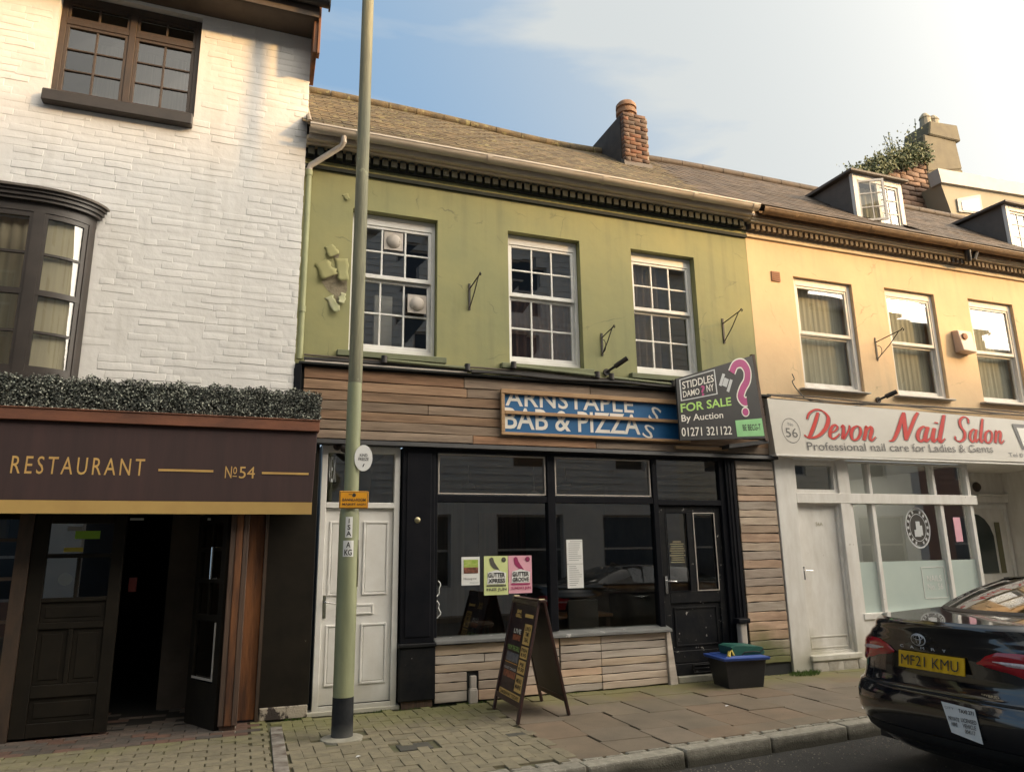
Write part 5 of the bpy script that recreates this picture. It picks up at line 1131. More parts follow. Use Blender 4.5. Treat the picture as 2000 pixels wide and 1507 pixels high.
# bow window
def bow(x): # plan y of the glass line for x
    xr, xf = -1.58, -2.12
    if x < xf and x > -3.25: return WY-.27
    if x >= xf: t_ = (x-xf)/(xr-xf)
    else: t_ = (-3.25-x)/(.54)
    t_ = min(1, max(0, t_)); return WY-.27*(1-t_**2.4)**(1/1.7)
def bow_band(xs, offo, offi, z0, z1, mb):
    """band following the bow plan, offo outward / offi inward offsets"""
    P = []
    for x in xs:
        e = 1e-3; d = Vector((2*e, bow(x+e)-bow(x-e))).normalized(); nrm = Vector((d.y, -d.x)); P.append((Vector((x, bow(x))), nrm))
    n = len(P); V_ = []
    for z in (z0, z1):
        for p, nr in P: q = p+nr*offo; V_.append((q.x, q.y, z))
        for p, nr in P: q = p-nr*offi; V_.append((q.x, q.y, z))
    F = []
    for i in range(n-1):
        F += [(i, i+1, 2*n+i+1, 2*n+i), (n+i+1, n+i, 3*n+i, 3*n+i+1), (2*n+i, 2*n+i+1, 3*n+i+1, 3*n+i), (i+1, i, n+i, n+i+1)]
    F += [(0, 2*n, 3*n, n), (n-1, 2*n-1, 4*n-1, 3*n-1)]
    mb.add(V_, F); return mb
def xr_(a, b, n=14):
    return [a+(b-a)*i/n for i in range(n+1)]
fine = xr_(-3.78, -3.25, 10)[:-1]+xr_(-3.25, -2.12, 6)[:-1]+xr_(-2.12, -1.62, 12)+[-1.60, -1.59, -1.582]
bw = MB(); bow_band(fine, .015, .05, 4.86, 4.955, bw)
bwo = add('bow_window', bw, M['frame_dark'], white, label='curved dark bow window just above the hedge', smooth=True)
c_ = MB(); bow_band(fine, .02, .05, 3.2, 3.28, c_); add('bow_sill', c_, M['frame_dark'], bwo, smooth=True)
c_ = MB(); bow_band(fine, .06, .05, 4.956, 4.99, c_); bow_band(fine, .08, .05, 4.991, 5.03, c_); bow_band(fine, .10, .05, 5.031, 5.06, c_); add('bow_cornice', c_, M['frame_dark'], bwo, smooth=True)
c_ = MB(); bow_band(fine, .125, .05, 5.061, 5.085, c_); add('bow_flashing', c_, M['lead'], bwo, smooth=True)
st_ = MB(); SX = [(-3.30, -3.20), (-2.69, -2.60), (-2.06, -1.965), (-1.625, -1.585)]
for a, b in SX: bow_band(xr_(a, b, 3), .018, .05, 3.281, 4.859, st_)
add('bow_mullion', st_, M['frame_dark'], bwo, smooth=True)
br_ = MB()
for a, b in ((-2.60, -2.06), (-1.965, -1.625), (-3.20, -2.69)):
    xs = xr_(a, b, 8)
    for z in (3.66, 4.44): bow_band(xs, .006, .03, z-.012, z+.012, br_)
    bow_band(xs, .012, .035, 4.02, 4.075, br_); bow_band(xs, .008, .03, 3.281, 3.33, br_); bow_band(xs, .008, .03, 4.81, 4.859, br_)
    bow_band([a, a+.03], .008, .03, 3.331, 4.809, br_); bow_band([b-.03, b], .008, .03, 3.331, 4.809, br_)
add('bow_sash', br_, M['frame_dark'], bwo, smooth=True)
for a, b in ((-2.60, -2.06), (-1.965, -1.625), (-3.20, -2.69)):
    xs = xr_(a, b, 8)
    for z0_, z1_ in ((3.33, 3.66), (3.66, 4.03), (4.06, 4.44), (4.44, 4.82)):
        g_ = MB(); V_ = [(x, bow(x)+.006, z) for z in (z0_, z1_) for x in xs]; n = len(xs); g_.add(V_, [(i, i+1, n+i+1, n+i) for i in range(n-1)]); add('curved_pane', g_, M['glass'], bwo, smooth='all')
curtain('bow_blind', -3.7, -1.66, 3.2, 4.95, .05, M['blind'], bwo, .012, .1)
cb2 = MB(); xs = xr_(-1.95, -1.64, 8); n = len(xs); cb2.add([(x, bow(x)+.05, z) for z in (3.25, 4.9) for x in xs], [(i, i+1, n+i+1, n+i) for i in range(n-1)]); add('curved_blind', cb2, M['blind'], bwo, smooth='all')
# eaves and roof of the white house
mb = MB(); mb.box(WX0, .50, -.48, WY+.02, 7.66, 7.70); mb.box(WX0, .50, -.50, -.47, 7.66, 7.86); add('soffit', mb, M['soffit'], white)
gutter(WX0, .60, -.57, 7.84, .075, M['gutter_bk'], white)
mb = MB(); mb.tube([(.60, -.57, 7.80), (.615, -.57, 7.80)], .075, 12); add('gutter_end', mb, M['gutter_bk'], white)
mb = MB(); mb.hexa([(.452, -.42, 7.25), (.50, -.42, 7.25), (.50, -.06, 7.05), (.452, -.06, 7.05), (.452, -.44, 7.70), (.50, -.44, 7.70), (.50, -.04, 7.95), (.452, -.04, 7.95)]); mb.box(.50, .53, -.46, -.35, 7.22, 7.86); add('bargeboard', mb, M['timber_red'], white, bev=.004)
mb = MB(); mb.hexa([(WX0, -.60, 7.90), (.56, -.60, 7.90), (.56, 3, 11), (WX0, 3, 11), (WX0, -.60, 7.95), (.56, -.60, 7.95), (.56, 3, 11.05), (WX0, 3, 11.05)]); add('roof', mb, M['slate'], white)
mb = MB(); mb.quad((WX0, 6, 7.9), (.56, 6, 7.9), (.56, 3, 11), (WX0, 3, 11)); add('roof_back', mb, M['slate'], white)
# restaurant ground floor
mb = MB(); mb.box(.29, .765, -.045, .12, .12, 2.80); pl = add('dark_pilaster', mb, M['brown_dark'], white, bev=.005)
mb = MB(); mb.box(.30, .755, -.055, .12, .0, .12); add('flaking_plinth', mb, mat('flaking_plinth', (.42, .37, .30), (.05, .04, .035), .9, 5, st=(1.5, 1, 1.5), bump=.6, vt=(.48, .54)), white, bev=.008)
mb = MB(); mb.box(.26, .292, -.07, .12, -.01, 2.3); add('door_post', mb, M['frame_brown'], white)
mb = MB(); mb.box(.07, .258, -.03, .12, .02, 2.3); add('stained_panel', mb, M['timber_red'], white, bev=.004)
for a, b, c in ((-.07, -.02, 'timber_dk'), (-.018, .045, 'timber_red'), (.047, .10, 'timber_dk')):
    mb = MB(); mb.box(a, b, -.34-random.uniform(0, .01), -.03, .04, 2.3); add('timber_post', mb, M[c], white, bev=.006)
mb = MB(); mb.box(-.055, .085, -.32, -.03, -.02, .04); add('post_foot', mb, M['timber_dk'], white, bev=.006)
mb = MB(); mb.box(-.10, .10, -.42, -.02, -.03, -.012+.01); add('threshold_mortar', mb, M['concrete'], pave)
# left leaf
dl = MB(); a, b = -1.80, -1.025; y0, y1 = .0, .05
dl.box(a, a+.13, y0, y1, .02, 2.3); dl.box(b-.11, b, y0, y1, .02, 2.3)
for z0_, z1_ in ((.02, .14), (.35, .46), (.94, 1.0), (1.18, 1.22), (1.90, 2.3)): dl.box(a+.13, b-.11, y0, y1, z0_, z1_)
dl.box((a+b)/2+.01-.02, (a+b)/2+.01+.02, y0, y1, .46, .94); dl.box((a+b)/2+.01-.015, (a+b)/2+.01+.015, y0, y1, 1.22, 1.58); dl.box(a+.13, b-.11, y0, y1, 1.58, 1.62)
dlo = add('restaurant_door', dl, M['brown_dark'], white, label='closed dark left leaf of the restaurant door with glass upper panes', bev=.005)
for (p0, p1, q0, q1) in ((a+.13, b-.11, .14, .35), (a+.13, (a+b)/2-.01, .46, .94), ((a+b)/2+.03, b-.11, .46, .94), (a+.13, b-.11, 1.0, 1.18)):
    mb = MB(); mb.box(p0, p1, .02, .04, q0, q1); mb.box(p0+.04, p1-.04, .012, .02, q0+.04, q1-.04); add('door_panel', mb, M['brown_dark'], dlo, bev=.006)
for q0, q1 in ((1.22, 1.58), (1.62, 1.90)):
    mb = MB(); mb.quad((a+.13, .025, q0), (b-.11, .025, q0), (b-.11, .025, q1), (a+.13, .025, q1)); add('door_glass', mb, M['glass_shop'], dlo)
mb = MB(); mb.box(-1.52, -1.30, .015, .02, .24, .27); add('letter_slot', mb, M['black'], dlo)
mb = MB(); mb.box(-1.46, -1.25, .019, .022, 1.755, 1.83); add('hygiene_sticker', mb, mat('lime_sticker', (.22, .42, .02), rough=.5), dlo)
mb = MB(); mb.box(-1.53, -1.41, .019, .022, 1.83, 1.87); add('white_sticker', mb, M['ink_grey'], dlo)
mb = MB(); mb.box(-1.54, -1.38, .019, .022, 1.635, 1.675); add('yellow_sticker', mb, mat('dull_yellow_sticker', (.42, .34, .03), rough=.5), dlo)
mb = MB(); mb.lathe((-1.55, .3, 1.38), [(.0, -.01), (.06, -.01), (.06, .01)], 20, 'y'); add('round_dish', mb, mat('dim_dish', (.25, .24, .13), rough=.6), dlo)
# right leaf: opened inward, hinge at the timber post
hx, hy = -.10, -.30; ang = R_(118); c, s = math.cos(ang), math.sin(ang)   # direction of the leaf from hinge inwards
def lp(d, t, z): return (hx+c*d-s*t*-1*0+t*s, hy+s*d-t*c, z)
def lbox(mb, d0, d1, t0, t1, z0, z1): mb.hexa([lp(d0, t0, z0), lp(d1, t0, z0), lp(d1, t1, z0), lp(d0, t1, z0), lp(d0, t0, z1), lp(d1, t0, z1), lp(d1, t1, z1), lp(d0, t1, z1)])
rl = MB(); Wd = .60
lbox(rl, 0, .09, 0, .045, -.0, 1.98); lbox(rl, Wd-.08, Wd, 0, .045, 0, 1.98)
for z0_, z1_ in ((0, .40), (.96, 1.02), (1.32, 1.36), (1.62, 1.66), (1.90, 1.98)): lbox(rl, .09, Wd-.08, 0, .045, z0_, z1_)
lbox(rl, Wd/2-.012, Wd/2+.012, .005, .04, 1.02, 1.90)
rlo = add('restaurant_door', rl, M['brown_dark'], white, label='right leaf of the restaurant door standing open', fixn=True)
g_ = MB(); g_.add([lp(.09, .02, .40), lp(Wd-.08, .02, .40), lp(Wd-.08, .02, 1.90), lp(.09, .02, 1.90)], [(0, 1, 2, 3)]); add('door_glass', g_, M['glass_shop'], rlo)
g_ = MB(); lbox(g_, .095, .115, -.006, .0, .42, .95); lbox(g_, .115, Wd-.09, -.006, .0, .42, .44); add('pale_bead', g_, M['coping'], rlo, fixn=True)
g_ = MB(); g_.tube([lp(.16, 0, 1.36), lp(.16, -.06, 1.36), lp(.16, -.06, 1.66), lp(.16, 0, 1.66)], .012, 8); add('pull_handle', g_, M['chrome'], rlo, smooth=True)
# header, left display window
mb = MB(); mb.box(WX0, .77, -.02, .12, 2.3, 2.95); add('awning_backing', mb, M['brown_dark'], white)
mb = MB(); mb.box(-1.92, -1.80, -.02, .12, 0, 2.3); add('door_post', mb, M['frame_brown'], white)
mb = MB(); mb.box(-4.5, -1.92, .0, .08, .52, .58); 
for z in (1.02, 1.40, 1.75): mb.box(-4.5, -1.92, .01, .06, z-.015, z+.015)
mb.box(-4.5, -1.92, 0, .08, 2.1, 2.3); dwn = add('display_window', mb, M['frame_brown'], white)
mb = MB(); mb.quad((-4.5, .04, .58), (-1.92, .04, .58), (-1.92, .04, 2.1), (-4.5, .04, 2.1)); add('display_pane', mb, M['glass_shop'], dwn)
mb = MB(); mb.box(-4.5, -1.92, -.01, .1, .14, .52); mb2 = add('window_base', mb, mat('mottled_board', (.27, .235, .17), (.14, .12, .09), .8, 5, bump=.2), white)
mb = MB(); mb.box(-4.5, -1.92, .0, .1, 0, .14); add('window_kick', mb, M['brown_dark'], white)
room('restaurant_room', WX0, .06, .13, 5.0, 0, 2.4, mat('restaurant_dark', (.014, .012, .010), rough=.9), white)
mb = MB(); mb.box(-1.0, -.93, .35, .40, 1.24, 1.38); add('fire_box', mb, M['red_box'], label='small red box on the wall inside the dark restaurant doorway', cat='box')
mb = MB(); mb.box(-1.0, -.88, -.02, .0, 1.93, 1.95); mb.box(-.30, -.27, -.03, 0, 1.93, 1.95); add('ceiling_strip', mb, M['grey_print'], white)
mb = MB(); mb.box(-.70, -.14, 1.0, 1.04, 0, 2.1); add('inner_door', mb, M['room_dark'], white)
mb = MB(); mb.box(-2.25, -2.1, .3, .4, 1.78, 1.95); add('jar', mb, M['curtain_tan'], label='pale jar on the top shelf of the left restaurant window', cat='jar')
# awning
aw = empty('awning', (-1, -.5, 1.97), 'oxblood restaurant awning with gold lettering and a gold valance', 'awning')
AX0, AX1 = -5.0, .70
mb = MB(); mb.hexa([(AX0, -.50, 2.08), (AX1-.03, -.50, 2.08), (AX1-.03, -.02, 2.08), (AX0, -.02, 2.08), (AX0, -.46, 2.80), (AX1-.005, -.46, 2.80), (AX1-.005, -.02, 2.80), (AX0, -.02, 2.80)]); add('fabric', mb, M['awning'], aw, bev=.006)
mb = MB(); mb.box(AX0, AX1-.03, -.505, -.49, 1.965, 2.082); add('valance', mb, M['gold'], aw)
for xs_ in (-1.35, -.35, .28): 
    mb = MB(); mb.box(xs_, xs_+.006, -.492, -.455, 2.12, 2.79); 
mb = MB(); mb.box(AX0, AX1+.012, -.50, -.02, 2.80, 2.905); mb.box(AX0, AX1+.02, -.51, -.02, 2.905, 2.918); add('flashing', mb, M['copper'], aw, bev=.004)
mb = MB(); mb.box(AX1-.028, AX1-.0, -.40, -.02, 2.60, 2.79); add('awning_bracket', mb, M['gutter_bk'], aw)
def atx(name, body, x0, x1, z0, z1, **k):
    f_ = lambda z: -.50+.04*(z-2.08)/.72
    O = Vector((x0, f_(z0), z0)); return add(name, text_flat(body, O, Vector((x1-x0, 0, 0)), Vector((0, f_(z1)-f_(z0), z1-z0)), (0, -1, 0), .003, **k), M['gold_letter'], aw)
atx('awning_lettering', 'RESTAURANT', -1.93, -.865, 2.315, 2.475, space=1.35)
atx('awning_lettering', 'N', -.158, -.098, 2.31, 2.425); atx('awning_lettering', 'o', -.085, -.052, 2.35, 2.42); atx('awning_lettering', '54', -.03, .115, 2.31, 2.425)
for a_, b_, z_ in ((-.745, -.265, 2.372), (.18, .625, 2.365)):
    mb = MB(); y_ = -.50+.04*(z_-2.08)/.72; mb.box(a_, b_, y_-.006, y_+.002, z_-.009, z_+.012); add('gold_rule', mb, M['gold_letter'], aw)
mb = MB(); mb.box(-.088, -.05, -.4885, -.484, 2.325, 2.333); add('gold_rule', mb, M['gold_letter'], aw)
# hedge on the awning
hd = empty('artificial_hedge', (-1, -.26, 2.92), 'clipped artificial box hedge running along the top of the awning', 'hedge')
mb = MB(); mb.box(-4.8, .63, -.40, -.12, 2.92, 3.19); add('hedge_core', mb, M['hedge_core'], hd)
mb = MB()
def leafp(p, nrm, s, r=None):
    u_ = nrm.orthogonal().normalized(); a = random.uniform(0, 6.28); u1 = u_*math.cos(a)+nrm.cross(u_)*math.sin(a); u1 = (u1+nrm*random.uniform(-.2, .9)).normalized(); v1 = nrm.cross(u1).normalized()
    mb.add([p-v1*s*.15, p+u1*s*.5-v1*s*.38, p+u1*s, p+u1*s*.5+v1*s*.38], [(0, 1, 2, 3)])
for i in range(26000):
    x = random.uniform(-3.0, .72); t_ = random.random()
    lump = .014*math.sin(x*17)+.012*math.sin(x*41+2)
    if t_ < .60: p = Vector((x, -.425-random.uniform(0, .045)+lump*.4, random.uniform(2.915, 3.215+lump))); nr = Vector((0, -1, .1))
    elif t_ < .90: p = Vector((x, random.uniform(-.46, -.10), 3.20+lump+random.uniform(-.01, .035))); nr = Vector((0, -.2, 1))
    else: p = Vector((random.uniform(.62, .715), random.uniform(-.46, -.10), random.uniform(2.92, 3.21))); nr = Vector((1, 0, .1))
    leafp(p, (nr+Vector((random.uniform(-.7, .7), random.uniform(-.7, .7), random.uniform(-.7, .7)))).normalized(), random.uniform(.012, .026))
add('hedge_foliage', mb, M['leaf_dk'], hd, kind='stuff')

# ================================================================== lamp post
LX, LY = .968, -1.04
lamp = empty('lamp_post', (LX, LY, 0), 'tall green painted lamp post with a black base standing on the block paving', 'lamp post')
mb = MB(); mb.lathe((LX, LY, 0), [(.098, .0), (.095, .02), (.093, .34)], 28); add('black_base', mb, M['black_band'], lamp, smooth=True)
mb = MB(); mb.lathe((LX, LY, 0), [(.092, .338), (.092, 1.88), (.090, 1.94), (.080, 1.985), (.071, 2.01)], 28); add('lower_shaft', mb, M['lamp_green'], lamp, smooth=True)
mb = MB(); mb.lathe((LX+.01, LY, 0), [(.069, 2.005), (.069, 2.9), (.068, 3.2)], 24); add('middle_shaft', mb, M['lamp_green'], lamp, smooth=True)
mb = MB(); mb.lathe((LX+.012, LY, 0), [(.068, 3.199), (.066, 5.0), (.062, 9.0)], 24); add('upper_shaft', mb, M['lamp_old'], lamp, smooth=True)
mb = MB(); mb.tube([(LX+.012, LY, 9.0), (LX+.0, LY-.3, 9.3), (LX, LY-1.2, 9.45)], .035, 10); mb.box(LX-.12, LX+.12, LY-1.9, LY-1.2, 9.38, 9.5); add('lantern_arm', mb, M['lamp_old'], lamp)
mb = MB(); mb.lathe((LX, LY, -.03), [(.19, 0), (.185, .032), (.15, .04), (.10, .045)], 18); add('mortar_collar', mb, M['concrete'], lamp)
mb = MB(); mb.tube([(LX+.082, LY-.04, 1.70), (LX+.088, LY-.045, 1.5), (LX+.086, LY-.045, 1.28)], .006, 6); add('access_door_edge', mb, M['lamp_old'], lamp)
# oval sign, orange sign, stickers
ov = empty('oval_sign', (1.07, LY-.07, 2.34), 'white oval sign clipped to the right of the lamp post', 'sign')
mb = MB(); n = 32; fd = Vector((.0, -1, 0)); cxo, czo = 1.072, 2.462
mb.prism([(cxo+.085*math.cos(2*math.pi*i/n), LY-.075, czo+.125*math.sin(2*math.pi*i/n)) for i in range(n)], (0, .008, 0)); add('disc', mb, M['paper'], ov)
tx('oval_lettering', 'KIND\nFREEZE', cxo-.048, cxo+.048, czo-.025, czo+.04, LY-.0755, M['ink'], ov, off=.01)
tx('oval_mark', '/', cxo-.01, cxo+.012, czo-.085, czo-.055, LY-.0755, M['ink'], ov, off=.05)
mb = MB(); mb.box(LX+.02, 1.1, LY-.066, LY-.05, 2.44, 2.48); add('clip', mb, M['chrome'], ov)
og = empty('orange_sign', (.985, LY-.08, 1.98), 'small orange notice strapped to the lamp post', 'sign')
mb = MB(); mb.box(.856, 1.124, LY-.105, LY-.095, 1.985, 2.145); add('plate', mb, M['orange'], og, bev=.006)
mb = MB().frame(.862, 1.118, 1.991, 2.139, LY-.1065, LY-.105, .004); add('border', mb, M['ink'], og)
tx('notice_lettering', 'BANNU-FOOM', .885, 1.098, 2.052, 2.078, LY-.1065, M['ink'], og, off=.02); tx('notice_lettering', 'MAJKET SIGN', .885, 1.098, 2.008, 2.034, LY-.1065, M['ink'], og, off=.02)
mb = MB(); mb.lathe((.99, LY-.106, 2.108), [(0, -.001), (.018, -.001), (.018, .0)], 14, 'y'); mb.box(.94, .97, LY-.107, LY-.105, 2.112, 2.118); add('notice_mark', mb, M['ink'], og)
mb = MB(); mb.tube([(LX+.01+.072*math.cos(i*.5236), LY+.072*math.sin(i*.5236), 2.06) for i in range(13)], .006, 5); add('strap', mb, M['gutter_bk'], og)
def wrap(name, a0, a1, z0, z1, m, lb, body=None):
    mb = MB(); n = 8; r = .0935; V_ = [(LX+r*math.sin(R_(a0+(a1-a0)*i/n)), LY-r*math.cos(R_(a0+(a1-a0)*i/n)), z) for z in (z0, z1) for i in range(n+1)]; mb.add(V_, [(i, i+1, n+2+i, n+1+i) for i in range(n)])
    o = add(name, mb, m, label=lb, cat='sticker')
    if body:
        vs, fs_ = text_mesh(body, off=.02); X = [v.x for v in vs]; Y = [v.y for v in vs]
        P = []
        for v in vs:
            t_ = (v.x-min(X))/(max(X)-min(X)); u_ = (v.y-min(Y))/(max(Y)-min(Y)); a = R_(a0+(a1-a0)*(.15+.7*t_)); P.append((LX+(r+.0015)*math.sin(a), LY-(r+.0015)*math.cos(a), z0+(z1-z0)*(.08+.84*u_)))
        q = MB(); q.add(P, fs_); add('sticker_lettering', q, M['ink'], o)
wrap('sticker', -28, 12, 1.72, 1.91, M['paper'], 'upper rectangular white sticker on the lamp post below the orange notice', 'I\nS\nA')
wrap('sticker', -38, 22, 1.55, 1.695, M['paper'], 'lower torn white sticker on the lamp post', 'A\nKG')

# ================================================================== posters
def poster(x0, x1, z0, z1, m, lb, y=.018):
    e = empty('poster', ((x0+x1)/2, y, z0), lb, 'poster'); mb = MB(); mb.quad((x0, y, z0), (x1, y+.002, z0), (x1, y, z1), (x0, y, z1)); add('sheet', mb, m, e); return e
p = poster(2.375, 2.59, 1.215, 1.525, M['paper'], 'small white poster with a green field photo, leftmost of the window posters')
mb = MB(); mb.quad((2.40, .014, 1.41), (2.57, .014, 1.41), (2.57, .014, 1.495), (2.40, .014, 1.495)); add('print', mb, M['photo_green'], p)
mb = MB(); mb.quad((2.40, .014, 1.345), (2.57, .014, 1.345), (2.57, .014, 1.41), (2.40, .014, 1.41)); add('print', mb, M['photo_red'], p)
tx('caption', 'Housegrow', 2.40, 2.55, 1.27, 1.30, .016, M['ink'], p); tx('caption', 'Allotments', 2.47, 2.575, 1.235, 1.25, .016, M['ink_grey'], p)
def event_poster(x0, x1, z0, z1, m, lb, a, b, c_, ink):
    p = poster(x0, x1, z0, z1, m, lb); w_ = x1-x0; h_ = z1-z0; X = lambda u_: x0+u_*w_; Z = lambda v_: z0+v_*h_
    mb = MB(); mb.add([(X(u_), .0145, Z(v_)) for u_, v_ in ((.22, .93), (.30, .97), (.38, .95), (.42, .85), (.52, .75), (.66, .62), (.60, .64), (.46, .66), (.36, .70), (.26, .78))], [tuple(range(10))]); add('bird_print', mb, ink, p, fixn=True)
    mb = MB(); mb.lathe((X(.82), .0145, Z(.90)), [(.028, 0), (.022, 0), (.022, -.0005), (.028, -.0005)], 16, 'y'); add('round_mark', mb, ink, p)
    mb = MB(); mb.add([(X(u_), .0152, Z(v_)) for u_, v_ in ((.12, .28), (.88, .28), (.92, .56), (.5, .64), (.16, .58))], [tuple(range(5))]); add('panel_print', mb, M['paper'], p, fixn=True)
    tx('poster_lettering', a, X(.17), X(.86), Z(.45), Z(.57), .014, M['ink'], p, off=.03); tx('poster_lettering', b, X(.17), X(.86), Z(.31), Z(.42), .014, M['ink'], p, off=.03)
    mb = MB(); mb.quad((X(.1), .0145, Z(.22)), (X(.9), .0145, Z(.22)), (X(.9), .0145, Z(.26)), (X(.1), .0145, Z(.26))); add('rule_print', mb, ink, p)
    tx('poster_lettering', c_, X(.1), X(.92), Z(.09), Z(.18), .014, ink, p, off=.03)
event_poster(2.64, 2.93, 1.10, 1.53, M['poster_lime'], 'pale lime poster with a dark bird, left of the pink one', 'GUTTER', 'XPRESS', 'FREE JUN', M['aboard'])
event_poster(2.935, 3.225, 1.11, 1.53, M['poster_pink'], 'pink poster with a dark bird beside the lime one', 'GUTTER', 'GROOVE', 'SUNDAY JUN', M['magenta_dk'])
p = poster(3.675, 3.885, 1.145, 1.705, M['paper'], 'long white typed notice taped to the right shop window')
for i in range(22):
    if i in (10, 11): continue
    z = 1.68-i*.024; w_ = random.uniform(.08, .17); mb = MB(); x_ = 3.70 if i % 11 else 3.72; mb.quad((x_, .0165, z), (x_+w_, .0165, z), (x_+w_, .0165, z+.005), (x_, .0165, z+.005)); add('typed_line', mb, M['ink_grey'], p)
mb = MB(); mb.box(3.67, 3.89, .0155, .0165, 1.42, 1.424); add('sheet_fold', mb, M['ink_grey'], p)

# ================================================================== A-board
A1, A2 = Vector((2.585, -.465, 0)), Vector((2.565, -1.245, 0)); B1, B2 = Vector((3.165, -.285, 0)), Vector((3.145, -1.065, 0)); T1, T2 = Vector((2.885, -.355, 1.085)), Vector((2.865, -1.135, 1.085))
ab = empty('sandwich_board', (2.87, -.77, 0), 'dark wooden folding menu board standing open on the pavement', 'sandwich board')
def bar(mb, a, b, side, w_, nrm, th):
    """bar from a to b, width w_ towards side, thickness th along nrm"""
    s_ = side.normalized()*w_; n_ = nrm.normalized()*th; mb.hexa([a, a+s_, a+s_+n_, a+n_, b, b+s_, b+s_+n_, b+n_])
for (q1, q2, tname, face) in ((A1, A2, 'front', 1), (B1, B2, 'rear', -1)):
    t1 = T1+Vector((-.012*face, 0, 0)); t2 = T2+Vector((-.012*face, 0, 0))
    sd_ = (q2-q1).normalized(); upv = (t1-q1).normalized(); nr = sd_.cross(upv).normalized()
    if nr.x*face > 0: nr = -nr
    th = .028
    for (q, t_, s_) in ((q1, t1, sd_), (q2, t2, -sd_)):
        mb = MB(); bar(mb, q, t_, s_, .042, nr, th); add('leg', mb, M['aframe'], ab, bev=.004, fixn=True)
    lo_ = .11
    P = lambda u_, v_: (q1.lerp(q2, u_)).lerp(t1.lerp(t2, u_), v_)
    mb = MB(); bar(mb, P(.05, .115), P(.95, .115), upv, .05, nr, th*.9); add('rail', mb, M['aframe'], ab, bev=.004, fixn=True)
    mb = MB(); bar(mb, P(.05, .95), P(.95, .95), upv, .05, nr, th*.9); add('rail', mb, M['aframe'], ab, bev=.004, fixn=True)
    mb = MB(); k = nr*(th*.45); mb.hexa([P(.05, .14)+k*.6, P(.95, .14)+k*.6, P(.95, .14)+k, P(.05, .14)+k, P(.05, .96)+k*.6, P(.95, .96)+k*.6, P(.95, .96)+k, P(.05, .96)+k]); pn = add('board', mb, M['aboard'] if face < 0 else M['poster_dk'], ab, fixn=True)
    if face > 0:
        kk = nr*(th*.45+.002)
        def pq(name, u0, u1, v0, v1, m_, kx=0):
            mb = MB(); k2 = kk+nr*kx; mb.add([P(u0, v0)+k2, P(u1, v0)+k2, P(u1, v1)+k2, P(u0, v1)+k2], [(0, 1, 2, 3)]); return add(name, mb, M[m_], pn)
        def pt(body, u0, u1, v0, v1, m_, **kw):
            O = P(u0, v0)+kk; add('menu_lettering', text_flat(body, O, P(u1, v0)-P(u0, v0), P(u0, v1)-P(u0, v0), nr, .002, **kw), M[m_], pn)
        pq('menu_print', .10, .90, .155, .205, 'menu_yel'); pt('TAKEAWAY TODAY', .14, .86, .165, .195, 'ink', off=.02)
        for v0, v1 in ((.225, .36), (.375, .485), (.50, .60), (.615, .79)): pq('menu_print', .64, .90, v0, v1, 'menu_yel')
        pt('MENU\nMAINS', .67, .87, .25, .335, 'ink', off=.02); pt('PIE\n9.50', .67, .87, .395, .465, 'ink', off=.02); pt('FISH\n8.95', .67, .87, .515, .585, 'ink', off=.02); pt('LUNCH\nTIME\nDEAL', .67, .87, .64, .77, 'ink', off=.02)
        pq('menu_print', .12, .58, .23, .31, 'poster_dk'); pq('menu_print', .14, .60, .31, .365, 'menu_red'); pt('ROAST DINNER', .14, .60, .375, .395, 'grey_print')
        pq('menu_print', .12, .60, .43, .435, 'orange'); pq('menu_print', .14, .60, .445, .52, 'menu_blue'); pt('FROM THE GRILL', .14, .60, .54, .58, 'lime')
        pq('menu_print', .25, .55, .63, .68, 'menu_red'); pt('LIVE', .26, .54, .69, .73, 'letter_white', off=.02)
        pt('BAR\nGRILL', .22, .46, .83, .90, 'menu_yel', off=.04); pq('menu_print', .58, .88, .845, .875, 'menu_yel')
mb = MB(); bar(mb, T1+Vector((-.035, .02, -.01)), T2+Vector((-.035, -.03, -.01)), Vector((1, 0, 0)), .075, Vector((0, 0, 1)), .028); add('top_rail', mb, M['aframe'], ab, bev=.006, fixn=True)
for q in (T1+Vector((0, -.02, .02)), T2+Vector((0, .01, .02))): 
    mb = MB(); mb.tube([q+Vector((-.03, 0, 0)), q+Vector((.03, 0, 0))], .008, 8); add('hinge', mb, M['brass'], ab)

# ================================================================== recycling boxes
BX, BY, BA = 5.64, -.42, R_(-8)
def rot_z(p, c0, a): x_, y_ = p[0]-c0[0], p[1]-c0[1]; return (c0[0]+x_*math.cos(a)-y_*math.sin(a), c0[1]+x_*math.sin(a)+y_*math.cos(a), p[2])
def tub(x, y, z, w0, d0, w1, d1, h, a, th=.012):
    mb = MB(); c0 = (x, y)
    def rect(w_, d_, zz): return [rot_z((x-w_/2, y-d_/2, zz), c0, a), rot_z((x+w_/2, y-d_/2, zz), c0, a), rot_z((x+w_/2, y+d_/2, zz), c0, a), rot_z((x-w_/2, y+d_/2, zz), c0, a)]
    P = rect(w0, d0, z)+rect(w1, d1, z+h)+rect(w1-2*th, d1-2*th, z+h)+rect(w0-2*th, d0-2*th, z+th)
    mb.add(P, [(3, 2, 1, 0)]+[(i, (i+1) % 4, 4+(i+1) % 4, 4+i) for i in range(4)]+[(4+i, 4+(i+1) % 4, 8+(i+1) % 4, 8+i) for i in range(4)]+[(8+i, 8+(i+1) % 4, 12+(i+1) % 4, 12+i) for i in range(4)]+[(12, 13, 14, 15)]); return mb
rb = empty('recycling_box', (BX, BY, 0), 'black recycling box with a blue rim standing by the shop door', 'recycling box')
add('tub', tub(BX, BY, 0, .44, .36, .52, .44, .31, BA), M['bin_black'], rb, bev=.012, seg=2)
add('rim', tub(BX, BY, .305, .58, .50, .60, .52, .035, BA, .05), M['bin_blue'], rb, bev=.01, seg=2)
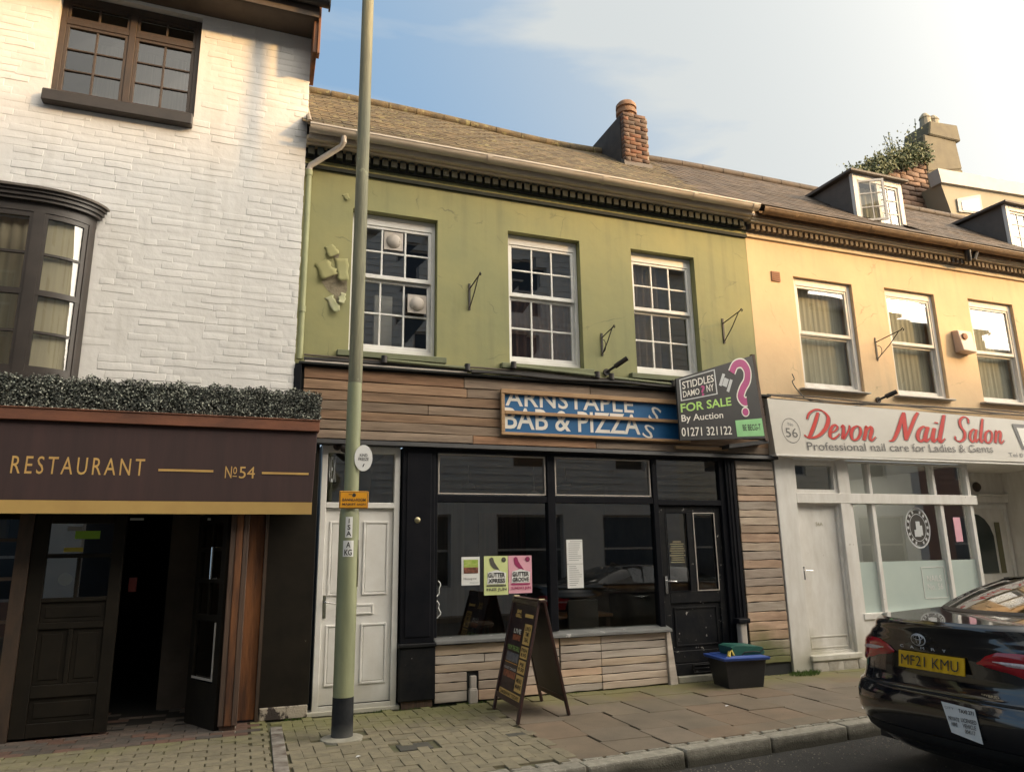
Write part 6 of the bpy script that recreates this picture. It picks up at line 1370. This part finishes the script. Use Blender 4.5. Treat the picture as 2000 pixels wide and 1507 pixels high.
mb = MB(); mb.hexa([rot_z(p, (BX, BY), BA) for p in ((BX-.25, BY-.22, .30), (BX+.26, BY-.22, .30), (BX+.26, BY+.22, .30), (BX-.25, BY+.22, .30), (BX-.25, BY-.22, .345), (BX+.26, BY-.22, .325), (BX+.26, BY+.22, .325), (BX-.25, BY+.22, .35))]); add('lid', mb, M['bin_blue'], rb, bev=.01)
gb = empty('food_caddy', (BX+.06, BY, .35), 'dark green caddy lying on top of the black and blue recycling box', 'caddy')
mb = MB(); prof = [(-.20, 0), (.20, 0), (.215, .03), (.19, .085), (.12, .10), (-.16, .115), (-.215, .095), (-.225, .10), (-.21, .03)]
a0 = R_(-6); cpt = (BX+.07, BY-.02)
mb.prism([rot_z((cpt[0]+u_, cpt[1]-.15, .352+v_), cpt, a0) for u_, v_ in prof], Vector(rot_z((0, .3, 0), (0, 0), a0))); add('body', mb, M['bin_green'], gb, bev=.014, seg=2)
mb = MB(); mb.tube([rot_z((cpt[0]+u_, cpt[1]-.165, .36+v_), cpt, a0) for u_, v_ in ((-.10, .0), (-.06, .03), (.06, .035), (.14, .02), (.19, .06))], .007, 6); add('handle', mb, M['bin_black'], gb)
mb = MB(); mb.tube([(BX-.22, BY-.16, .35), (BX-.20, BY-.15, .40), (BX-.17, BY-.15, .415), (BX-.15, BY-.16, .36)], .022, 7, r1=.012); add('banana_skin', mb, M['yellow'], label='yellow food scrap poking out beside the green caddy', cat='rubbish', smooth=True)

# ================================================================== CAR (rear three quarter, parked at the kerb)
CXR, CYC, CZ = 4.655, -3.93, -.115
car = empty('parked_car', (CXR+2.4, CYC, CZ), 'glossy black saloon car with a yellow number plate parked at the kerb', 'car')
def C(x, y, z): return (CXR+x, CYC+y, CZ+z)   # x forward from the rear bumper, y to the kerb, z up
import bisect
def lerpk(ks, t):
    i = bisect.bisect_right([k[0] for k in ks], t)
    if i == 0: return ks[0][1]
    if i >= len(ks): return ks[-1][1]
    a, b = ks[i-1], ks[i]; u_ = (t-a[0])/(b[0]-a[0]); u_ = u_*u_*(3-2*u_); return a[1]+(b[1]-a[1])*u_
RX = [(.20, .20), (.26, .10), (.34, .035), (.46, .0), (.58, .0), (.645, .018), (.67, .065), (.74, .085), (.92, .075), (1.0, .05), (1.06, .03), (1.10, .005), (1.125, .0), (1.15, .035)]
HW = [(.20, .80), (.34, .885), (.50, .915), (.66, .92), (.80, .915), (.95, .895), (1.02, .82), (1.08, .75), (1.15, .70)]
HWF = [(.20, .80), (.34, .885), (.50, .915), (.66, .92), (.80, .915), (.95, .895), (1.06, .86), (1.15, .80)]
NX = [(.20, 3.0), (.5, 3.8), (.7, 3.3), (.9, 3.0), (1.15, 2.4)]
def body(u_, z, out=0.0):
    """u_ in [-1,1] across the rear and round both corners (|u|>.7 runs forward along the flank)"""
    s = 1 if u_ >= 0 else -1; a = abs(u_); w_ = lerpk(HW, z); r = lerpk(RX, z); n_ = lerpk(NX, z); Lc = .62
    th = min(a/.8, 1)*math.pi/2
    y = w_*math.sin(th)**(2/n_); x = r+Lc*(1-max(0, math.cos(th))**(2/n_)) if th < math.pi/2-1e-6 else r+Lc
    if a > .8: x = r+Lc+(a-.8)/.2*.5; k_ = (a-.8)/.2; y = w_+(lerpk(HWF, z)-w_)*k_*k_*(3-2*k_)
    return Vector((x, s*y, z))
def bodyo(u_, z, o_=.0):
    e = 1e-3; p = body(u_, z); a = body(min(1, u_+e), z)-body(max(-1, u_-e), z); b = body(u_, min(1.15, z+e))-body(u_, max(.2, z-e))
    n_ = b.cross(a); 
    if n_.length < 1e-9: n_ = Vector((-1, 0, 0))
    n_.normalize()
    if n_.x > .2 or n_.dot(Vector((-1, u_, .1))) < 0: n_ = -n_ if n_.dot(Vector((-1, u_*1.5, 0))) < 0 else n_
    q = p+n_*o_; return C(q.x, q.y, q.z)
US = [-1+2*i/96 for i in range(97)]
ZS = [.20, .22, .24, .27, .30, .34, .40, .46, .52, .57, .60, .62, .635, .65, .66, .672, .69, .72, .76, .80, .85, .90, .94, .97, 1.0, 1.02, 1.04, 1.06, 1.08, 1.10, 1.115, 1.125, 1.135, 1.143, 1.15]
def grid(us, zs, o_=0.0, mb=None):
    mb = mb or MB(); nu = len(us); V_ = [bodyo(u_, z, o_) for z in zs for u_ in us]
    mb.add(V_, [(j*nu+i+1, j*nu+i, (j+1)*nu+i, (j+1)*nu+i+1) for j in range(len(zs)-1) for i in range(nu-1)]); return mb
mb = grid(US, ZS)
# deck from the lid edge to the glass, flanks continue to the front
deck = MB(); nd_ = 8; nu = len(US)
top = [body(u_, 1.15) for u_ in US]
rowsV = []
for k in range(nd_+1):
    t_ = k/nd_
    for p in top:
        yy = p.y*(1+.10*t_*max(0, (.80-abs(p.y))/.1 if abs(p.y) > .7 else 1)); x_ = p.x+(max(1.12, p.x)-p.x)*t_; zz = 1.15+.012*math.sin(t_*1.4)+.014*t_*(1-abs(p.y)/.8)
        rowsV.append(C(x_, yy, zz))
deck.add(rowsV, [(j*nu+i+1, j*nu+i, (j+1)*nu+i, (j+1)*nu+i+1) for j in range(nd_) for i in range(nu-1)])
cb_ = add('body', mb, M['car'], car, smooth='all', fixn=True)
add('boot_lid_top', deck, M['car'], car, smooth='all', fixn=True)
# flanks: section lines forward to the nose
for s in (1, -1):
    fl_ = MB(); zsx = [.24, .34, .50, .66, .80, .95, 1.06, 1.15]
    xs_ = [1.10, 1.5, 2.2, 3.0, 3.8, 4.3, 4.65, 4.82]; V_ = []
    for x_ in xs_:
        nose = 1 if x_ < 3.9 else 1-.55*((x_-3.9)/.95)**2.2; dz = 1 if x_ < 3.2 else 1-.16*((x_-3.2)/1.6)**1.5
        for z in zsx: V_.append(C(x_, s*lerpk(HWF, z)*nose, .2+(z-.2)*dz))
    n_ = len(zsx); fl_.add(V_, [(i*n_+j, i*n_+j+1, (i+1)*n_+j+1, (i+1)*n_+j) for i in range(len(xs_)-1) for j in range(n_-1)])
    add('flank', fl_, M['car'], car, smooth='all', fixn=True)
hood = MB(); V_ = []
for x_ in (3.2, 3.6, 4.0, 4.4, 4.7, 4.83):
    nose = 1 if x_ < 3.9 else 1-.55*((x_-3.9)/.95)**2.2; dz = 1-.16*((x_-3.2)/1.6)**1.5
    for t_ in (-1, -.6, 0, .6, 1): V_.append(C(x_, t_*.80*nose, .2+.915*dz+.04*(1-t_*t_)))
hood.add(V_, [(i*5+j, i*5+j+1, (i+1)*5+j+1, (i+1)*5+j) for i in range(5) for j in range(4)]); add('bonnet', hood, M['car'], car, smooth='all', fixn=True)
nf = MB(); nf.add([C(4.83, -.36, .25), C(4.83, .36, .25), C(4.85, .36, .97), C(4.85, -.36, .97)], [(0, 1, 2, 3)]); add('front_bumper', nf, M['car'], car)
ub = MB(); ub.box(*[CXR+.3, CXR+4.7], CYC-.78, CYC+.78, CZ+.20, CZ+.26); add('underbody', ub, M['car_plastic'], car)
# greenhouse
def hoop(x_, zt, wt, zb, wb_, n=16):
    P = []
    for i in range(n+1):
        t_ = -1+2*i/n; a = abs(t_)
        if a > .62: k = (a-.62)/.38; y_ = wt+(wb_-wt)*k; z_ = zt-.035+(zb-zt+.035)*k
        else: y_ = wt*(a/.62); z_ = zt-.035*(a/.62)**3
        P.append(C(x_, y_*(1 if t_ > 0 else -1), z_))
    return P
secs = [(1.58, 1.415, .55, 1.12, .78), (1.72, 1.43, .57, 1.12, .79), (2.1, 1.445, .585, 1.12, .80), (2.5, 1.445, .585, 1.12, .80), (2.85, 1.425, .57, 1.11, .80), (3.0, 1.40, .56, 1.10, .80)]
roof = MB(); H = [hoop(*s_) for s_ in secs]; n_ = 17
roof.add([p for h_ in H for p in h_], [(j*n_+i, j*n_+i+1, (j+1)*n_+i+1, (j+1)*n_+i) for j in range(len(H)-1) for i in range(3, 13)]); add('roof', roof, M['car'], car, smooth='all', fixn=True)
sg = MB(); sg.add([p for h_ in H for p in h_], [(j*n_+i, j*n_+i+1, (j+1)*n_+i+1, (j+1)*n_+i) for j in range(1, len(H)-1) for i in (0, 1, 2, 13, 14, 15)]); add('side_window', sg, M['car_glass'], car, smooth='all', fixn=True)
# rear screen: curved from deck (x .62..1.05) up to the roof (x 1.58)
def rear_pt(u_, v_):
    yb, yt = .70, .545; y_ = u_*(yb+(yt-yb)*v_); xb = .70+.36*abs(u_)**2.6; xt = 1.56+.10*abs(u_)**2; x_ = xb+(xt-xb)*v_; z_ = 1.168+(1.415-1.168)*(v_**.86)+.012*math.sin(math.pi*v_)-.028*abs(u_)**2*v_
    return Vector(C(x_, y_, z_))
def rgrid(us, vs, m_, name, o_=0.0, par=None):
    mb = MB(); nu_ = len(us); V_ = []
    for v_ in vs:
        for u_ in us:
            p = rear_pt(u_, v_); n_ = Vector((-.35, 0, .93)); V_.append(p+n_*o_)
    mb.add(V_, [(j*nu_+i, j*nu_+i+1, (j+1)*nu_+i+1, (j+1)*nu_+i) for j in range(len(vs)-1) for i in range(nu_-1)]); return add(name, mb, m_, par or car, smooth='all', fixn=True)
us_ = [-1+2*i/24 for i in range(25)]; vs_ = [i/12 for i in range(13)]
rgrid([u_*.93 for u_ in us_], [.05+.9*v_ for v_ in vs_], M['car_glass'], 'rear_window', .0)
rgrid([u_ for u_ in us_], [0, .025, .05], M['car_plastic'], 'screen_seal'); rgrid(us_, [.95, .975, 1.0, 1.04], M['car'], 'roof_edge')
for s in (1, -1):
    rgrid([s*(.93+.07*i/3) for i in range(4)], vs_, M['car_plastic'], 'screen_surround')
    # C pillar: from the screen edge to the flank
    mb = MB(); V_ = []
    for v_ in vs_:
        p = rear_pt(s*1.0, v_); q = Vector(C(1.0+.75*v_+.1, s*(.80-.03*v_-.0), 1.118+(1.20-1.118)*v_*.6)); r_3 = Vector(C(1.58+.25*v_, s*.785, 1.12))
        for k in range(5): V_.append(p.lerp(Vector(C(1.12+.75*v_, s*(.80-.17*v_), 1.12+.17*v_)), k/4)+Vector((0, 0, .012*math.sin(k/4*math.pi))))
    mb.add(V_, [(j*5+i, j*5+i+1, (j+1)*5+i+1, (j+1)*5+i) for j in range(12) for i in range(4)]); add('rear_pillar', mb, M['car'], car, smooth='all', fixn=True)
    mb = MB(); mb.add([C(1.87, s*.63, 1.29), C(1.12, s*.80, 1.12), C(1.9, s*.80, 1.12), C(2.0, s*.60, 1.40), C(1.66, s*.55, 1.40)], [(0, 1, 2, 3, 4)]); add('quarter_panel', mb, M['car_plastic'], car, fixn=True)
ws = MB(); ws.add([C(3.0, -.56, 1.36), C(3.0, .56, 1.36), C(3.7, .72, 1.08), C(3.7, -.72, 1.08)], [(0, 1, 2, 3)]); add('windscreen', ws, M['car_glass'], car, fixn=True)
# cabin: floor + beige seats seen through the rear screen
mb = MB(); mb.box(CXR+.75, CXR+3.6, CYC-.74, CYC+.74, CZ+.5, CZ+.75); mb.box(CXR+.72, CXR+1.55, CYC-.70, CYC+.70, CZ+1.04, CZ+1.08); add('parcel_shelf', mb, M['car_dark'], car)
for y_ in (-.36, .36):
    mb = MB(); mb.hexa([C(1.5, y_-.30, .8), C(1.5, y_+.30, .8), C(1.78, y_+.30, .8), C(1.78, y_-.30, .8), C(1.42, y_-.24, 1.20), C(1.42, y_+.24, 1.20), C(1.56, y_+.24, 1.20), C(1.56, y_-.24, 1.20)]); add('rear_seat', mb, M['car_beige'], car, bev=.06, seg=3, smooth=True)
    mb = MB(); mb.box(CXR+1.42, CXR+1.52, CYC+y_-.13, CYC+y_+.13, CZ+1.18, CZ+1.31); add('headrest', mb, M['car_beige'], car, bev=.035, seg=3, smooth=True)
    mb = MB(); mb.hexa([C(2.55, y_-.25, .7), C(2.55, y_+.25, .7), C(2.75, y_+.25, .7), C(2.75, y_-.25, .7), C(2.38, y_-.2, 1.24), C(2.38, y_+.2, 1.24), C(2.5, y_+.2, 1.24), C(2.5, y_-.2, 1.24)]); add('front_seat', mb, M['car_beige'], car, bev=.05, seg=3)
# lights, plate, badges, trim
def uy(y, z):
    lo, hi = 0.0, .8
    for _ in range(30):
        m_ = (lo+hi)/2
        if body(m_, z).y < y: lo = m_
        else: hi = m_
    return (lo+hi)/2
def lamp_strip(zf, k, o_, m_, par, name, s):
    mb = MB(); V_ = []
    for y_, z0_, z1_ in zf:
        for i in range(k):
            z_ = z0_+(z1_-z0_)*i/(k-1); V_.append(bodyo(s*uy(y_, z_), z_, o_ if 0 < i < k-1 else o_-.010))
    mb.add(V_, [(j*k+i, j*k+i+1, (j+1)*k+i+1, (j+1)*k+i) for j in range(len(zf)-1) for i in range(k-1)])
    return add(name, mb, m_, par, smooth=True, fixn=True)
def lamp_unit(s):
    ys = [.335, .36, .40, .44, .48, .52, .56, .60, .64, .68, .72, .76, .80, .83, .855, .875]
    f_ = lambda y_: (lerpk([(.335, .893), (.40, .876), (.50, .86), (.64, .825), (.78, .785), (.875, .765)], y_), lerpk([(.335, .905), (.40, .952), (.48, .982), (.60, .982), (.72, .966), (.875, .945)], y_))
    o = lamp_strip([(y_, *f_(y_)) for y_ in ys], 7, .013, M['tail_red'], car, 'tail_light', s)
    g_ = lambda y_: (lerpk([(.44, .915), (.55, .885), (.87, .865)], y_), lerpk([(.44, .925), (.55, .935), (.87, .905)], y_))
    lamp_strip([(y_, *g_(y_)) for y_ in ys[3:]], 4, .0165, M['tail_clear'], o, 'reversing_lens', s)
    # thin shut line between the boot lid and wing
    mb = grid([s*uy(.60, .8), s*(uy(.60, .8)+.004)], [.67, .72, .76, .80], .003); add('shut_line', mb, M['tyre'], car, fixn=True)
    mb = grid([s*(.45+.03*i) for i in range(8)], [.405, .425], .004); add('reflector', mb, M['tail_red'] if s > 0 else M['tail_red'], car, fixn=True)
lamp_unit(1); lamp_unit(-1)
mb = grid([-.36+.012*i for i in range(61)], [.652, .660], .004); add('boot_shut_line', mb, M['tyre'], car, fixn=True)
mb = grid([-.9+.03*i for i in range(61)], [.30, .33, .36, .38], .006); add('lower_valance', mb, M['car_plastic'], car, smooth=True, fixn=True)
px0 = .058
def cq(name, y0_, y1_, z0_, z1_, xo, m_, par, tilt=.0): 
    mb = MB(); mb.hexa([C(xo, y0_, z0_), C(xo, y1_, z0_), C(xo+.012, y1_, z0_), C(xo+.012, y0_, z0_), C(xo+tilt, y0_, z1_), C(xo+tilt, y1_, z1_), C(xo+.012+tilt, y1_, z1_), C(xo+.012+tilt, y0_, z1_)]); return add(name, mb, m_, par, bev=.003, fixn=True)
def ctext(name, body_, yl, yr, z0_, z1_, xo, m_, par, tilt=0, **k):   # yl = picture left (kerb side, larger y)
    O = Vector(C(xo, yl, z0_)); return add(name, text_flat(body_, O, Vector((0, yr-yl, 0)), Vector((tilt, 0, z1_-z0_)), (-1, 0, 0), .002, **k), m_, par)
npl = cq('number_plate', .28, -.26, .805, .92, .040, M['plate'], car, .02)
ctext('plate_lettering', 'MF21 KMU', .245, -.225, .828, .898, .034, M['ink'], npl, .012)
def emblem(cy, cz, xo):
    mb = MB()
    def ell(ry, rz, oy=0, oz=0, tk=.006, n=28):
        A = [C(xo, cy+oy+ry*math.cos(2*math.pi*i/n), cz+oz+rz*math.sin(2*math.pi*i/n)) for i in range(n)]; B = [C(xo-.004, cy+oy+(ry-tk)*math.cos(2*math.pi*i/n), cz+oz+(rz-tk)*math.sin(2*math.pi*i/n)) for i in range(n)]
        mb.add(A+B, [(i, (i+1) % n, n+(i+1) % n, n+i) for i in range(n)])
    ell(.062, .043); ell(.020, .036, tk=.006); ell(.042, .018, 0, .016, .006)
    add('emblem', mb, M['silver'], car, fixn=True)
emblem(.055, 1.015, .018)
for i, ch_ in enumerate('CAMRY'):
    yl = .235-i*.088; ctext('badge_letter', ch_, yl, yl-.030, .948, .966, .036, M['silver'], car)
ctext('badge_lettering', 'HYBRID', -.335, -.455, .690, .708, .082, M['chrome'], car, off=.02)
stq = MB(); stv = [(-.12, .565), (-.335, .56), (-.325, .395), (-.14, .41)]
stv = [(-.085, .625), (-.335, .615), (-.36, .405), (-.135, .435)]
stq.add([C(-.004, a, b) for a, b in stv], [(0, 1, 2, 3)]); stk = add('licence_sticker', stq, M['paper'], car, fixn=True)
ctext('sticker_lettering', 'TAXI 271', -.215, -.325, .575, .60, -.006, M['ink'], stk, off=.02); ctext('sticker_lettering', 'PRIVATE\nHIRE', -.13, -.21, .48, .54, -.006, M['ink'], stk, off=.01); ctext('sticker_lettering', 'LICENSED\nVEHICLE\n004117', -.225, -.335, .45, .545, -.006, M['ink'], stk, off=.01); ctext('sticker_lettering', 'CITY', -.11, -.18, .585, .60, -.006, M['ink_grey'], stk)
mb = MB(); f0 = [C(1.70, 0, 1.43), C(1.92, 0, 1.445), C(1.90, .025, 1.445), C(1.74, .02, 1.43)]
mb.add([C(1.66, 0, 1.425), C(1.88, .03, 1.44), C(1.88, -.03, 1.44), C(1.70, 0, 1.495)], [(0, 1, 3), (0, 3, 2), (1, 2, 3)]); add('shark_fin_aerial', mb, M['car'], car, fixn=True)
for x_ in (1.02, 3.85):
    for s in (1, -1):
        mb = MB(); mb.lathe(C(x_, s*.80, .33), [(.0, -.11), (.24, -.11), (.315, -.09), (.33, -.04), (.33, .04), (.315, .09), (.24, .105), (.0, .10)], 28, 'y'); wv = add('wheel', mb, M['tyre'], car, smooth=True)
        mb = MB(); mb.lathe(C(x_, s*.80, .33), [(.0, -.115*1), (.22, -.112), (.22, .112), (.0, .115)], 20, 'y'); add('rim', mb, M['grey_print'], wv)

# ================================================================== BACKGROUND: stack with greenery and the gable house
bk = empty('overgrown_stack', (15.5, 4, 8), 'tall ochre chimney stack with a ruined brick wall and plants growing on top', 'chimney')
mb = MB(); mb.hexa([(16.0, 4.0, 8.3), (17.35, 4.0, 8.3), (17.35, 4.8, 8.3), (16.0, 4.8, 8.3), (15.95, 4.0, 10.9), (17.25, 4.0, 11.2), (17.2, 4.8, 11.2), (15.95, 4.8, 10.9)])
mb.hexa([(15.95, 4.0, 10.9), (17.25, 4.0, 11.2), (17.2, 4.8, 11.2), (15.95, 4.8, 10.9), (16.05, 4.02, 12.0), (17.2, 4.02, 12.05), (17.15, 4.75, 12.05), (16.05, 4.75, 12.0)])
mb.hexa([(16.2, 3.98, 12.0), (17.32, 3.96, 12.0), (17.3, 4.8, 12.0), (16.2, 4.8, 12.0), (16.3, 3.98, 12.42), (17.28, 3.96, 12.48), (17.25, 4.8, 12.48), (16.3, 4.8, 12.42)])
add('rendered_stack', mb, M['render_old'], bk, bev=.03)
for x_ in (16.55, 16.85):
    mb = MB(); mb.lathe((x_, 4.3, 12.4), [(.16, 0), (.13, .30), (.15, .32), (.12, .38), (.06, .46), (.0, .47)], 12); add('chimney_pot', mb, M['far_cream'], bk)
mb = MB(); top_ = [(13.7, 10.55), (14.1, 10.95), (14.7, 11.25), (15.3, 11.45), (15.9, 11.7)]
poly = [(13.7, 4.1, 8.3), (16.0, 4.1, 8.3)]+[(a, 4.1, b-.3) for a, b in top_[::-1]]; mb.prism(poly, (0, .5, 0)); rw = add('ruined_wall', mb, M['mortar'], bk)
vb = variants('wall_brick', .42, .12, .10, 8, .02, .012, M['redbrick']); z = 8.6; j = 0
while z < 11.3:
    x_ = 13.72+(.22 if j % 2 else 0)
    while x_ < 15.95:
        zt_ = lerpk([(a, b-.42) for a, b in top_], x_)
        if z < zt_: inst('wall_brick', random.choice(vb), (x_+.2, 4.08, z+.06), rw, (0, random.uniform(-.03, .03), 0), (1, 1, 1))
        x_ += .44
    z += .14; j += 1
mb = MB()
for i in range(5200):
    x_ = random.uniform(13.45, 16.0); zt_ = lerpk(top_, x_); y_ = random.uniform(3.85, 4.6); dz = random.random()**.7*.62; p = Vector((x_, y_-(.1 if dz > .2 else 0), zt_-dz+random.uniform(0, .10)+.05*math.sin(x_*9))); leafp(p, Vector((random.uniform(-1, 1), -1, random.uniform(-.5, 1))).normalized(), random.uniform(.05, .10))
for cx_, n_, h_ in ((15.0, 70, .55), (15.3, 40, .28), (14.7, 30, .25), (13.6, 60, .25), (15.75, 50, .45), (15.95, 50, .8)):
    for i in range(n_):
        p = Vector((cx_+random.gauss(0, .16), 4.2+random.gauss(0, .1), lerpk(top_, cx_)+random.random()**1.5*h_)); leafp(p, Vector((random.uniform(-1, 1), -1, random.uniform(-.5, 1))).normalized(), random.uniform(.04, .08))
for cx_, h_ in ((15.0, .6), (15.05, .45), (14.92, .5), (15.3, .3), (15.75, .5), (15.95, .85), (13.6, .3)):
    zz = lerpk(top_, cx_)-.1; mb.tube([(cx_, 4.2, zz), (cx_+.04, 4.2, zz+h_*.5), (cx_+random.uniform(-.1, .1), 4.2, zz+h_+.1)], .012, 4)
add('greenery', mb, M['ivy'], bk, kind='stuff')
gh = empty('far_gable_house', (18, 3.4, 0), 'far cream house with a pale coped parapet and a small tilted window', 'house')
mb = MB(); mb.prism([(15.95, 3.5, 6), (26, 3.5, 6), (26, 3.5, 10.75), (15.66, 3.5, 10.28), (15.95, 3.5, 9.2)], (0, 5, 0)); add('wall', mb, M['far_cream'], gh)
mb = MB(); mb.prism([(15.60, 3.42, 10.24), (26, 3.42, 10.72), (26, 3.42, 11.05), (15.55, 3.42, 10.60)], (0, .3, 0)); add('coping', mb, M['coping'], gh)
mb = MB(); wq = [(16.05, 9.62), (16.85, 9.72), (16.95, 10.0), (16.9, 10.08), (16.35, 9.95), (16.1, 9.8)]
wq = [(16.10, 9.55), (16.95, 9.62), (16.95, 10.15), (16.10, 9.90)]
mb.prism([(a, 3.49, b) for a, b in wq], (0, -.03, 0)); fwn = add('window', mb, M['coping'], gh)
mb = MB(); mb.prism([(a, 3.455, b) for a, b in ((16.22, 9.6), (16.85, 9.66), (16.85, 10.03), (16.22, 9.84))], (0, -.006, 0)); add('pane', mb, mat('blue_far_pane', (.20, .26, .36), rough=.1), fwn)

# ================================================================== OPPOSITE SIDE OF THE STREET (seen in the window reflections)
def terrace(x0, x1, zt, ridge, m_, lb):
    e = empty('opposite_house', ((x0+x1)/2, -11.5, -.1), lb, 'house')
    wn_ = []; n_ = int((x1-x0)/2.6); s_ = (x1-x0)/n_
    for i in range(n_):
        cx_ = x0+s_*(i+.5)
        for zb in (3.9, 6.4, 8.7):
            if zb+1.6 < zt: wn_.append((cx_-.5, cx_+.5, zb, zb+1.6))
        wn_.append((cx_-1.0, cx_+1.0, .7, 2.6))
    mb = wall_holes(x0, x1, -.13, zt, -11.0, wn_, .15); mb.v = [(p[0], -22-p[1], p[2]) for p in mb.v]; mb.f = [q[::-1] for q in mb.f]; add('wall', mb, m_, e)
    z = 3.1; bd = MB()
    while z < zt-.1:
        xs__ = [x0]+sorted([c for w_ in wn_ if w_[2] < z < w_[3] for c in w_[:2]])+[x1]
        for a, b in zip(xs__[::2], xs__[1::2]): bd.box(a, b, -11.02, -10.985, z, z+.03)
        z += .2
    add('lap_boards', bd, m_, e, kind='stuff')
    for a, b, c_, d in wn_:
        mb = MB(); mb.frame(a, b, c_, d, -11.13, -11.07, .06); mb.box(a+.06, b-.06, -11.12, -11.08, (c_+d)/2-.03, (c_+d)/2+.03); w_ = add('window', mb, M['coping'], e)
        mb = MB(); mb.quad((a, -11.1, c_), (a, -11.1, d), (b, -11.1, d), (b, -11.1, c_)); add('pane', mb, mat_dark, w_)
    mb = MB(); mb.box(x0, x1, -11.0, -10.7, zt, zt+.12); add('eaves', mb, M['coping'], e)
    mb = MB(); mb.prism([(x0, -10.75, zt+.12), (x0, -14, ridge), (x0, -17.3, zt+.12)], (x1-x0, 0, 0)); add('roof', mb, M['slate'], e)
mat_dark = mat('opposite_pane', (.03, .035, .04), rough=.1)
HH = [(-24, -13, 9.6, 12.6, 'opp_stone', 'stone coloured house across the street, far left'), (-13, -4, 10.2, 12.9, 'opp_brick', 'brick house across the street behind the viewer'), (-4, 6, 10.7, 13.4, 'opp_grey', 'grey boarded house across the street opposite the awning'),
      (6, 12.5, 10.9, 13.4, 'opp_grey', 'taller grey boarded house across the street opposite the salon'), (12.5, 18.5, 10.5, 13.4, 'opp_stone', 'tall stone coloured house across the street facing the salon'), (18.5, 22.5, 9.8, 11.8, 'opp_grey', 'small grey house across the street, right'), (22.5, 27, 9.6, 10.9, 'opp_brick', 'small brick house across the street, further right'), (27, 34, 8.6, 10.3, 'opp_stone', 'low stone coloured house across the street, right'), (34, 46, 6.8, 9.4, 'opp_grey', 'lowest grey house across the street, far right')]
for a, b, c_, d, m_, lb in HH: terrace(a, b, c_, d, M[m_], lb)
g = MB(); g.box(-24, 46, -11.0, -10.4, -.14, -.01); add('far_pavement', g, M['flag'], kind='structure')
